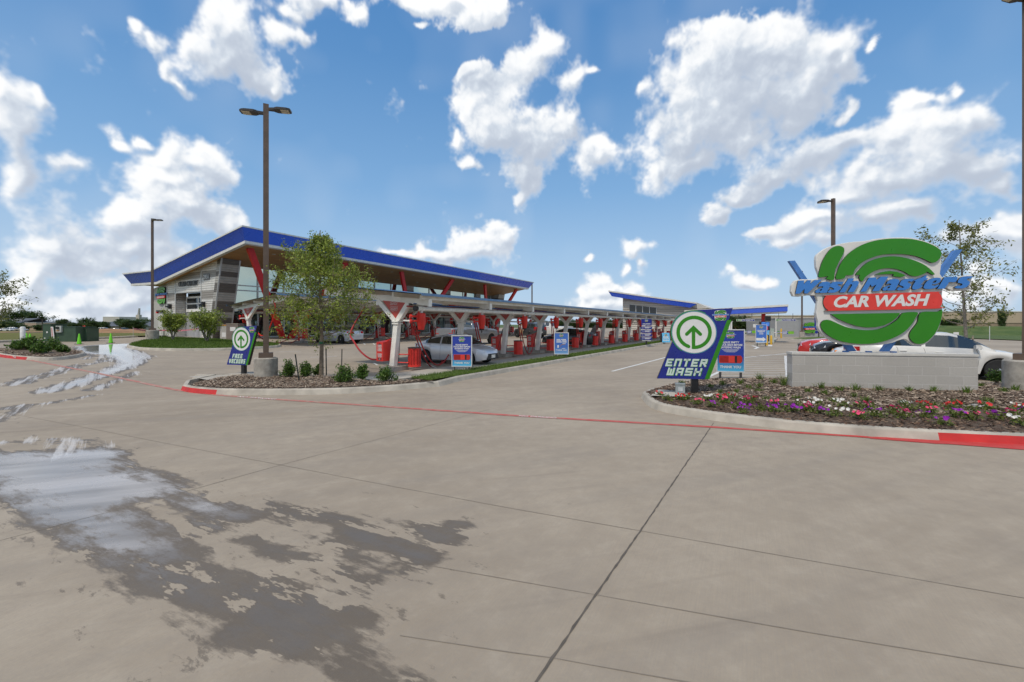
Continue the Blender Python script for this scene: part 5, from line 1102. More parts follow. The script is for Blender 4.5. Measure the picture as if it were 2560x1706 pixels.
# ---------------------------------------------------------------- poster stands
def gradmat(name,top,bot,z0,z1):
    b=NB(name); s=b.n('ShaderNodeSeparateXYZ'); b.l(b.pos(),s.inputs[0]); n=b.noise(4,2); b.set(col=b.mix(b.mr(s.outputs[2],z0,z1),bot,b.mix(b.mr(n,.4,.6,0,.3),top,tuple(c*1.25 for c in top))),rough=.25,spec=.4); return b.mat
PG1=gradmat('poster_print',(.028,.055,.34),(.09,.42,.66),.22,.62); PG2=gradmat('pale_poster_print',(.06,.16,.50),(.22,.42,.66),.1,.5)
PLATER=M_('print_red',(.50,.03,.02),.35); PLATED=M_('print_dark',(.03,.02,.03),.35); PRINTB=M_('print_brown',(.25,.14,.09),.4)
Ml=Matrix(((1,0,0,0),(0,0,-1,0),(0,1,0,0),(0,0,0,1)))
def poster(label,base,h,w,rz,kind,foot='bar',cat='sign'):
    T=thing('poster_stand',label,cat,base,rz,'framed posters on stands'); z0=.12*h; fw=.03
    m=MB()
    for a in ((-w/2,-w/2+fw,z0,z0+h),(w/2-fw,w/2,z0,z0+h),(-w/2+fw,w/2-fw,z0,z0+fw),(-w/2+fw,w/2-fw,z0+h-fw,z0+h)): m.box(a[0],a[1],-.03,.03,a[2],a[3])
    m.build('frame',CHROME if kind!='wiper' else SIGNWHITE,T)
    m=MB(); m.box(-w/2+fw,w/2-fw,-.012,.012,z0+fw,z0+h-fw); pn=m.build('poster',PG1 if kind=='truck' else PG2,T)
    m=MB()
    if foot=='bar':
        for s in (-1,1): m.box(s*w*.36-.02,s*w*.36+.02,-.02,.02,-.06,z0); m.tube([(s*w*.36,-.28,.02),(s*w*.36,.28,.02)],.016,6)
        m.tube([(-w*.36,0,.03),(w*.36,0,.03)],.014,6); m.box(-w/2-.02,-w/2,-.03,.03,z0-.02,z0+.18); m.box(w/2,w/2+.02,-.03,.03,z0-.02,z0+.18)
    else:
        for s in (-1,1): m.box(s*w*.36-.03,s*w*.36+.03,-.03,.03,-.1,z0)
    m.build('stand',M_('stand_metal',(.06,.06,.06),.5) if 'stand_metal' not in bpy.data.materials else bpy.data.materials['stand_metal'],T)
    m=MB(); logo(m,Ml@Matrix.Translation((0,z0+h*.865,.013)),h*.16,d=.0015); m.build('swirl_logo',LM,pn)
    m=MB(); D=.0135
    def ln(t,y,s,wd): m.text(t,Ml@Matrix.Translation((0,0,D)),0,z0+h*y,s*h,0,.035,.12,'C',0,wd*w)
    if kind=='truck':
        ln('PLEASE EMPTY',.675,.062,.62); ln('TRUCK BEDS BEFORE',.615,.062,.84); ln('ENTERING WASH',.555,.062,.70); ln('THANK YOU',.095,.08,.74)
        for i,q in enumerate((.60,.52,.46,.34)): m.prism([(-q*w/2,z0+h*(.525-i*.019)),(q*w/2,z0+h*(.525-i*.019)),(q*w/2,z0+h*(.532-i*.019)),(-q*w/2,z0+h*(.532-i*.019))],D-.001,D,0,0,Ml)
        m.build('lettering',SIGNWHITE,pn); m=MB(); c=z0+h*.30; b=h*.088
        m.prism([(-.40*w,c-b),(.36*w,c-b),(.41*w,c-b*.5),(.41*w,c+b*.5),(.36*w,c+b),(-.40*w,c+b)],D-.001,D,0,0,Ml); m.prism([(-.38*w,c-b*.8),(-.08*w,c-b*.8),(-.08*w,c+b*.8),(-.38*w,c+b*.8)],D,D+.001,1,1,Ml); m.prism([(.15*w,c-b*.85),(.23*w,c-b*.95),(.23*w,c+b*.95),(.15*w,c+b*.85)],D,D+.001,2,2,Ml); m.prism([(-.06*w,c-b*.86),(.14*w,c-b*.8),(.14*w,c+b*.8),(-.06*w,c+b*.86)],D,D+.001,3,3,Ml)
        m.build('truck_picture',[PLATER,M_('print_dark_red',(.35,.015,.01),.4) if 'print_dark_red' not in bpy.data.materials else bpy.data.materials['print_dark_red'],PLATED,SIGNRED],pn)
    elif kind=='wiper':
        for y,ws in ((.66,((-.33,-.08),(-.03,.03),(.05,.32))),(.60,((-.34,-.03),(.03,.35))),(.545,((-.34,.03),(.07,.36)))):
            for a,c in ws: m.prism([(a*w,z0+h*y),(c*w,z0+h*y),(c*w,z0+h*(y+.036)),(a*w,z0+h*(y+.036))],D-.001,D,0,0,Ml)
        ln('THANK YOU',.17,.07,.76); m.prism([(.08*w,z0+h*.47),(.3*w,z0+h*.48),(.3*w,z0+h*.50),(.08*w,z0+h*.50)],D-.001,D,0,0,Ml); m.prism([(0,z0+h*.255),(.26*w,z0+h*.265),(.28*w,z0+h*.285),(.05*w,z0+h*.275)],D-.001,D,0,0,Ml); m.prism([(-.28*w,z0+h*.3),(-.18*w,z0+h*.3),(-.17*w,z0+h*.42),(-.27*w,z0+h*.42)],D-.001,D,0,0,Ml); m.build('lettering',SIGNWHITE,pn)
        m=MB(); m.prism([(-.14*w,z0+h*.33),(0,z0+h*.46),(.28*w,z0+h*.47),(.24*w,z0+h*.44),(.02*w,z0+h*.43),(-.1*w,z0+h*.32)],D-.001,D,0,0,Ml); m.build('tool_picture',PRINTB,pn)
    elif kind=='lane':
        ln('UNLIMITED',.66,.065,.74); ln('MEMBERS',.595,.065,.64); ln('ONLY',.53,.065,.38); ln('LANE',.465,.065,.38)
        m.prism([(-.44*w,z0+h*.12),(.14*w,z0+h*.12),(.14*w,z0+h*.06),(.42*w,z0+h*.19),(.14*w,z0+h*.32),(.14*w,z0+h*.26),(-.44*w,z0+h*.26)],D-.001,D,0,0,Ml); m.build('lettering',SIGNWHITE,pn)
    return T
poster('framed PLEASE EMPTY TRUCK BEDS poster on the grass before the silver sedan',Vector((-1.79,16.0,.15)),1.12,.74,R(-4),'truck')
poster('paler framed THANK YOU poster with a brown picture on the grass strip',Vector((2.49,22.6,.15)),1.10,.73,R(-4),'wiper')
poster('framed PLEASE EMPTY TRUCK BEDS poster half hidden behind the ENTER WASH sign',at(1826,811,13.6)*1+Vector((0,0,-1.61)),1.30,.80,R(-13),'truck','post')
poster('framed UNLIMITED MEMBERS ONLY LANE poster at the nose of the pay island',Vector(((1903-HX)/F*36,36,.14)),1.45,.80,R(-22),'lane','post')
T=thing('a_frame_sign','small light blue FREE CAR WASH A frame board at the far grass strip end','sign',Vector(((1664-HX)/F*41,41,.15)),R(-8)); m=MB()
m.hull8([(-.36,-.30,0),(.36,-.30,0),(.36,-.27,0),(-.36,-.27,0)],[(-.32,-.02,.86),(.32,-.02,.86),(.32,.01,.86),(-.32,.01,.86)]); fpn=m.build('front_board',SKYBLUE,T)
m=MB(); m.hull8([(-.36,.27,0),(.36,.27,0),(.36,.30,0),(-.36,.30,0)],[(-.32,-.01,.86),(.32,-.01,.86),(.32,.02,.86),(-.32,.02,.86)]); m.box(-.42,-.36,-.28,.28,0,.8); m.build('back_board',BLACK,T)
Mf=frame((0,-.312,0),(1,0,0),(0,.28,.86)); m=MB(); m.text('FREE',Mf@Matrix.Translation((0,0,.006)),0,.42,.2,0,.03,0,'C',0,.46); m.text('CAR WASH',Mf@Matrix.Translation((0,0,.006)),0,.28,.13,0,.03,0,'C',0,.56); m.prism([(-.27,.16),(.27,.16),(.27,.2),(-.27,.2)],.003,.006,0,0,Mf); m.build('lettering',SIGNWHITE,fpn)
m=MB(); logo(m,Mf@Matrix.Translation((0,.70,.004)),.22,d=.002); m.build('swirl_logo',LM,fpn)
# menu board with four pills
T=thing('menu_board','dark blue wash menu board with four pill shaped panels on a black post','sign',gp(1616,863,.15)+Vector((0,0,.13)),R(-8)); kz=1.93/61
m=MB(); m.box(-.06,.06,.02,.1,-.1,1.9); m.build('post',BLACK,T)
m=MB(); m.box(-.40,.40,-.04,.02,1.42,1.93); hd=m.build('header_panel',BLUE,T)
m=MB(); logo(m,Ml@Matrix.Translation((0,1.80,.042)),.20,d=.002); m.build('swirl_logo',LM,hd)
m=MB(); m.text('UNLIMITED',Ml@Matrix.Translation((0,1.50,.042)),0,0,.12,0,.03,.2,'C',0,.6); m.build('lettering',SIGNWHITE,hd)
for i,z in enumerate((1.235,.95,.655,.37)):
    m=MB(); p=arc((.33,z),.11,-90,90,10)+arc((-.33,z),.11,90,270,10); m.prism(p,-.02,.045,0,0,Ml); pi_=m.build('pill_panel',BLUE,T)
    m=MB(); 
    for y in (.025,-.03): m.prism([(-.14,z+y),(.33-.1*(y<0),z+y),(.33-.1*(y<0),z+y+.035),(-.14,z+y+.035)],.045,.047,0,0,Ml)
    m.tube([Ml@Vector((-.29+.06*math.cos(q*.524),z+.05*math.sin(q*.524),.047)) for q in range(13)],.008,5,0,False); m.prism([(-.34,z-.17),(.34,z-.17),(.34,z-.135),(-.34,z-.135)],.0,.04,0,0,Ml); m.build('print',SIGNWHITE,pi_)
m=MB(); m.prism([(-.36,1.36),(.36,1.36),(.36,1.395),(-.36,1.395)],0,.04,0,0,Ml); m.build('divider',SIGNWHITE,hd)
# ---------------------------------------------------------------- pay station canopy, lanes
pc=gp(1908,857); cdir=Vector((-V[0],-V[1],0)); PC=thing('pay_canopy','blue edged flat pay canopy on a red column behind the ENTER WASH sign','canopy',pc); po=Vector(pc)
def cpt(t,dz,dep=0): p=po+cdir*t; return Vector((p.x+U[0]*dep,p.y+U[1]*dep,dz))
zt0=lambda t:3.50+.045*t
for nm,z0,z1,o,mt in (('fascia',-.56,-.10,0,FASC),('roof_cap',-.10,.08,.06,TRIM),('soffit_band',-.68,-.56,-.05,M_('pale_soffit',(.5,.48,.42),.5))):
    m=MB(po); a,b=-7.2,2.02; m.hull8([cpt(a,zt0(a)+z0,-.6-o),cpt(b+o,zt0(b)+z0,-.6-o),cpt(b+o,zt0(b)+z0,3+o),cpt(a,zt0(a)+z0,3+o)],[cpt(a,zt0(a)+z1,-.6-o),cpt(b+o,zt0(b)+z1,-.6-o),cpt(b+o,zt0(b)+z1,3+o),cpt(a,zt0(a)+z1,3+o)]); m.build(nm,mt,PC)
m=MB(po); m.hull8([cpt(-.18,0,.2),cpt(.18,0,.2),cpt(.18,0,.7),cpt(-.18,0,.7)],[cpt(-.16,2.95,.2),cpt(.2,2.95,.2),cpt(.2,2.95,.7),cpt(-.16,2.95,.7)]); m.build('red_column',REDCOL,PC)
def bar_sign(label,pxa,pxb,Y,txt,hang,grp):
    a=at(pxa[0],pxa[1],Y); b=at(pxb[0],pxb[1],Y*1.0); T=thing('clearance_bar',label,'sign',a.lerp(b,.5),0,grp); w=(b-a).length; m=MB(); m.box(-w/2,w/2,-.02,.02,-.10,.10); pn=m.build('bar_panel',SIGNWHITE,T)
    m=MB(); m.prism([(-w/2+.02,-.08),(-w*.22,-.08),(-w*.22,.08),(-w/2+.02,.08)],.02,.023,0,0,Ml); m.prism([(-w*.22,-.08),(w/2-.02,-.08),(w/2-.02,.08),(-w*.22,.08)],.02,.0225,1,1,Ml); m.text(txt,Ml@Matrix.Translation((0,-.06,.026)),0,0,.17,2,.02,0,'C',0,w*.86); m.build('lettering',[SIGNGREEN,BLUE,SIGNWHITE],pn)
    m=MB()
    for s in (-.36,.36): m.tube([(s*w,0,.1),(s*w,0,hang)],.018,6)
    m.build('hanger_rod',BLACK,T)
bar_sign('CLEAR TO WASH height bar hanging left of the red pay column',(1841,801),(1886,801),42.5,"CLEAR TO WASH 7'4\"",.62,'clearance bars')
bar_sign('CLEAR TO WASH height bar hanging right of the red pay column',(1940,800.5),(1989,800.5),41.5,"CLEAR TO WASH 7'4\"",.62,'clearance bars')
for i,(x0,x1,y,Y,l) in enumerate(((1856,1890,830,43,'gate arm with a green chevron board left of the pay kiosk'),(1938,1984,832,42,'gate arm with logo and green chevron board right of the pay kiosk'))):
    a=at(x0,y,Y); b=at(x1,y,Y); T=thing('gate_arm',l,'gate',a.lerp(b,.5),0,'lane gate arms'); w=(b-a).length
    m=MB(); m.box(-w/2-.3,w/2,-.03,.0,-.03,.03); m.build('boom',WHITE,T); m=MB(); m.prism([(-w*.15,-.13),(w/2,-.13),(w/2,.13),(-w*.15,.13)],.03,.034,0,0,Ml); m.prism([(w*.22,-.13),(w/2,-.13),(w/2,.13),(w*.22,.13),(w*.15,0)],.034,.036,1,1,Ml); m.prism([(-w*.13,.02),(w*.14,.02),(w*.14,.09),(-w*.13,.09)],.034,.037,2,2,Ml); m.prism([(-w*.13,-.09),(w*.12,-.09),(w*.12,-.03),(-w*.13,-.03)],.034,.037,2,2,Ml); m.build('chevron_board',[POSTBLUE,M_('lime_print',(.20,.48,.03),.4) if i==0 else bpy.data.materials['lime_print'],SIGNWHITE],T)
    m=MB(); logo(m,Ml@Matrix.Translation((-w*.33,0,.034)),.30,d=.003); m.build('swirl_logo',LM,T)
    m=MB(); m.box(-w/2-.5,-w/2-.2,-.15,.15,-(a.z-GZ(a.x,a.y)),.12); m.build('gate_housing',M_('gate_grey',(.42,.45,.41),.5) if i==0 else bpy.data.materials['gate_grey'],T)
kp=gp(1910,858); T=thing('pay_kiosk','tall black pay kiosk with lit blue and red menu screens','kiosk',kp,R(-14)); 
m=MB(); m.box(-.36,.44,-.2,.3,.0,2.05); m.build('kiosk_body',BLACK,T)
def scr(name,col,es,x0,x1,z0,z1):
    b=NB(name); n=b.noise(9,2); b.set(col=(.02,.02,.02),emit=b.mix(b.mr(n,.45,.55),col,tuple(min(1,c*1.6+.05) for c in col)),es=es,rough=.1); m=MB(); m.box(x0,x1,-.212,-.2,z0,z1); return m.build('screen',b.mat,T)
scr('screen_blue',(.02,.12,.42),.8,-.26,.42,1.62,2.0); scr('screen_magenta',(.28,.02,.12),.8,-.22,.28,1.25,1.6); scr('screen_cyan',(.05,.22,.42),.8,-.26,.42,.78,1.22)
m=MB(); 
for z in (1.5,1.42,1.34,1.12,1.02): m.box(-.18,.20,-.216,-.213,z,z+.03)
m.build('screen_text',SIGNWHITE,T)
m=MB(); m.box(.5,.85,-.1,.35,0,1.4); m.build('card_terminal',M_('pale_green_case',(.38,.44,.38),.5),T); m=MB(); m.box(.1,.55,-.15,.2,2.1,2.55); m.build('camera_box',BLACK,T)
for (px,py,Y,h,l) in ((1953,846,42,1.22,'yellow post at the right edge of the pay lane'),(1917,864,39,.85,'yellow post at the nose of the pay island'),(1928,862,40,.8,'short tan post beside the pay kiosk')):
    T=thing('bollard',l,'bollard',gp(px,py),0,'lane bollards'); m=MB(); m.lathe([(.09,-.05),(.09,h-.05),(.06,h),(.01,h+.02)],(0,0,0),14); m.build('bollard_body',M_('safety_yellow',(.62,.36,.02),.5) if 'safety_yellow' not in bpy.data.materials else bpy.data.materials['safety_yellow'],T,smooth=True)
isl=[gp(1884,864),gp(1931,861),gp(1945,848),gp(1912,850)]; kerb([(p.x,p.y) for p in isl],'kerb'); m=MB(); m.poly([(p.x,p.y,p.z+.14) for p in isl]); tag(m.build('pay_island',PADM),kind='structure')
# ---------------------------------------------------------------- wall logo on the building, grey service building
def wall_logo(label,c,d,k,grp=None):
    T=thing('wall_logo_sign',label,'sign',c,math.atan2(d[1],d[0]),grp); m=MB(); S=lambda p:[(a*k,b*k) for a,b in p]
    for p in LGN: m.prism(S(p),.02,.16,0,1,Ml)
    m.build('green_band',[M_('bright_green',(.09,.33,.02),.4) if 'bright_green' not in bpy.data.materials else bpy.data.materials['bright_green'],EDGE],T)
    m=MB(); m.prism(S(LPN),.1,.2,0,0,Ml); rp_=m.build('red_lozenge',SIGNRED,T); m=MB(); q=Matrix.Translation((T2[0][0]*k,T2[0][1]*k,.202)); m.text('CAR WASH',Ml@q,0,0,.132*k,0,.03,.25,'L',.003,(T2[1][0]-T2[0][0])*k); m.build('white_lettering',SIGNWHITE,rp_)
    m=MB(); m.prism(S([(T1[0][0],T1[0][1]-.02),(T1[2][0],T1[0][1]+.0),(T1[2][0],T1[2][1]),(T1[0][0],T1[2][1]-.02)]),.05,.12,1,1,Ml)
    for p in LTN: m.prism(S(p),.1,.17,0,1,Ml)
    m.build('blue_lettering',[LETBLUE,M_('logo_navy',(.012,.02,.08),.5) if 'logo_navy' not in bpy.data.materials else bpy.data.materials['logo_navy']],T)
w_,z_=onU(404,739,21.2); wall_logo('green swirl logo mounted on the grey end of the big building',UW(21.30,w_,z_),(-V[0],-V[1]),1.75,'wall logo signs')
gb=[gp(1939,842),gp(2150,846)]
gpy=64.; SB=thing('service_building','plain grey block service building behind the pay lanes','building',(at(1939,811,gpy).x,gpy,0)); so=Vector(SB.location); x1=at(2190,811,gpy).x
m=MB(so); m.box(so.x,x1,gpy,gpy+8,-.1,2.66); m.build('wall',M_('grey_block_wall',(.33,.335,.33),.8,var=.06,scale=2),SB); m=MB(so); m.box(so.x-.1,x1+.1,gpy-.1,gpy+8.1,2.66,2.74); m.box(so.x-.06,so.x+.12,gpy-.06,gpy,-.1,2.66); m.build('coping',TRIM,SB)
wall_logo('green swirl logo on the distant grey block service building',at(2023,820,gpy-.05),(1,0),1.6,'wall logo signs')
T=thing('menu_board','far blue menu board with round panels at the grey service building','sign',at(2041,820,60)+Vector((0,0,-1.3)),0)
m=MB(); m.box(-.25,.9,-.02,.02,1.5,2.75); m.build('header_panel',BLUE,T); m=MB(); m.box(0.3,.4,0,.1,-.5,2); m.build('post',BLACK,T)
for z in (1.2,.72):
    m=MB(); m.prism(arc((.0,z),.2,0,360,20)[:-1],0,.05,0,0,Ml); m.build('round_panel',BLUE,T)
# ---------------------------------------------------------------- lamp poles
LENS=M_('led_lens',(.62,.55,.40),.3,var=.3,scale=60); HEADM=M_('lamp_head_bronze',(.035,.028,.022),.45)
def lamp_pole(label,px,basepy,toppy,heads,ch=.76,rad=.335,Y=None,z0=0,ps=.155,rot=R(28)):
    p=gp(px,basepy,z0) if Y is None else Vector(((px-HX)/F*Y,Y,z0)); zt_=H-(toppy-HY)/F*p.y-p.z
    hs_=.78; T=thing('light_pole',label,'lamp',p,0,'parking lot light poles')
    m=MB(); m.lathe([(rad,-.15),(rad,ch-.03),(rad-.03,ch)],(0,0,0),32); m.build('concrete_base',CONC,T,smooth=True)
    Rm=Matrix.Rotation(rot,4,'Z'); m=MB(); m.box(-.2,.2,-.2,.2,ch,ch+.15,0,Rm); m.build('base_cover',BRONZE,T)
    m=MB(); h=ps/2; m.box(-h,h,-h,h,ch+.1,zt_,0,Rm); m.box(-h-.004,h+.004,-h-.004,h+.004,ch+.45,ch+.62,0,Rm); m.build('pole',BRONZE,T)
    for (ang,drop) in heads:
        q=Matrix.Translation((0,0,zt_-.12-drop))@Matrix.Rotation(R(ang),4,'Z')@Matrix.Scale(hs_,4)
        m=MB(); m.hull8([(ps*.4,-.05,-.05),(ps*.4,.05,-.05),(ps*.4,.05,.05),(ps*.4,-.05,.05)],[(.36,-.12,-.03),(.36,.12,-.03),(.36,.12,.05),(.36,-.12,.05)],0,q); m.build('arm',HEADM,T)
        m=MB(); pts=[(.30,-.12),(.42,-.2),(.78,-.2),(.93,-.13),(.93,.13),(.78,.2),(.42,.2),(.30,.12)]; m.prism(pts,-.04,.035,0,0,q); m.prism([(a*.9+.06,b*.75) for a,b in pts],.035,.075,0,0,q); hd=m.build('lamp_head',HEADM,T)
        m=MB()
        for s in (-1,1): m.prism([(.56,s*.02),(.86,s*.02),(.86,s*.165),(.56,s*.165)] if s>0 else [(.56,-.165),(.86,-.165),(.86,-.02),(.56,-.02)],-.048,-.04,0,0,q)
        m.build('lens',LENS,hd)
    return T
lamp_pole('tall bronze twin headed light pole in the tree island',665,955,262,[(12,.02),(192,.16)])
lamp_pole('far bronze light pole by the lawn at the end wall',381,855,547,[(5,.0),(-40,.05)],.92,.42,Y=34.5,z0=.43)
lamp_pole('light pole at the right picture edge with its lamp reaching over the bed',2570,973,-12,[(195,.0),(15,.1)],.76,.42,Y=10.5,z0=.2)
lamp_pole('bronze light pole rising behind the big green sign',2083,870,497,[(180,.02),(150,.0)],.76,.34,Y=24.5)
lamp_pole('small distant light pole in front of the grey service building',2005,843,678,[(180,.0)],.76,.34,Y=61)
lamp_pole('thin distant light pole beyond the right end of the blue roof',1330,825,708,[(180,.0)],.76,.3,Y=95,ps=.2)
# ---------------------------------------------------------------- plants
def leafmat(name,cols): return island_mat(name,cols,.55,True)
LEAF_OAK=leafmat('oak_leaves',[(.085,.12,.014),(.16,.22,.024),(.27,.34,.04),(.40,.45,.08),(.12,.175,.02)])
LEAF_BUSH=leafmat('bush_leaves',[(.03,.07,.008),(.05,.115,.012),(.09,.175,.02),(.16,.25,.035)])
LEAF_DRY=leafmat('wind_blown_leaves',[(.10,.12,.02),(.17,.185,.035),(.24,.25,.065),(.13,.145,.028)])
LEAF_FAR=leafmat('far_leaves',[(.015,.04,.006),(.028,.065,.008),(.055,.10,.014),(.09,.135,.025)])
BARK=M_('bark',(.20,.155,.11),.9,var=.35,scale=14,bump=.6); BARKG=M_('grey_bark',(.23,.205,.17),.9,var=.3,scale=12,bump=.6)
def leaves(name,c,size,mat,parent,seed,asp=.45,loc=None,flat=0):
    rng=np.random.default_rng(seed); n=len(c); a=rng.normal(size=(n,3)); a/=np.linalg.norm(a,axis=1)[:,None]
    b=rng.normal(size=(n,3))+np.array([0,0,flat]); b=np.cross(a,b); b/=np.linalg.norm(b,axis=1)[:,None]+1e-9
    s=(size*rng.uniform(.6,1.3,n))[:,None]; v=np.stack([c-a*s*.5,c+b*s*asp*.5,c+a*s*.5,c-b*s*asp*.5],1).reshape(-1,3)
    return raw_mesh(name,v,np.arange(4*n).reshape(n,4),mat,parent)
def branchy(rng,base,h,r0,z0,prof,nl,sub,lean=.0,up=.6,wob=.06):
    """trunk and limbs; returns tubes [(pts,radii)] and twig ends [(p0,p1)]"""
    tubes=[];tw=[]; tp=[]
    for i in range(9):
        t=i/8; tp.append(np.array([lean*t*h+wob*math.sin(t*5+1)*t,wob*math.cos(t*4)*t,t*h*.97]))
    tubes.append((tp,[r0*(1-.88*i/8)+.006 for i in range(9)]))
    for k in range(nl):
        t=(k+.5)/nl; z=z0+(h*.95-z0)*t; az=k*2.4+rng.uniform(-.4,.4); L=prof(t)*rng.uniform(.75,1.2)
        i=min(7,int(z/h*8)); f=z/h*8-i; p=tp[i]*(1-f)+tp[min(i+1,8)]*f; d=np.array([math.cos(az),math.sin(az),up*rng.uniform(.5,1.3)]); d/=np.linalg.norm(d)
        pts=[p]; 
        for j in range(1,5): q=pts[-1]+d*L/4+rng.normal(size=3)*L*.05; pts.append(q); d=d+np.array([0,0,.06]); d/=np.linalg.norm(d)
        rb=max(.006,r0*.34*(1-t*.6)); tubes.append((pts,[rb*(1-.2*j) for j in range(5)])); tw.append((pts[2],pts[4]))
        for m in range(sub):
            j=rng.integers(1,5); s=pts[j]; dd=d*.5+rng.normal(size=3)*.7; dd/=np.linalg.norm(dd); l=L*rng.uniform(.25,.5); e=s+dd*l; tubes.append(([s,(s+e)/2+rng.normal(size=3)*l*.06,e],[rb*.4,rb*.3,.003])); tw.append((s,e))
    return tubes,tw
def tree(name,label,loc,h,r0,z0,prof,nl,sub,per,size,mat,seed,bark=None,lean=0,up=.6,spread=.12,asp=.45,cat='tree',grp=None,droop=0):
    rng=np.random.default_rng(seed); T=thing(name,label,cat,loc,0,grp); tubes,tw=branchy(rng,loc,h,r0,z0,prof,nl,sub,lean,up)
    m=MB()
    for p,r in tubes: m.tube([tuple(q) for q in p],r,6,0,False)
    m.build('trunk',bark or BARK,T,smooth=True,angle=80)
    cs=[]
    for a,b in tw:
        t=rng.uniform(.15,1.05,per)[:,None]; c=a*(1-t)+b*t+rng.normal(size=(per,3))*spread*rng.uniform(.5,1.3); c[:,2]-=droop*np.abs(rng.normal(size=per)); cs.append(c)
    leaves('crown',np.concatenate(cs),size,mat,T,seed+1,asp); return T
# young tree in the island, with stakes
P=gp(803,953); P.z=.15
tree('young_oak','young leafy oak tree with a slender trunk in the mulch island',P,4.75,.065,1.25,lambda t:1.60*(1-t)**.8*(.8+.45*min(t*4,1))+.12,38,8,62,.075,LEAF_OAK,5,up=.40,spread=.085,droop=.08)
TIE=M_('green_tree_tie',(.02,.12,.05),.6); STAKE=M_('dark_green_stake',(.012,.02,.014),.6)
for (bx_,by,tx,ty,l) in ((749,955,738,884,'leaning dark metal tree stake left of the oak'),(816,938,815,871,'upright dark tree stake just right of the oak trunk'),(854,920,855,872,'dark tree stake behind the largest bush')):
    b=gp(bx_,by,.15); t=at(tx,ty,b.y); T=thing('tree_stake',l,'stake',b,0,'stakes around the young oak'); m=MB(b); m.tube([b-Vector((0,0,.1)),b.lerp(t,.99)],.018,6); m.build('rod',STAKE,T)
    m=MB(b); m.tube([b.lerp(t,.97),b.lerp(t,1.0)],.02,6); m.build('tip',M_('pale_tip',(.55,.45,.3),.6) if 'pale_tip' not in bpy.data.materials else bpy.data.materials['pale_tip'],T)
T=tag(MB(P).lathe([(.062,1.02),(.066,1.06),(.062,1.1)],(P.x,P.y,P.z),14).build('tree_tie',TIE),'green plastic tie wrapped round the young oak trunk','tie'); T.location=P
def bush(label,loc,wd,h,seed,grp,n=1500,name='round_bush',mat=LEAF_BUSH,size=.062):
    rng=np.random.default_rng(seed); T=thing(name,label,'bush',loc,0,grp); cs=[];m=MB(); k=22
    for i in range(k):
        az=rng.uniform(0,6.28); el=rng.uniform(.15,1.5); L=rng.uniform(.7,1.08); e=np.array([math.cos(az)*math.cos(el)*wd/2*L,math.sin(az)*math.cos(el)*wd/2*L,h*(.18+.78*math.sin(el)*L)])
        m.tube([(0,0,-.03),tuple(e*.5+np.array([0,0,.03])),tuple(e)],[.012,.008,.003],5,0,False)
        for q in range(4): c=e*(.45+.6*q/4)+rng.normal(size=(n//(k*4),3))*np.array([wd*.075,wd*.075,h*.085]); cs.append(c)
    m.build('stem',BARK,T); c=np.concatenate(cs); c=c[c[:,2]>.02]; leaves('foliage',c,size,mat,T,seed+3,.5); return T
BL=['bush beside the concrete lamp base in the mulch island','bush behind the leaning stake in the mulch island','small bush tucked behind the oak trunk','largest bush of the mulch island, right of the oak trunk','tall narrow bush between the largest bush and the one at the mulch corner','bush at the right corner of the mulch next to the grass']
for i,(px,py,w,h) in enumerate(((720,945,42,46),(764,943,36,41),(796,939,30,29),(860,957,60,46),(907,949,36,41),(967,955,54,40))):
    p=gp(px,py,.16); k=p.y/F; bush('round green '+BL[i],p,w*k,h*k,40+i,'round bushes in the mulch island')
CL=['leftmost','second from left','tallest middle','front middle','right middle','small separate rightmost']
for i,(px,py,w,h) in enumerate(((42,875,42,26),(62,876,40,32),(83,876,40,36),(102,884,44,36),(128,876,44,34),(156,881,28,20))):
    p=gp(px,py,.2); k=p.y/F; bush('dark green bush, '+CL[i]+' of the far left island',p,w*k,h*k,60+i,'bushes in the far left island',1300,size=.10)
p=gp(2492,957,.2); bush('small green bush between the white sedan and the right concrete lamp base',p,.42,.38,77,'bed bushes',800)
# shrub trees on the lawn in front of the building
for i,(px,py,top,w,l) in enumerate(((432,850,777,68,'multi stemmed shrub tree left of the tunnel door on the lawn'),(517,856,771,86,'wider multi stemmed shrub tree right of the tunnel door on the lawn'))):
    p=gp(px,py,.3); k=p.y/F; rng=np.random.default_rng(90+i); T=thing('shrub_tree',l,'tree',p,0,'shrub trees on the lawn'); h=(py-top)*k; wd=w*k; cs=[]; m=MB()
    for s in range(9):
        az=s*.7+rng.uniform(-.3,.3); rr_=wd/2*rng.uniform(.35,1); e=np.array([math.cos(az)*rr_,math.sin(az)*rr_*.8,h*rng.uniform(.7,.98)]); md=e*np.array([.35,.35,.42]); m.tube([(0,0,-.1),tuple(md),tuple(e)],[.035,.026,.008],6,0,False)
        for q in range(9):
            t=rng.uniform(.42,1); c0=(md+(e-md)*(t-.4)/.6); d=rng.normal(size=3)*np.array([1,1,.5]); d/=np.linalg.norm(d); e2=c0+d*wd*.2; m.tube([tuple(c0),tuple(e2)],[.010,.004],5,0,False); tt=rng.uniform(0,1.1,(60,1)); cs.append(c0*(1-tt)+e2*tt+rng.normal(size=(60,3))*wd*.045)
    m.build('trunk',BARKG,T); leaves('crown',np.concatenate(cs),.13,LEAF_OAK,T,95+i,.45)
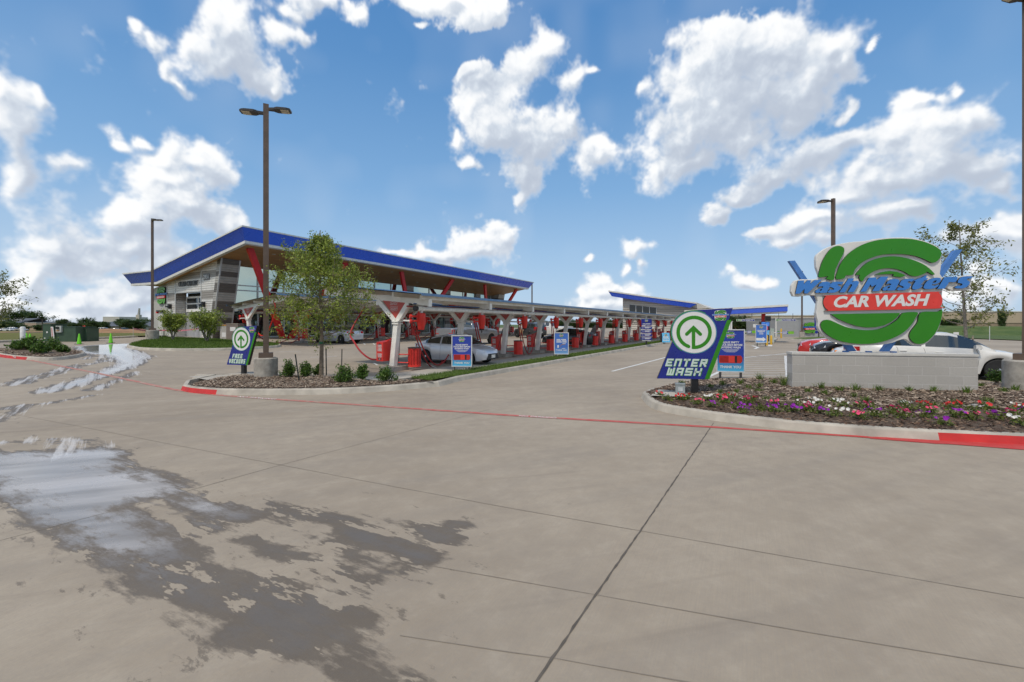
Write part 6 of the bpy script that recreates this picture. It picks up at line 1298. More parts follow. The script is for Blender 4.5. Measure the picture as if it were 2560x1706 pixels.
# airy tree behind the big sign, branch tips at the left edge
p=at(2418,811,24); p.z=0
tree('sycamore','thin airy tree with wind blown leaves behind the big sign',p,7.6,.085,1.5,lambda t:2.1*(1-t)**.6*(.7+.6*min(t*2.5,1))+.15,28,7,17,.165,LEAF_DRY,21,BARKG,lean=-.06,up=.55,spread=.13,asp=.4)
p=at(-66,811,24); p.z=.3
tree('edge_tree','leafy branch tips of a tree reaching in at the left picture edge',p,4.4,.08,1.3,lambda t:1.9*(1-t)**.5*(.7+.6*min(t*2.5,1))+.15,26,6,26,.16,LEAF_DRY,22,BARKG,up=.4,spread=.13,asp=.35)
# flowers: small petunia plants, one thing each
PET={'r':M_('red_petals',(.62,.04,.04),.5),'p':M_('pink_petals',(.75,.08,.20),.5),'v':M_('violet_petals',(.28,.015,.36),.5),'w':M_('white_petals',(.70,.68,.63),.5)}
LEAF_FL=leafmat('petunia_leaves',[(.07,.10,.014),(.12,.16,.025),(.18,.21,.04)])
CN={'r':'red','p':'pink','v':'violet','w':'white'}
FL=[(118,212,'r'),(250,232,'r'),(352,258,'p'),(445,275,'v'),(512,250,'p'),(420,235,'w'),(490,232,'r'),(555,235,'r'),(592,285,'v'),(690,238,'r'),(662,255,'p'),(745,295,'v'),(830,268,'p'),(815,305,'v'),(920,305,'v'),(1000,282,'w'),(1080,262,'w'),(1085,312,'v'),(1192,330,'w'),(1388,292,'p'),(1355,350,'p'),(1460,340,'v'),(1565,312,'p'),(1600,345,'p'),(1648,290,'w'),(1735,285,'r'),(1775,315,'p'),(1760,345,'v'),(1860,385,'v'),(1930,278,'r'),(1945,340,'v'),(2040,305,'w'),(2030,355,'p'),(2110,292,'r'),(2190,352,'v'),(2255,335,'p'),(2315,300,'w'),(2345,300,'r'),(2340,390,'w'),(1010,300,'p'),(1240,275,'w'),(170,238,'w'),(290,232,'r'),(640,312,'v'),(1895,290,'r'),(2400,330,'v'),(2450,360,'r')]
_fr={}
bedz=lambda x,y: float(bz(np.array([x]),np.array([y]),segdist(np.array([x]),np.array([y]),isB,True))[0])
def onbed(px,py):
    p=gp(px,py,.2)
    for _ in range(4): p=gp(px,py,bedz(p.x,p.y))
    return p
near_txt=lambda x: 'near the ENTER WASH sign' if x<640 else ('between the signs' if x<900 else ('under the left wall half' if x<1500 else ('under the right wall half' if x<2070 else 'near the right lamp base')))
cnt={}
for i,(a,b,c) in enumerate(FL):
    p=onbed(1600+a/2.451,900+(b+14)/2.451); rng=np.random.default_rng(300+i); v=i%3; key=(c,v)
    if key not in _fr:
        T=thing('petunia','','flower',p,0,'petunias along the kerb'); n=80; ce=rng.normal(size=(n,3))*np.array([.06,.06,.03])+np.array([0,0,.05]); ce[:,2]=np.clip(ce[:,2],.0,.2); leaves('foliage',ce,.055,LEAF_FL,T,310+i,.5); m=MB()
        for k in range((4,6,5)[v]+1):
            cx,cy,cz=rng.normal()*.07,rng.normal()*.07-.03,.09+.05*rng.random(); r=.022+.009*rng.random(); tl=Matrix.Translation((cx,cy,cz))@Matrix.Rotation(rng.uniform(.3,1.1),4,'X')@Matrix.Rotation(rng.uniform(-.6,.6),4,'Y'); vs=[(0,0,-.012)]+[(r*(1-.14*(q%2))*math.cos(q*.628),r*(1-.14*(q%2))*math.sin(q*.628),.006*(q%2)) for q in range(10)]; m.add(vs,[(0,1+q,1+(q+1)%10) for q in range(10)],0,tl)
        m.build('blossoms',PET[c],T); _fr[key]=T
    else: T=dup(_fr[key],p,rng.uniform(0,6.28),scale=(rng.uniform(.85,1.25),)*3)
    T.location=p; cnt.setdefault((c,near_txt(a)),[]).append(T)
for (c,t),L in cnt.items():
    for k,T in enumerate(L): T['label']=(CN[c]+' flowered petunia in the dark mulch '+t) if len(L)==1 else '%s petunia, %s of its colour from the left %s'%(CN[c],ORD[k],t)
TU=[(255,138,16),(428,160,18),(505,147,22),(617,142,26),(735,118,34),(662,170,22),(730,158,20),(885,150,52),(820,135,22),(495,193,16),(590,192,18),(725,186,16),(870,215,16),(1108,165,26),(1222,182,28),(1325,178,30),(1465,180,26),(1645,182,24),(1800,188,26),(2005,195,30),(1133,205,22),(1318,218,20),(1385,245,22),(1190,250,24),(960,228,14),(1605,258,16),(1800,275,22),(2130,250,24),(2300,180,26),(2230,190,22),(1030,188,18),(775,236,16),(1930,252,16),(2090,155,16)]
for i,(a,b,h) in enumerate(TU):
    p=onbed(1600+a/2.451,900+(b+8)/2.451); k=p.y/F/2.451; rng=np.random.default_rng(500+i); n=46; hh=h*1.5*k
    base=np.zeros((n,3)); base[:,:2]=rng.normal(size=(n,2))*.035; aa=rng.uniform(0,6.28,n); w=.006; s=np.stack([np.cos(aa),np.sin(aa),np.zeros(n)],1)*w; l=rng.normal(size=(n,2))*hh*.45; top=base+np.concatenate([l,(hh*rng.uniform(.5,1.1,n))[:,None]],1); midp=(base+top)/2+np.array([0,0,hh*.15])
    v=np.stack([base-s,base+s,midp+s*.8,midp-s*.8,top],1).reshape(-1,3); f=[]; 
    for q in range(n): o=q*5; f+= [(o,o+1,o+2),(o,o+2,o+3),(o+3,o+2,o+4)]
    T=raw_mesh('grass_tuft',v,np.array(f),BLADE); T.location=p
    row='against the block wall' if b<200 and a>1050 else ('behind the ENTER WASH post' if a<700 and b<200 else ('by the left end of the block wall' if a<1000 and b<200 else 'out in the pale mulch'))
    cnt.setdefault(row,[]).append(T)
for t,L in cnt.items():
    if isinstance(t,str):
        L.sort(key=lambda o:o.location.x/o.location.y)
        for k,T in enumerate(L): tag(T,'%s green grass tuft from the left %s'%(ORD[k] if k<14 else 'last',t),'grass tuft','grass tufts in the mulch bed')
# ---------------------------------------------------------------- vehicles
TYRE=M_('tyre_rubber',(.018,.018,.018),.8); RIM=M_('alloy_rim',(.55,.56,.57),.3,metal=.85); WELL=M_('wheel_well',(.006,.006,.006),.9); TRIMB=M_('black_car_trim',(.012,.012,.013),.45)
HEADL=M_('headlight_lens',(.62,.64,.66),.08,spec=.8); TAILL=M_('tail_light',(.45,.012,.012),.15); AMBER=M_('amber_lens',(.85,.30,.05),.15); PLATE=M_('licence_plate',(.66,.66,.62),.5); SEAM=M_('panel_gap',(.05,.05,.05),.6)
def glassmat():
    b=NB('car_glass'); n=b.noise(1.2,2); b.set(col=b.mix(n,(.012,.016,.017),(.035,.05,.05)),rough=.03,spec=.9); b.p.inputs['IOR'].default_value=1.7; return b.mat
CGLASS=glassmat()
def paint(name,c,metal=0): 
    b=NB(name); n=b.noise(3,3); b.set(col=b.mix(b.mr(n,.3,.7),tuple(x*.93 for x in c),c),rough=.28,metal=metal,coat=.8); b.p.inputs['Coat Roughness'].default_value=.05; return b.mat
def interp(kp,x):
    if x<=kp[0][0]: return kp[0][1]
    for (x0,y0),(x1,y1) in zip(kp,kp[1:]):
        if x<=x1:
            t=(x-x0)/(x1-x0); t2=t*t*(3-2*t) if len(kp)>9 else t; return y0+(y1-y0)*t
    return kp[-1][1]
def car(name,label,cat,loc,heading,spec,mat,k=1.0,grp=None):
    """x forward; spec gives the belt and roof profiles, plan half width, wheels, window spans"""
    T=thing(name,label,cat,loc,heading,grp); L=spec['L']; wr=spec['wr']; wx=spec['wx']; sill=spec['sill']; hwf=spec['hw']; belt=spec['belt']; roof=spec['roof']; H_=max(z for x,z in roof)
    xs=sorted(set([round(-L/2+i*.05,3) for i in range(int(L/.05)+1)]+[L/2,-L/2]+[x for x,_ in roof]+[x for x,_ in belt]))
    rows=[]
    for x in xs:
        zb=interp(spec.get('bot',[(-L/2,sill+.12),(-L/2+.3,sill),(L/2-.4,sill),(L/2,sill+.08)]),x)
        for w in wx:
            Rr=wr*1.16; d=abs(x-w)
            if d<Rr: zb=max(zb,wr*.98+math.sqrt(Rr*Rr-d*d))
        zs=interp(belt,x); zr=max(interp(roof,x),zs) if roof[0][0]<=x<=roof[-1][0] else zs
        hw=interp(hwf,x); t=(zr-zs)/(H_-max(z for q,z in belt)+.001); t=min(max(t,0),1); hr=hw*(.95-.22*t); zb=min(zb,zs-.05)
        sp=zs-zb
        sec=[(hw*.95,zb),(hw*.995,zb+sp*.35),(hw*1.0,zb+sp*.62),(hw*.975,zb+sp*.86),(hw*.94,zs)]
        if zr>zs+.03: sec+=[(hw*.94-(hw*.94-hr)*.12,zs+(zr-zs)*.1),(hr+.015,zr-min(.09,(zr-zs)*.28)),(hr-.05,zr-.015),(hr*.55,zr+.012),(0,zr+.018)]
        else: sec+=[(hw*.925,zs+.006),(hw*.88,zs+.018),(hw*.78,zs+.03),(hw*.45,zs+.05),(0,zs+.055)]
        rows.append(sec)
    n=len(rows[0]); V_=[];
    for x,sec in zip(xs,rows):
        V_+=[(x,y,z) for y,z in sec]+[(x,-y,z) for y,z in sec[:-1]]
    m_=2*n-1; idx=lambda i,j,s: i*m_+(j if (s>0 or j==n-1) else n+j)
    bodyf=[];glass={'side_window':[],'windshield':[],'rear_window':[]}
    for i in range(len(xs)-1):
        xm=(xs[i]+xs[i+1])/2
        for s in (1,-1):
            for j in range(n-1):
                q=(idx(i,j,s),idx(i+1,j,s),idx(i+1,j+1,s),idx(i,j+1,s)); q=q if s<0 else q[::-1]
                zz=[V_[a][2] for a in q]; zs=interp(belt,xm); zr=interp(roof,xm) if roof[0][0]<=xm<=roof[-1][0] else 0; tall=zr>zs+.06
                g=None
                if tall and j==5 and any(a<=xm<=b for a,b in spec['side']): g='side_window'
                if tall and j>=6 and spec['wind'][0]<=xm<=spec['wind'][1]: g='windshield'
                if tall and j>=6 and spec['rear'][0]<=xm<=spec['rear'][1]: g='rear_window'
                (glass[g] if g else bodyf).append(q)
    for i,fl in ((0,1),(len(xs)-1,0)):
        for s in (1,-1):
            for j in range(n-2):
                q=(idx(i,j,s),idx(i,j+1,s),idx(i,j+1,-s),idx(i,j,-s)) if s>0 else None
                if q: bodyf.append(q[::-1] if fl else q)
        bodyf.append((idx(i,n-2,1),idx(i,n-1,1),idx(i,n-2,-1)))
    def piece(nm,fs,mt,par):
        used=sorted({a for f in fs for a in f}); mp={a:b for b,a in enumerate(used)}; me=bpy.data.meshes.new(nm); me.from_pydata([V_[a] for a in used],[],[tuple(mp[a] for a in f) for f in fs]); me.materials.append(mt); me.polygons.foreach_set('use_smooth',[True]*len(fs)); me.set_sharp_from_angle(angle=R(38)); o=bpy.data.objects.new(nm,me); COL.objects.link(o); o.parent=par; return o
    bd=piece('body',bodyf,mat,T)
    for g,fs in glass.items():
        if not fs: continue
        if g=='side_window':
            for s in (1,-1):
                f2=[f for f in fs if V_[f[0]][1]*s>0 or V_[f[1]][1]*s>0]
                if f2: piece('side_window',f2,CGLASS,T)
        else: piece(g,fs,CGLASS,T)
    hwm=max(h for _,h in hwf); m=MB(); m.box(-L/2+.25,L/2-.25,-hwm+.32,hwm-.32,sill+.02,.62,0)
    for w in wx: m.box(w-wr*1.1,w+wr*1.1,-hwm+.06,hwm-.06,wr*1.9,wr*2.1,0) if False else None
    m.build('underbody',WELL,T)
    for w in wx:
        for s in (1,-1):
            hh=interp(hwf,w); y=hh-.02; c=MB(); P=[(wr*.66,-.10),(wr*.93,-.11),(wr,-.08),(wr,.08),(wr*.93,.11),(wr*.66,.10)]
            Q=Matrix.Translation((w,s*(y-.11),wr))@Matrix.Rotation(R(90)*-s,4,'X'); c.lathe(P,(0,0,0),28,0,Q); wl_=c.build('wheel',TYRE,T,smooth=True,angle=35)
            c=MB(); c.lathe([(wr*.64,.06),(wr*.68,.10),(wr*.60,.095),(wr*.57,.04)],(0,0,0),28,0,Q)
            for a in range(spec.get('spokes',7)):
                an=a*2*math.pi/spec.get('spokes',7); r1=Matrix.Rotation(an,4,'Z'); c.box(0,wr*.60,-wr*.075,wr*.075,.055,.09,0,Q@r1)
            c.lathe([(wr*.17,.05),(wr*.17,.10),(wr*.05,.105)],(0,0,0),14,0,Q); c.build('rim',RIM,wl_)
            c=MB(); c.lathe([(wr*.62,.0),(wr*.62,.02)],(0,0,0),20,0,Q); c.build('brake_shadow_disc',WELL,wl_)
    hx=lambda x: interp(hwf,x)
    for s in (1,-1):
        c=MB(); x0,x1,z0,z1=spec['head']; 
        c.hull8([(x0,s*(hx(x0)+.012),z0+.06),(x1,s*(hx(x1)+.012),z0),(x1+.015,s*(hx(x1)*.62),z0),(x0,s*(hx(x0)*.7),z0+.06)],[(x0,s*(hx(x0)*.97),z1+.02),(x1-.03,s*(hx(x1)*.96),z1-.02),(x1-.02,s*(hx(x1)*.6),z1-.03),(x0,s*(hx(x0)*.68),z1)]); c.build('headlight',spec.get('headm',HEADL),T)
        c=MB(); x0,x1,z0,z1=spec['tail']; c.hull8([(x0-.012,s*hx(x0)*.62,z0),(x0-.012,s*(hx(x0)+.012),z0),(x1,s*(hx(x1)+.01),z0+.03),(x1,s*hx(x1)*.6,z0+.03)],[(x0+.0,s*hx(x0)*.6,z1),(x0+.0,s*(hx(x0)+.008),z1),(x1,s*(hx(x1)+.008),z1),(x1,s*hx(x1)*.6,z1)]); c.build('tail_light',TAILL,T)
        mx=spec['mir']; zb_=interp(belt,mx); c=MB(); c.hull8([(mx-.06,s*(hx(mx)-.02),zb_+.03),(mx+.08,s*(hx(mx)-.02),zb_+.03),(mx+.10,s*(hx(mx)+.19),zb_+.05),(mx-.05,s*(hx(mx)+.17),zb_+.05)],[(mx-.05,s*(hx(mx)-.02),zb_+.14),(mx+.03,s*(hx(mx)-.02),zb_+.15),(mx+.05,s*(hx(mx)+.18),zb_+.17),(mx-.05,s*(hx(mx)+.16),zb_+.17)]); c.build('side_mirror',mat,T)
        for dx in spec['doors']:
            c=MB(); pts=[]
            for j in range(5):
                i=min(range(len(xs)),key=lambda q:abs(xs[q]-dx)); y,z=rows[i][j]; pts.append((dx+.06*math.sin(j*.7),s*(y+.001),z))
            c.tube(pts,.0045,5); c.build('door_gap',SEAM,bd)
        for dx in spec['hand']:
            i=min(range(len(xs)),key=lambda q:abs(xs[q]-dx)); y,z=rows[i][3]; c=MB(); c.hull8([(dx-.09,s*(y-.005),z-.02),(dx+.09,s*(y-.005),z-.02),(dx+.09,s*(y+.03),z-.015),(dx-.09,s*(y+.03),z-.015)],[(dx-.09,s*(y-.01),z+.02),(dx+.09,s*(y-.01),z+.02),(dx+.09,s*(y+.025),z+.01),(dx-.09,s*(y+.025),z+.01)]); c.build('handle',spec.get('handm',mat),bd)
        if spec.get('rub'):
            x0,x1,z=spec['rub']; c=MB(); c.box(x0,x1,s*hx(0)-.01,s*hx(0)+.012,z,z+.04); c.build('side_moulding',mat,bd)
    gx0,gz0,gz1,gw=spec['grille']; c=MB(); c.hull8([(L/2-.05,-gw,gz0),(L/2+.02,-gw,gz0),(L/2+.02,gw,gz0),(L/2-.05,gw,gz0)],[(L/2-.08,-gw*.8,gz1),(L/2+.0,-gw*.8,gz1),(L/2+.0,gw*.8,gz1),(L/2-.08,gw*.8,gz1)]); c.build('grille',TRIMB,T)
    c=MB(); c.box(L/2+.015,L/2+.035,-.16,.16,(gz0+gz1)/2-.08,(gz0+gz1)/2+.08); c.build('licence_plate',PLATE,T)
    c=MB(); c.box(-L/2-.02,-L/2+.0,-.16,.16,.62,.78); c.build('licence_plate',PLATE,T)
    T.scale=(k,k,k); return T
SED=dict(L=4.6,wr=.33,wx=(-1.33,1.38),sill=.20,hw=[(-2.3,.52),(-2.2,.70),(-1.9,.83),(-1.2,.89),(0,.90),(1.3,.89),(1.85,.82),(2.15,.68),(2.3,.45)],
 belt=[(-2.3,.72),(-2.2,.95),(-1.9,1.02),(-1.2,1.0),(0,.95),(1.0,.93),(1.6,.86),(2.05,.74),(2.2,.62),(2.3,.50)],
 roof=[(-1.95,1.0),(-1.5,1.17),(-1.05,1.33),(-.6,1.43),(-.1,1.475),(.3,1.455),(.65,1.36),(1.0,1.16),(1.32,.92)],
 side=[(-1.35,-.42),(-.32,.98)],wind=(.5,1.32),rear=(-1.95,-1.05),head=(1.72,2.2,.60,.74),tail=(-2.27,-1.98,.80,.97),mir=.86,doors=(-1.05,-.37,.86),hand=(-.86,.02),grille=(0,.28,.55,.52))
HATCH=dict(SED); 
TRK=dict(L=5.9,wr=.42,wx=(-1.75,1.9),sill=.42,hw=[(-2.95,.86),(-2.85,.96),(-1,.99),(0,1.0),(2.2,.98),(2.75,.9),(2.95,.78)],belt=[(-2.95,1.30),(-2.9,1.32),(-.75,1.32),(-.6,1.34),(.5,1.33),(1.0,1.32),(2.0,1.27),(2.6,1.2),(2.85,1.1),(2.95,.85)],
 roof=[(-.72,1.32),(-.60,1.75),(-.45,1.90),(0,1.96),(.5,1.95),(.8,1.86),(1.15,1.6),(1.5,1.31)],side=[(-.42,.16),(.26,1.05)],wind=(.72,1.5),rear=(-.72,-.47),head=(2.45,2.85,.86,1.08),tail=(-2.94,-2.75,.9,1.25),mir=1.0,doors=(-.55,.2,1.12),hand=(-.3,.4),grille=(0,.55,1.05,.62),handm=TRIMB,spokes=6)
SUV=dict(L=4.7,wr=.38,wx=(-1.35,1.42),sill=.32,hw=[(-2.35,.72),(-2.25,.86),(-1,.94),(1.5,.93),(2.1,.84),(2.35,.66)],belt=[(-2.35,.9),(-2.3,1.1),(-1,1.12),(1,1.10),(1.8,1.05),(2.2,.92),(2.35,.7)],
 roof=[(-2.3,1.1),(-2.22,1.45),(-2.05,1.74),(-1.5,1.8),(0,1.82),(.4,1.77),(.8,1.52),(1.25,1.08)],side=[(-2.0,-1.3),(-1.2,-.3),(-.2,.85)],wind=(.4,1.25),rear=(-2.3,-2.06),head=(1.9,2.25,.75,.95),tail=(-2.33,-2.1,.85,1.3),mir=.75,doors=(-1.2,-.25,.8),hand=(-.5,.3),grille=(0,.45,.85,.55))
MUS=dict(L=4.75,wr=.35,wx=(-1.35,1.4),sill=.20,hw=[(-2.37,.6),(-2.25,.82),(-1.3,.95),(0,.93),(1.5,.93),(2.1,.84),(2.37,.62)],belt=[(-2.37,.75),(-2.3,.98),(-1.6,1.02),(-.5,.98),(.6,.98),(1.2,1.0),(1.9,.92),(2.25,.78),(2.37,.55)],
 roof=[(-1.9,1.0),(-1.3,1.22),(-.7,1.36),(-.2,1.38),(.15,1.32),(.5,1.12),(.75,.97)],side=[(-1.1,-.5),(-.42,.5)],wind=(.1,.75),rear=(-1.9,-.8),head=(1.85,2.28,.66,.82),tail=(-2.35,-2.1,.75,.95),mir=.5,doors=(-.85,.6),hand=(-.7,),grille=(0,.35,.75,.5))
ang=lambda d: math.atan2(d[1],d[0])
SILV=paint('silver_paint',(.62,.64,.68),.35); GREYP=paint('grey_paint',(.20,.21,.22),.5); WHP=paint('pearl_white_paint',(.72,.70,.65)); REDP=paint('red_car_paint',(.55,.02,.015)); BLKP=paint('black_paint',(.012,.012,.014)); DGRP=paint('dark_grey_paint',(.07,.075,.08),.4); BEI=paint('beige_paint',(.38,.34,.28),.3)
mV=(-V[0],-V[1])
p=gp(1062,907); c=p+Vector((mV[0],mV[1],0))*1.22+Vector((U[0],U[1],0))*.78; car('silver_sedan','silver sedan nosed up to the front vacuum row behind the poster','car',c,ang(mV),SED,SILV,.90)
p=Vector(((1172-HX)/F*37.5,37.5,0)); p.z=GZ(p.x,p.y); car('pickup_truck','grey pickup truck seen from behind between the vacuum rows','truck',p,ang(U)-.1,TRK,paint('pickup_silver',(.34,.35,.36),.5))
p=gp(858,858); car('parked_sedan','silver car seen from behind through the young oak','car',p+Vector((V[0],V[1],0))*.6,ang(V),SED,SILV)
p=gp(1324,845); car('parked_suv','dark grey sport utility vehicle under the canopies beside the person','car',p,ang(U)+1.1,SUV,DGRP)
p=gp(1373,843); car('white_truck','white pickup truck farthest along between the canopies','truck',p,ang(V),TRK,WHP)
p=gp(1447,866); BKT=car('black_sedan','black sedan with raised boot lid behind the third and fourth front columns','car',p+Vector((V[0],V[1],0))*.8,ang(V),SED,BLKP)
m=MB(); m.hull8([(-2.0,-.6,1.02),(-2.0,.6,1.02),(-1.95,.6,1.06),(-1.95,-.6,1.06)],[(-2.35,-.55,1.72),(-2.35,.55,1.72),(-2.3,.55,1.76),(-2.3,-.55,1.76)]); m.build('boot_lid',BLKP,BKT)
cw_=lambda u,w: Vector((*xy(u,w),GZ(*xy(u,w))))
car('white_sedan','pearl white sedan parked behind the block wall, pointing right','car',cw_(20.75,-4.75),ang(mV),dict(SED,L=4.6,rub=(-.9,.75,.42)),WHP,1.04)
car('parked_sedan','white car with amber headlight, nose showing left under the green sign','car',cw_(23.5,-4.45),ang(V),dict(SED,headm=AMBER),WHP,1.0)
car('parked_coupe','dark bonneted car with red nose between the red coupe and white car','car',cw_(26.2,-4.0),ang(V),MUS,BLKP)
car('red_coupe','red coupe, farthest left of the cars parked behind the block wall','car',cw_(29.0,-3.6),ang(V),MUS,REDP)
# cars far away on the left
far_=[('white',12,WHP,SED,205),('silver',36,SILV,SUV,208),('grey',-12,GREYP,SED,203),('pale',54,BEI,SED,207),('white',262,WHP,SUV,200),('grey',290,GREYP,SED,201),('dark',318,DGRP,SUV,202),('silver',345,SILV,SED,202)]
for i,(cn,px,pt,sp_,Y) in enumerate(far_):
    car('distant_car',{12:'white sedan parked before the far tan house',36:'silver car parked by the far tan house',-12:'grey car partly cut off at the left edge, far away',54:'beige car behind the white pipe, far away',262:'white car parked before the long far office',290:'grey sedan parked before the far office porch',318:'dark car right of the far office porch',345:'silver car near the far left light pole'}[px],'car',((px-HX)/F*Y,Y,-1.42),R(20),sp_,pt,1,'cars parked far beyond the field')
# ---------------------------------------------------------------- person between the rows
def person(label,loc,rz):
    T=thing('person',label,'person',loc,rz)
    J={'pel':(0,0,.93,.13),'sp':(0,0,1.12,.13),'ch':(0,.01,1.34,.155),'nk':(0,.0,1.5,.055),'hd':(0,-.01,1.60,.085),'tp':(0,0,1.70,.08)}
    def skin(nm,pts,edges,mt,sub=2):
        me=bpy.data.meshes.new(nm); me.from_pydata([q[:3] for q in pts],edges,[]); o=bpy.data.objects.new(nm,me); COL.objects.link(o); o.parent=T; o.modifiers.new('skin','SKIN'); s=o.modifiers.new('sub','SUBSURF'); s.levels=s.render_levels=sub
        sv=me.skin_vertices[0].data if me.skin_vertices else None
        if sv is None: me.skin_vertices if False else None
        for i,q in enumerate(pts): sv[i].radius=(q[3],q[3]*(q[4] if len(q)>4 else 1))
        sv[0].use_root=True; me.materials.append(mt); return o
    SK=M_('skin',(.42,.24,.16),.6,var=.05); SH=M_('light_shirt',(.55,.52,.48),.8); KH=M_('khaki_shorts',(.36,.24,.11),.8); HR=M_('dark_hair',(.02,.013,.008),.7)
    body=[(0,0,.95,.12),(0,0,1.15,.12),(0,.01,1.36,.14),(0,0,1.5,.055),(0,-.01,1.62,.085),(0,0,1.72,.07)]
    ed=[(0,1),(1,2),(2,3),(3,4),(4,5)]
    for s in (-1,1):
        n=len(body); body+= [(s*.10,0,.88,.085),(s*.11,-.02*s,.50,.06),(s*.11,.03,.10,.04),(s*.12,-.10,.04,.035)]; ed+=[(0,n),(n,n+1),(n+1,n+2),(n+2,n+3)]
        n=len(body); body+= [(s*.20,.01,1.42,.055),(s*.25,.03,1.15,.042),(s*.24,-.08,.93,.033),(s*.24,-.12,.85,.03)]; ed+=[(2,n),(n,n+1),(n+1,n+2),(n+2,n+3)]
    skin('body',body,ed,SK)
    skin('shirt',[(0,0,.98,.135),(0,0,1.15,.135),(0,.01,1.37,.155),(0,0,1.46,.08),(-.2,.01,1.42,.07),(-.235,.02,1.22,.06),(.2,.01,1.42,.07),(.235,.02,1.22,.06)],[(0,1),(1,2),(2,3),(2,4),(4,5),(2,6),(6,7)],SH)
    skin('shorts',[(0,0,1.0,.135),(0,0,.92,.13),(-.10,0,.84,.10),(-.115,-.01,.58,.085),(.10,0,.84,.10),(.115,-.01,.58,.085)],[(0,1),(1,2),(2,3),(1,4),(4,5)],KH)
    m=MB(); m.lathe([(.092,1.62),(.098,1.69),(.07,1.76),(.02,1.78)],(0,.012,0),14); m.build('hair',HR,T,smooth=True); return T
p=gp(1303,846); person('person in tan shorts standing by the dark vehicle between the vacuum rows',p,R(10))
# ---------------------------------------------------------------- things at the far left and right
UTG=M_('utility_green',(.045,.085,.05),.5,var=.15,scale=2)
def gY(px,Y): x=(px-HX)/F*Y; return Vector((x,Y,GZ(x,Y)))
def boxpx(px0,px1,py0,py1,Y,dep):                            # box whose front fills that rectangle of the view at depth Y
    a=at(px0,py1,Y); b=at(px1,py0,Y); return a,b
UY=33.0
T=thing('utility_cabinet','large dark green utility cabinets with a meter beside the field','cabinet',gY(147,UY)); o=Vector(T.location)
for i,(x0,x1,y0,y1,dy,dep) in enumerate(((107,127,812,853,0,1.2),(127,181,819,852,.25,1.6),(181,188,822,849,.9,1.0))):
    a=at(x0,y1,UY); b=at(x1,y0,UY); m=MB(o); m.box(a.x,b.x,UY+dy,UY+dy+dep,o.z-.05,b.z); m.box(a.x-.03,b.x+.03,UY+dy-.03,UY+dy+dep+.03,b.z,b.z+.05); 
    m.build('cabinet',UTG,T)
a=at(135,831.5,UY); b=at(148,815,UY); m=MB(o); m.box(a.x,b.x,UY+.12,UY+.25,a.z,b.z); mt=m.build('meter_box',M_('meter_grey',(.50,.52,.48),.5),T); m=MB(o); c=at(141,820,UY); m.cyl((c.x,UY+.03,c.z),(c.x,UY+.12,c.z),.10,.10,16); m.build('meter_dial',DARKGLASS,mt); m=MB(o); m.box(c.x-.13,c.x+.08,UY+.11,UY+.12,c.z-.26,c.z-.15); m.build('notice',M_('tan_notice',(.45,.28,.12),.6),mt)
for px,py in ((118,831),(112,847)):
    a=at(px,py,UY); m=MB(o); m.box(a.x-.05,a.x+.05,UY-.02,UY,a.z-.06,a.z+.06); m.build('door_latch',SIGNWHITE,T)
p=gp(57,862,.1); T=thing('bollard','thick white pipe post behind the far left bushes','post',p); m=MB(); m.lathe([(.125,-.3),(.125,1.08),(.10,1.12),(.03,1.13)],(0,0,0),18); m.build('pipe',M_('pipe_white',(.72,.72,.70),.4),T,smooth=True)
T=thing('marker_stake','white marker stake with printed warning beside the green cabinets','stake',gp(134,856)); m=MB(); m.hull8([(-.10,-.015,-.1),(.10,-.015,-.1),(.10,.015,-.1),(-.10,.015,-.1)],[(-.2,-.015,1.12),(-.03,-.015,1.12),(-.03,.015,1.12),(-.2,.015,1.12)]); st_=m.build('stake_blade',SIGNWHITE,T)
m=MB()
for i in range(9): z=.35+i*.08; x=-.02-.1*z; m.box(x-.05,x+.045,-.018,-.016,z,z+.05)
m.build('stake_print',M_('red_print',(.45,.10,.08),.5),st_)
LIME=M_('lime_cone',(.16,.62,.012),.45,var=.08); CONEB=M_('cone_base',(.02,.02,.02),.8)
first=None
for (px,py,h,l) in ((198,861,.72,'lime green traffic cone, nearer of the two by the foaming water'),(277,858.5,.72,'lime green traffic cone by the water, closer to the building'),(66,860,.72,'lime green traffic cone beside the white pipe post, taller looking one'),(75,862.5,.66,'lime green traffic cone half hidden behind the far left bushes')):
    p=gp(px,py)
    if first is None:
        T=thing('traffic_cone',l,'traffic cone',p,0,'lime green traffic cones'); m=MB(); m.box(-.18,.18,-.18,.18,0,.03); m.build('cone_base',CONEB,T); m=MB(); m.lathe([(.135,.03),(.125,.06),(.035,.70),(.025,.72)],(0,0,0),20); m.build('cone_body',LIME,T,smooth=True); first=T
    else: T=dup(first,p,.3,l)
# warning tape on thin stakes
SK_=M_('lath_stake',(.55,.50,.42),.7); TAPE=M_('pink_tape',(.72,.22,.26),.5)
tp=[(333,859,822),(404,851,826),(497,852,822)]; tops=[]
T=thing('barrier_tape','sagging pink barrier tape strung on thin stakes before the tunnel','tape',gp(333,861))
o=Vector(T.location)
for (px,py,ty) in tp:
    b=gp(px,py); t=at(px,ty,b.y); m=MB(o); m.tube([b,t+Vector((0,0,.12))],.014,5); m.build('stake',SK_,T); tops.append(t)
m=MB(o)
for a,b in zip(tops,tops[1:]):
    for i in range(10):
        q=[a.lerp(b,t) - Vector((0,0,.25*math.sin(math.pi*t)*.4)) for t in (i/10,(i+1)/10)]; m.add([q[0]-Vector((0,0,.05)),q[1]-Vector((0,0,.05)),q[1]+Vector((0,0,.05)),q[0]+Vector((0,0,.05))],[(0,1,2,3)])
m.build('tape',TAPE,T)
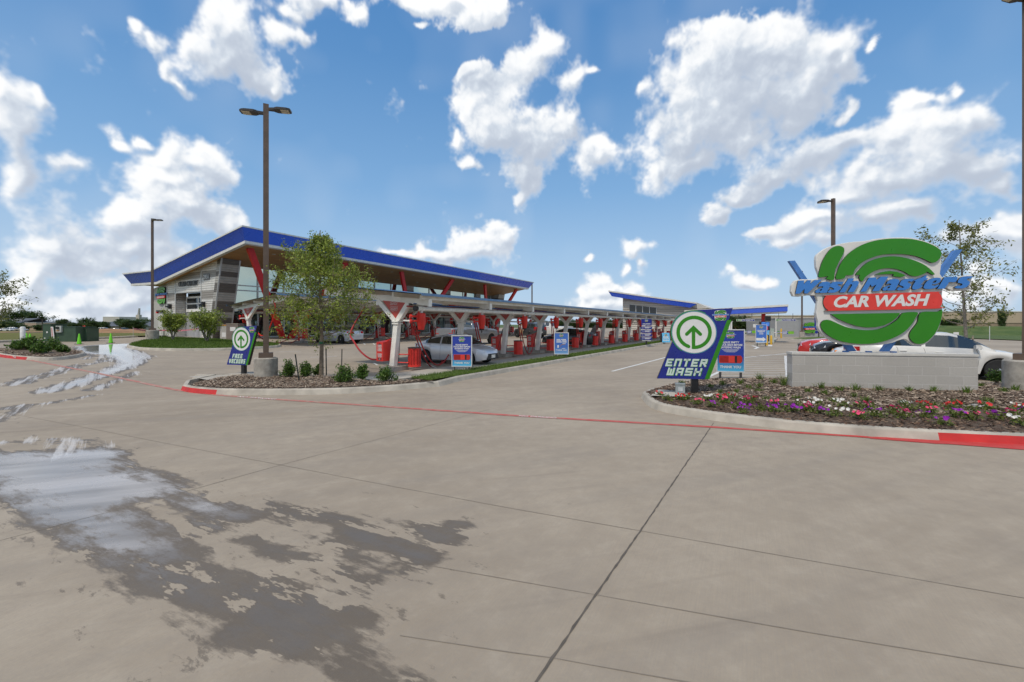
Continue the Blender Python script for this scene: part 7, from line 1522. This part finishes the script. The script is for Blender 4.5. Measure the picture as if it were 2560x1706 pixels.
# far buildings
TANW=M_('tan_stucco',(.46,.35,.25),.85,var=.1,scale=.6); PALEW=M_('pale_office_wall',(.48,.44,.37),.85,var=.1,scale=.6); DROOF=M_('dark_roof',(.10,.105,.115),.6); BEIGE=M_('beige_tilt_wall',(.46,.36,.25),.85,var=.08,scale=.25); WINF=M_('far_window',(.03,.035,.04),.2)
def house(name,label,px0,px1,pytop,pybase,Y,dep,wall,roofh=0,wins=(),door=None,roofm=None,over=.5):
    a=at(px0,pybase,Y); b=at(px1,pytop,Y); o=Vector((a.x,Y,a.z)); T=thing(name,label,'building',o); m=MB(o); m.box(a.x,b.x,Y,Y+dep,a.z-1.5,b.z); m.build('wall',wall,T)
    if roofh: 
        m=MB(o); m.hull8([(a.x-over,Y-over,b.z),(b.x+over,Y-over,b.z),(b.x+over,Y+dep+over,b.z),(a.x-over,Y+dep+over,b.z)],[(a.x+dep*.35,Y+dep*.45,b.z+roofh),(b.x-dep*.35,Y+dep*.45,b.z+roofh),(b.x-dep*.35,Y+dep*.55,b.z+roofh),(a.x+dep*.35,Y+dep*.55,b.z+roofh)]); m.build('roof',roofm or DROOF,T)
    else:
        m=MB(o); m.box(a.x-.1,b.x+.1,Y-.1,Y+dep+.1,b.z,b.z+.25); m.build('parapet',TRIM,T)
    for (wx0,wx1,wy0,wy1) in wins:
        c=at(wx0,wy1,Y); d=at(wx1,wy0,Y); m=MB(o); m.box(c.x,d.x,Y-.08,Y+.02,c.z,d.z); m.build('window',WINF,T)
    return T
house('far_house','low tan house with a grey hipped roof far left across the field',22,50,808,829,235,20,TANW,2.6,((28,32,817,822),))
house('far_shop','pale tan flat roofed shop between trees, far left',62,90,808,829,228,18,TANW,0,((70,74,816,824),))
house('far_shed','small pale tan flat shed right of the green cabinets',168,196,817.5,829,222,14,TANW)
house('far_office','long pale office with dark roof and porch across the field',200,356,816,829.5,225,24,PALEW,2.6,((255,260,820,828),(270,275,820,824),(284,289,820,824),(299,309,818,828),(330,336,820,825)),over=1.2)
T=house('office_porch','low dark roofed porch left of the long far office',190,226,813,829,230,10,PALEW,.6)
house('storage_block','pale blocky storage tower rising above the far office',257,298,793,822,330,26,M_('pale_panel',(.50,.48,.42),.8,var=.05))
T=thing('far_tower','slim pale tower with a mast above the far trees','tower',gY(347,330)+Vector((0,0,0))); m=MB(); m.box(-1.2,1.2,-1.2,1.2,-1,8.2); m.build('tower_shaft',PALEW,T); m=MB(); m.hull8([(-.7,-.5,8),(.7,-.5,8),(.7,.5,8),(-.7,.5,8)],[(0,-.3,13),(.9,-.3,13),(.9,.3,13),(0,.3,13)]); m.build('mast',M_('mast_grey',(.3,.3,.28),.7),T)
house('warehouse','long beige warehouse across the background at right',1864,2700,790,826,140,40,BEIGE)
# the warehouse roofline climbs to the right: a second, nearer wing
house('warehouse_wing','nearer beige warehouse wing right of the big sign',2150,2760,780.5,826,118,18,BEIGE)
T=thing('screen_wall','low brown block screen wall in front of the beige warehouse','wall',gY(2300,100)); o=Vector(T.location); m=MB(o)
a=at(2170,820,100); b=at(2800,808,100); m.box(a.x,b.x,100,100.3,-.3,at(0,808,100).z); m.build('masonry',M_('brown_block',(.30,.225,.15),.9,var=.15,scale=1),T); m=MB(o); m.box(a.x,b.x,99.9,100.4,at(0,808,100).z,at(0,807,100).z); m.build('coping',BEIGE,T)
T=thing('screen_wall','brown block screen wall behind the pay lanes','wall',gY(1860,90)); o=Vector(T.location); a=at(1825,830,90); b=at(1948,821,90); m=MB(o); m.box(a.x,b.x,90,90.3,-.3,at(0,821.5,90).z); m.build('masonry',bpy.data.materials['brown_block'],T)
# guard rail
T=thing('guard_rail','pale guard rail along the far right grass','rail',gY(2400,96)); o=Vector(T.location); m=MB(o); z=at(0,820.5,96).z; a=at(2180,820,96).x; b=at(2760,820,96).x; m.box(a,b,96,96.06,z-.12,z+.12); m.build('rail',M_('galvanised',(.55,.55,.53),.5),T)
m=MB(o)
for x in np.arange(a,b,4.): m.box(x-.06,x+.06,96.06,96.2,.0,z+.05)
m.build('rail_post',bpy.data.materials['galvanised'],T)
# far trees: three models, copied
protos=[]
for i,(h,sp) in enumerate(((7.,1.0),(6.,1.25),(8.,.85))):
    tree('far_tree','',(0,0,-400),h,.16,1.2,lambda t,sp=sp:2.9*sp*(1-t)**.4*(.55+.9*min(t*2.2,1))+.3,24,5,60,.42,LEAF_FAR,200+i,BARKG,up=.5,spread=.36,grp='trees across the background')
    protos.append(bpy.data.objects['far_tree' if i==0 else 'far_tree.%03d'%i])
FT=[(10,829,806,70,234,'dark green tree in front of the far tan house, left edge'),(58,826,786,74,292.5,'big round green tree rising behind the far tan shop'),(44,829,812,36,218.4,'low dark tree beside the far tan house'),(100,829,813,22,224.25,'small tree between the far shop and the green cabinets'),(-30,829,802,60,214.5,'dark tree mass cut by the left picture edge'),(120,826,806,30,312,'tree crown peeping above the green cabinets, left'),(157,827,800,22,230.1,'young pale tree just right above the green cabinets'),
 (216,829,801,26,218.4,'slim dark tree left of the far office wall'),(238,829.5,804,30,210.6,'darker rounded tree before the far office wall'),(262,829.5,806,20,206.7,'young light green tree before the far office, middle'),(312,829.5,806,22,202.8,'young light green tree right of the far office door'),(308,818,798,30,220,'dark tree crown behind the far office roof'),(336,826,802,40,170,'dark tree left of the far left light pole'),(364,828,803,40,292.5,'tree mass between the light pole and the end wall'),(345,829,810,30,204.75,'low tree in front of the far office right end'),(185,827,808,30,165,'tree behind the office porch'),
 (1846,832,797,46,86,'leafy tree left of the red pay column'),(1870,832,801,34,84,'lower leafy tree close to the red pay column'),(1930,831,802,34,84,'dark tree right of the pay kiosk'),(1828,832,799,34,90,'tree at the left of the pay lane trees'),
 (2372,822,798,36,92,'dark bushy tree before the beige warehouse'),(2505,826,779,15,88,'thin young tree before the beige warehouse near the right pole')]
for i,px in enumerate((1342,1372,1402,1432,1462,1492,1522,1548)):
    FT.append((px,829,806-(i*7%5),44,150,['first','second','third','fourth','fifth','sixth','seventh','eighth'][i]+' tree from the left in the green row behind the canopy'))
for i,(px,pb,pt,wd,Y,l) in enumerate(FT):
    k=Y/F; h=(pb-pt)*k; pr=i%3; x=(px-HX)/F*Y; zb_=H-(pb-HY)/F*Y; hh=(7.,6.,8.)[pr]; w0=(5.2,6.4,4.6)[pr]
    T=protos[pr] if i<3 else dup(protos[pr],(0,0,0),0); T.location=(x,Y,zb_-.1); T.rotation_euler=(0,0,i*1.7); T.scale=(wd*k/w0,wd*k/w0,h/hh); T['label']=l
# small things at the far right
def post(label,px,pb,pt,Y,r,mt,name='marker_post',cat='post'):
    b=at(px,pb,Y); t=at(px,pt,Y); T=thing(name,label,cat,b); m=MB(b); m.cyl(b-Vector((0,0,.3)),t,r,r,8); m.build('post_body',mt,T); return T
T=post('small blank white sign on a post behind the white sedan roof',2389,848,838,38,.03,SIGNWHITE,'small_sign','sign'); m=MB(T.location); a=at(2383,838,38); b=at(2396,831,38); m.box(a.x,b.x,37.96,37.98,a.z,b.z); m.build('sign_plate',SIGNWHITE,T)
for (px,pt,l,i) in ((2432,840,'pale topped tree stake right of the airy tree',0),(2403,842,'pale topped tree stake left of the airy tree',1)):
    b=at(px,862,24.2); t=at(px,pt,24.2); T=thing('tree_stake',l,'stake',b); m=MB(b); m.cyl(b-Vector((0,0,.8)),b.lerp(t,.6),.035,.035,8); m.build('rod',STAKE,T); m=MB(b); m.cyl(b.lerp(t,.6),t,.037,.037,8); m.build('tip',bpy.data.materials['pale_tip'],T)
post('thin pale post in the far right grass',2474,846,814,48,.03,M_('pale_steel_post',(.55,.56,.55),.5))
T=post('white board on a thin post behind the pay lanes',1891,838,811,60,.04,SIGNWHITE,'small_sign','sign'); m=MB(T.location); a=at(1882,819,60); b=at(1892,811,60); m.box(a.x,b.x,59.9,59.94,a.z,b.z); m.build('sign_plate',SIGNWHITE,T)
T=post('orange diamond road sign left of the pay lanes',1839.5,832,816,85,.04,bpy.data.materials['pale_steel_post'],'road_sign','sign'); m=MB(T.location); c=at(1839.5,818,85); s_=.30; m.hull8([(c.x-s_,84.9,c.z),(c.x,84.9,c.z-s_),(c.x+s_,84.9,c.z),(c.x,84.9,c.z+s_)],[(c.x-s_,84.88,c.z),(c.x,84.88,c.z-s_),(c.x+s_,84.88,c.z),(c.x,84.88,c.z+s_)]); m.build('sign_plate',M_('orange_sign',(.62,.30,.10),.5),T)
T=post('tiny round stop sign left of the far office',210,829,816,190,.08,bpy.data.materials['pale_steel_post'],'road_sign','sign'); m=MB(T.location); c=at(210,817,190); m.prism([(.72*math.cos(R(22.5+45*i)),.72*math.sin(R(22.5+45*i))) for i in range(8)],0,.04,0,0,frame((c.x,189.9,c.z),(1,0,0))); m.build('sign_plate',SIGNRED,T)
T=post('dark wooden utility pole above the green cabinets',106,829,799,215,.22,M_('pole_wood',(.06,.045,.035),.9),'utility_pole','pole')
T=post('second thinner utility pole behind the green cabinets',121,829,800,260,.2,bpy.data.materials['pole_wood'],'utility_pole','pole')
# white framed gate posts seen between the ENTER WASH sign and its poster
T=thing('door_frame','white upright frame just right of the ENTER WASH sign, beyond the driveway','frame',gY(1829,62)); o=Vector(T.location)
for x0,x1,y0,y1,nm in ((1823,1826,807,842,'upright'),(1828,1830.5,803,842,'upright'),(1819,1832,803,805,'lintel')):
    a=at(x0,y1,62); b=at(x1,y0,62); m=MB(o); m.box(a.x,b.x,62,62.2,a.z,b.z); m.build(nm,WHITE,T)
pg=[gp(1968,849.5),gp(2010,846.5),gp(2120,848),gp(2120,853),gp(2035,853),gp(1998,851)]; pl_=[(p.x,p.y) for p in pg]; kerb(pl_,'kerb'); bed(pl_,'lawn',LAWN,lambda X,Y,d: gv(X,Y)+.14+.15*np.clip(d/2,0,1),.3)
# a bird over the right hand trees
T=thing('bird','small dark bird gliding in the sky right of the airy tree','bird',at(2486,580,60)); m=MB(); m.add([(-.55,0,-.05),(-.1,-.1,.02),(0,-.2,.0),(.1,-.1,.02),(.6,.0,.22),(.08,.1,.02),(0,.2,0),(-.08,.08,.02)],[(0,1,7),(1,2,3,5,6,7),(3,4,5)]); m.build('body',BLACK,T)
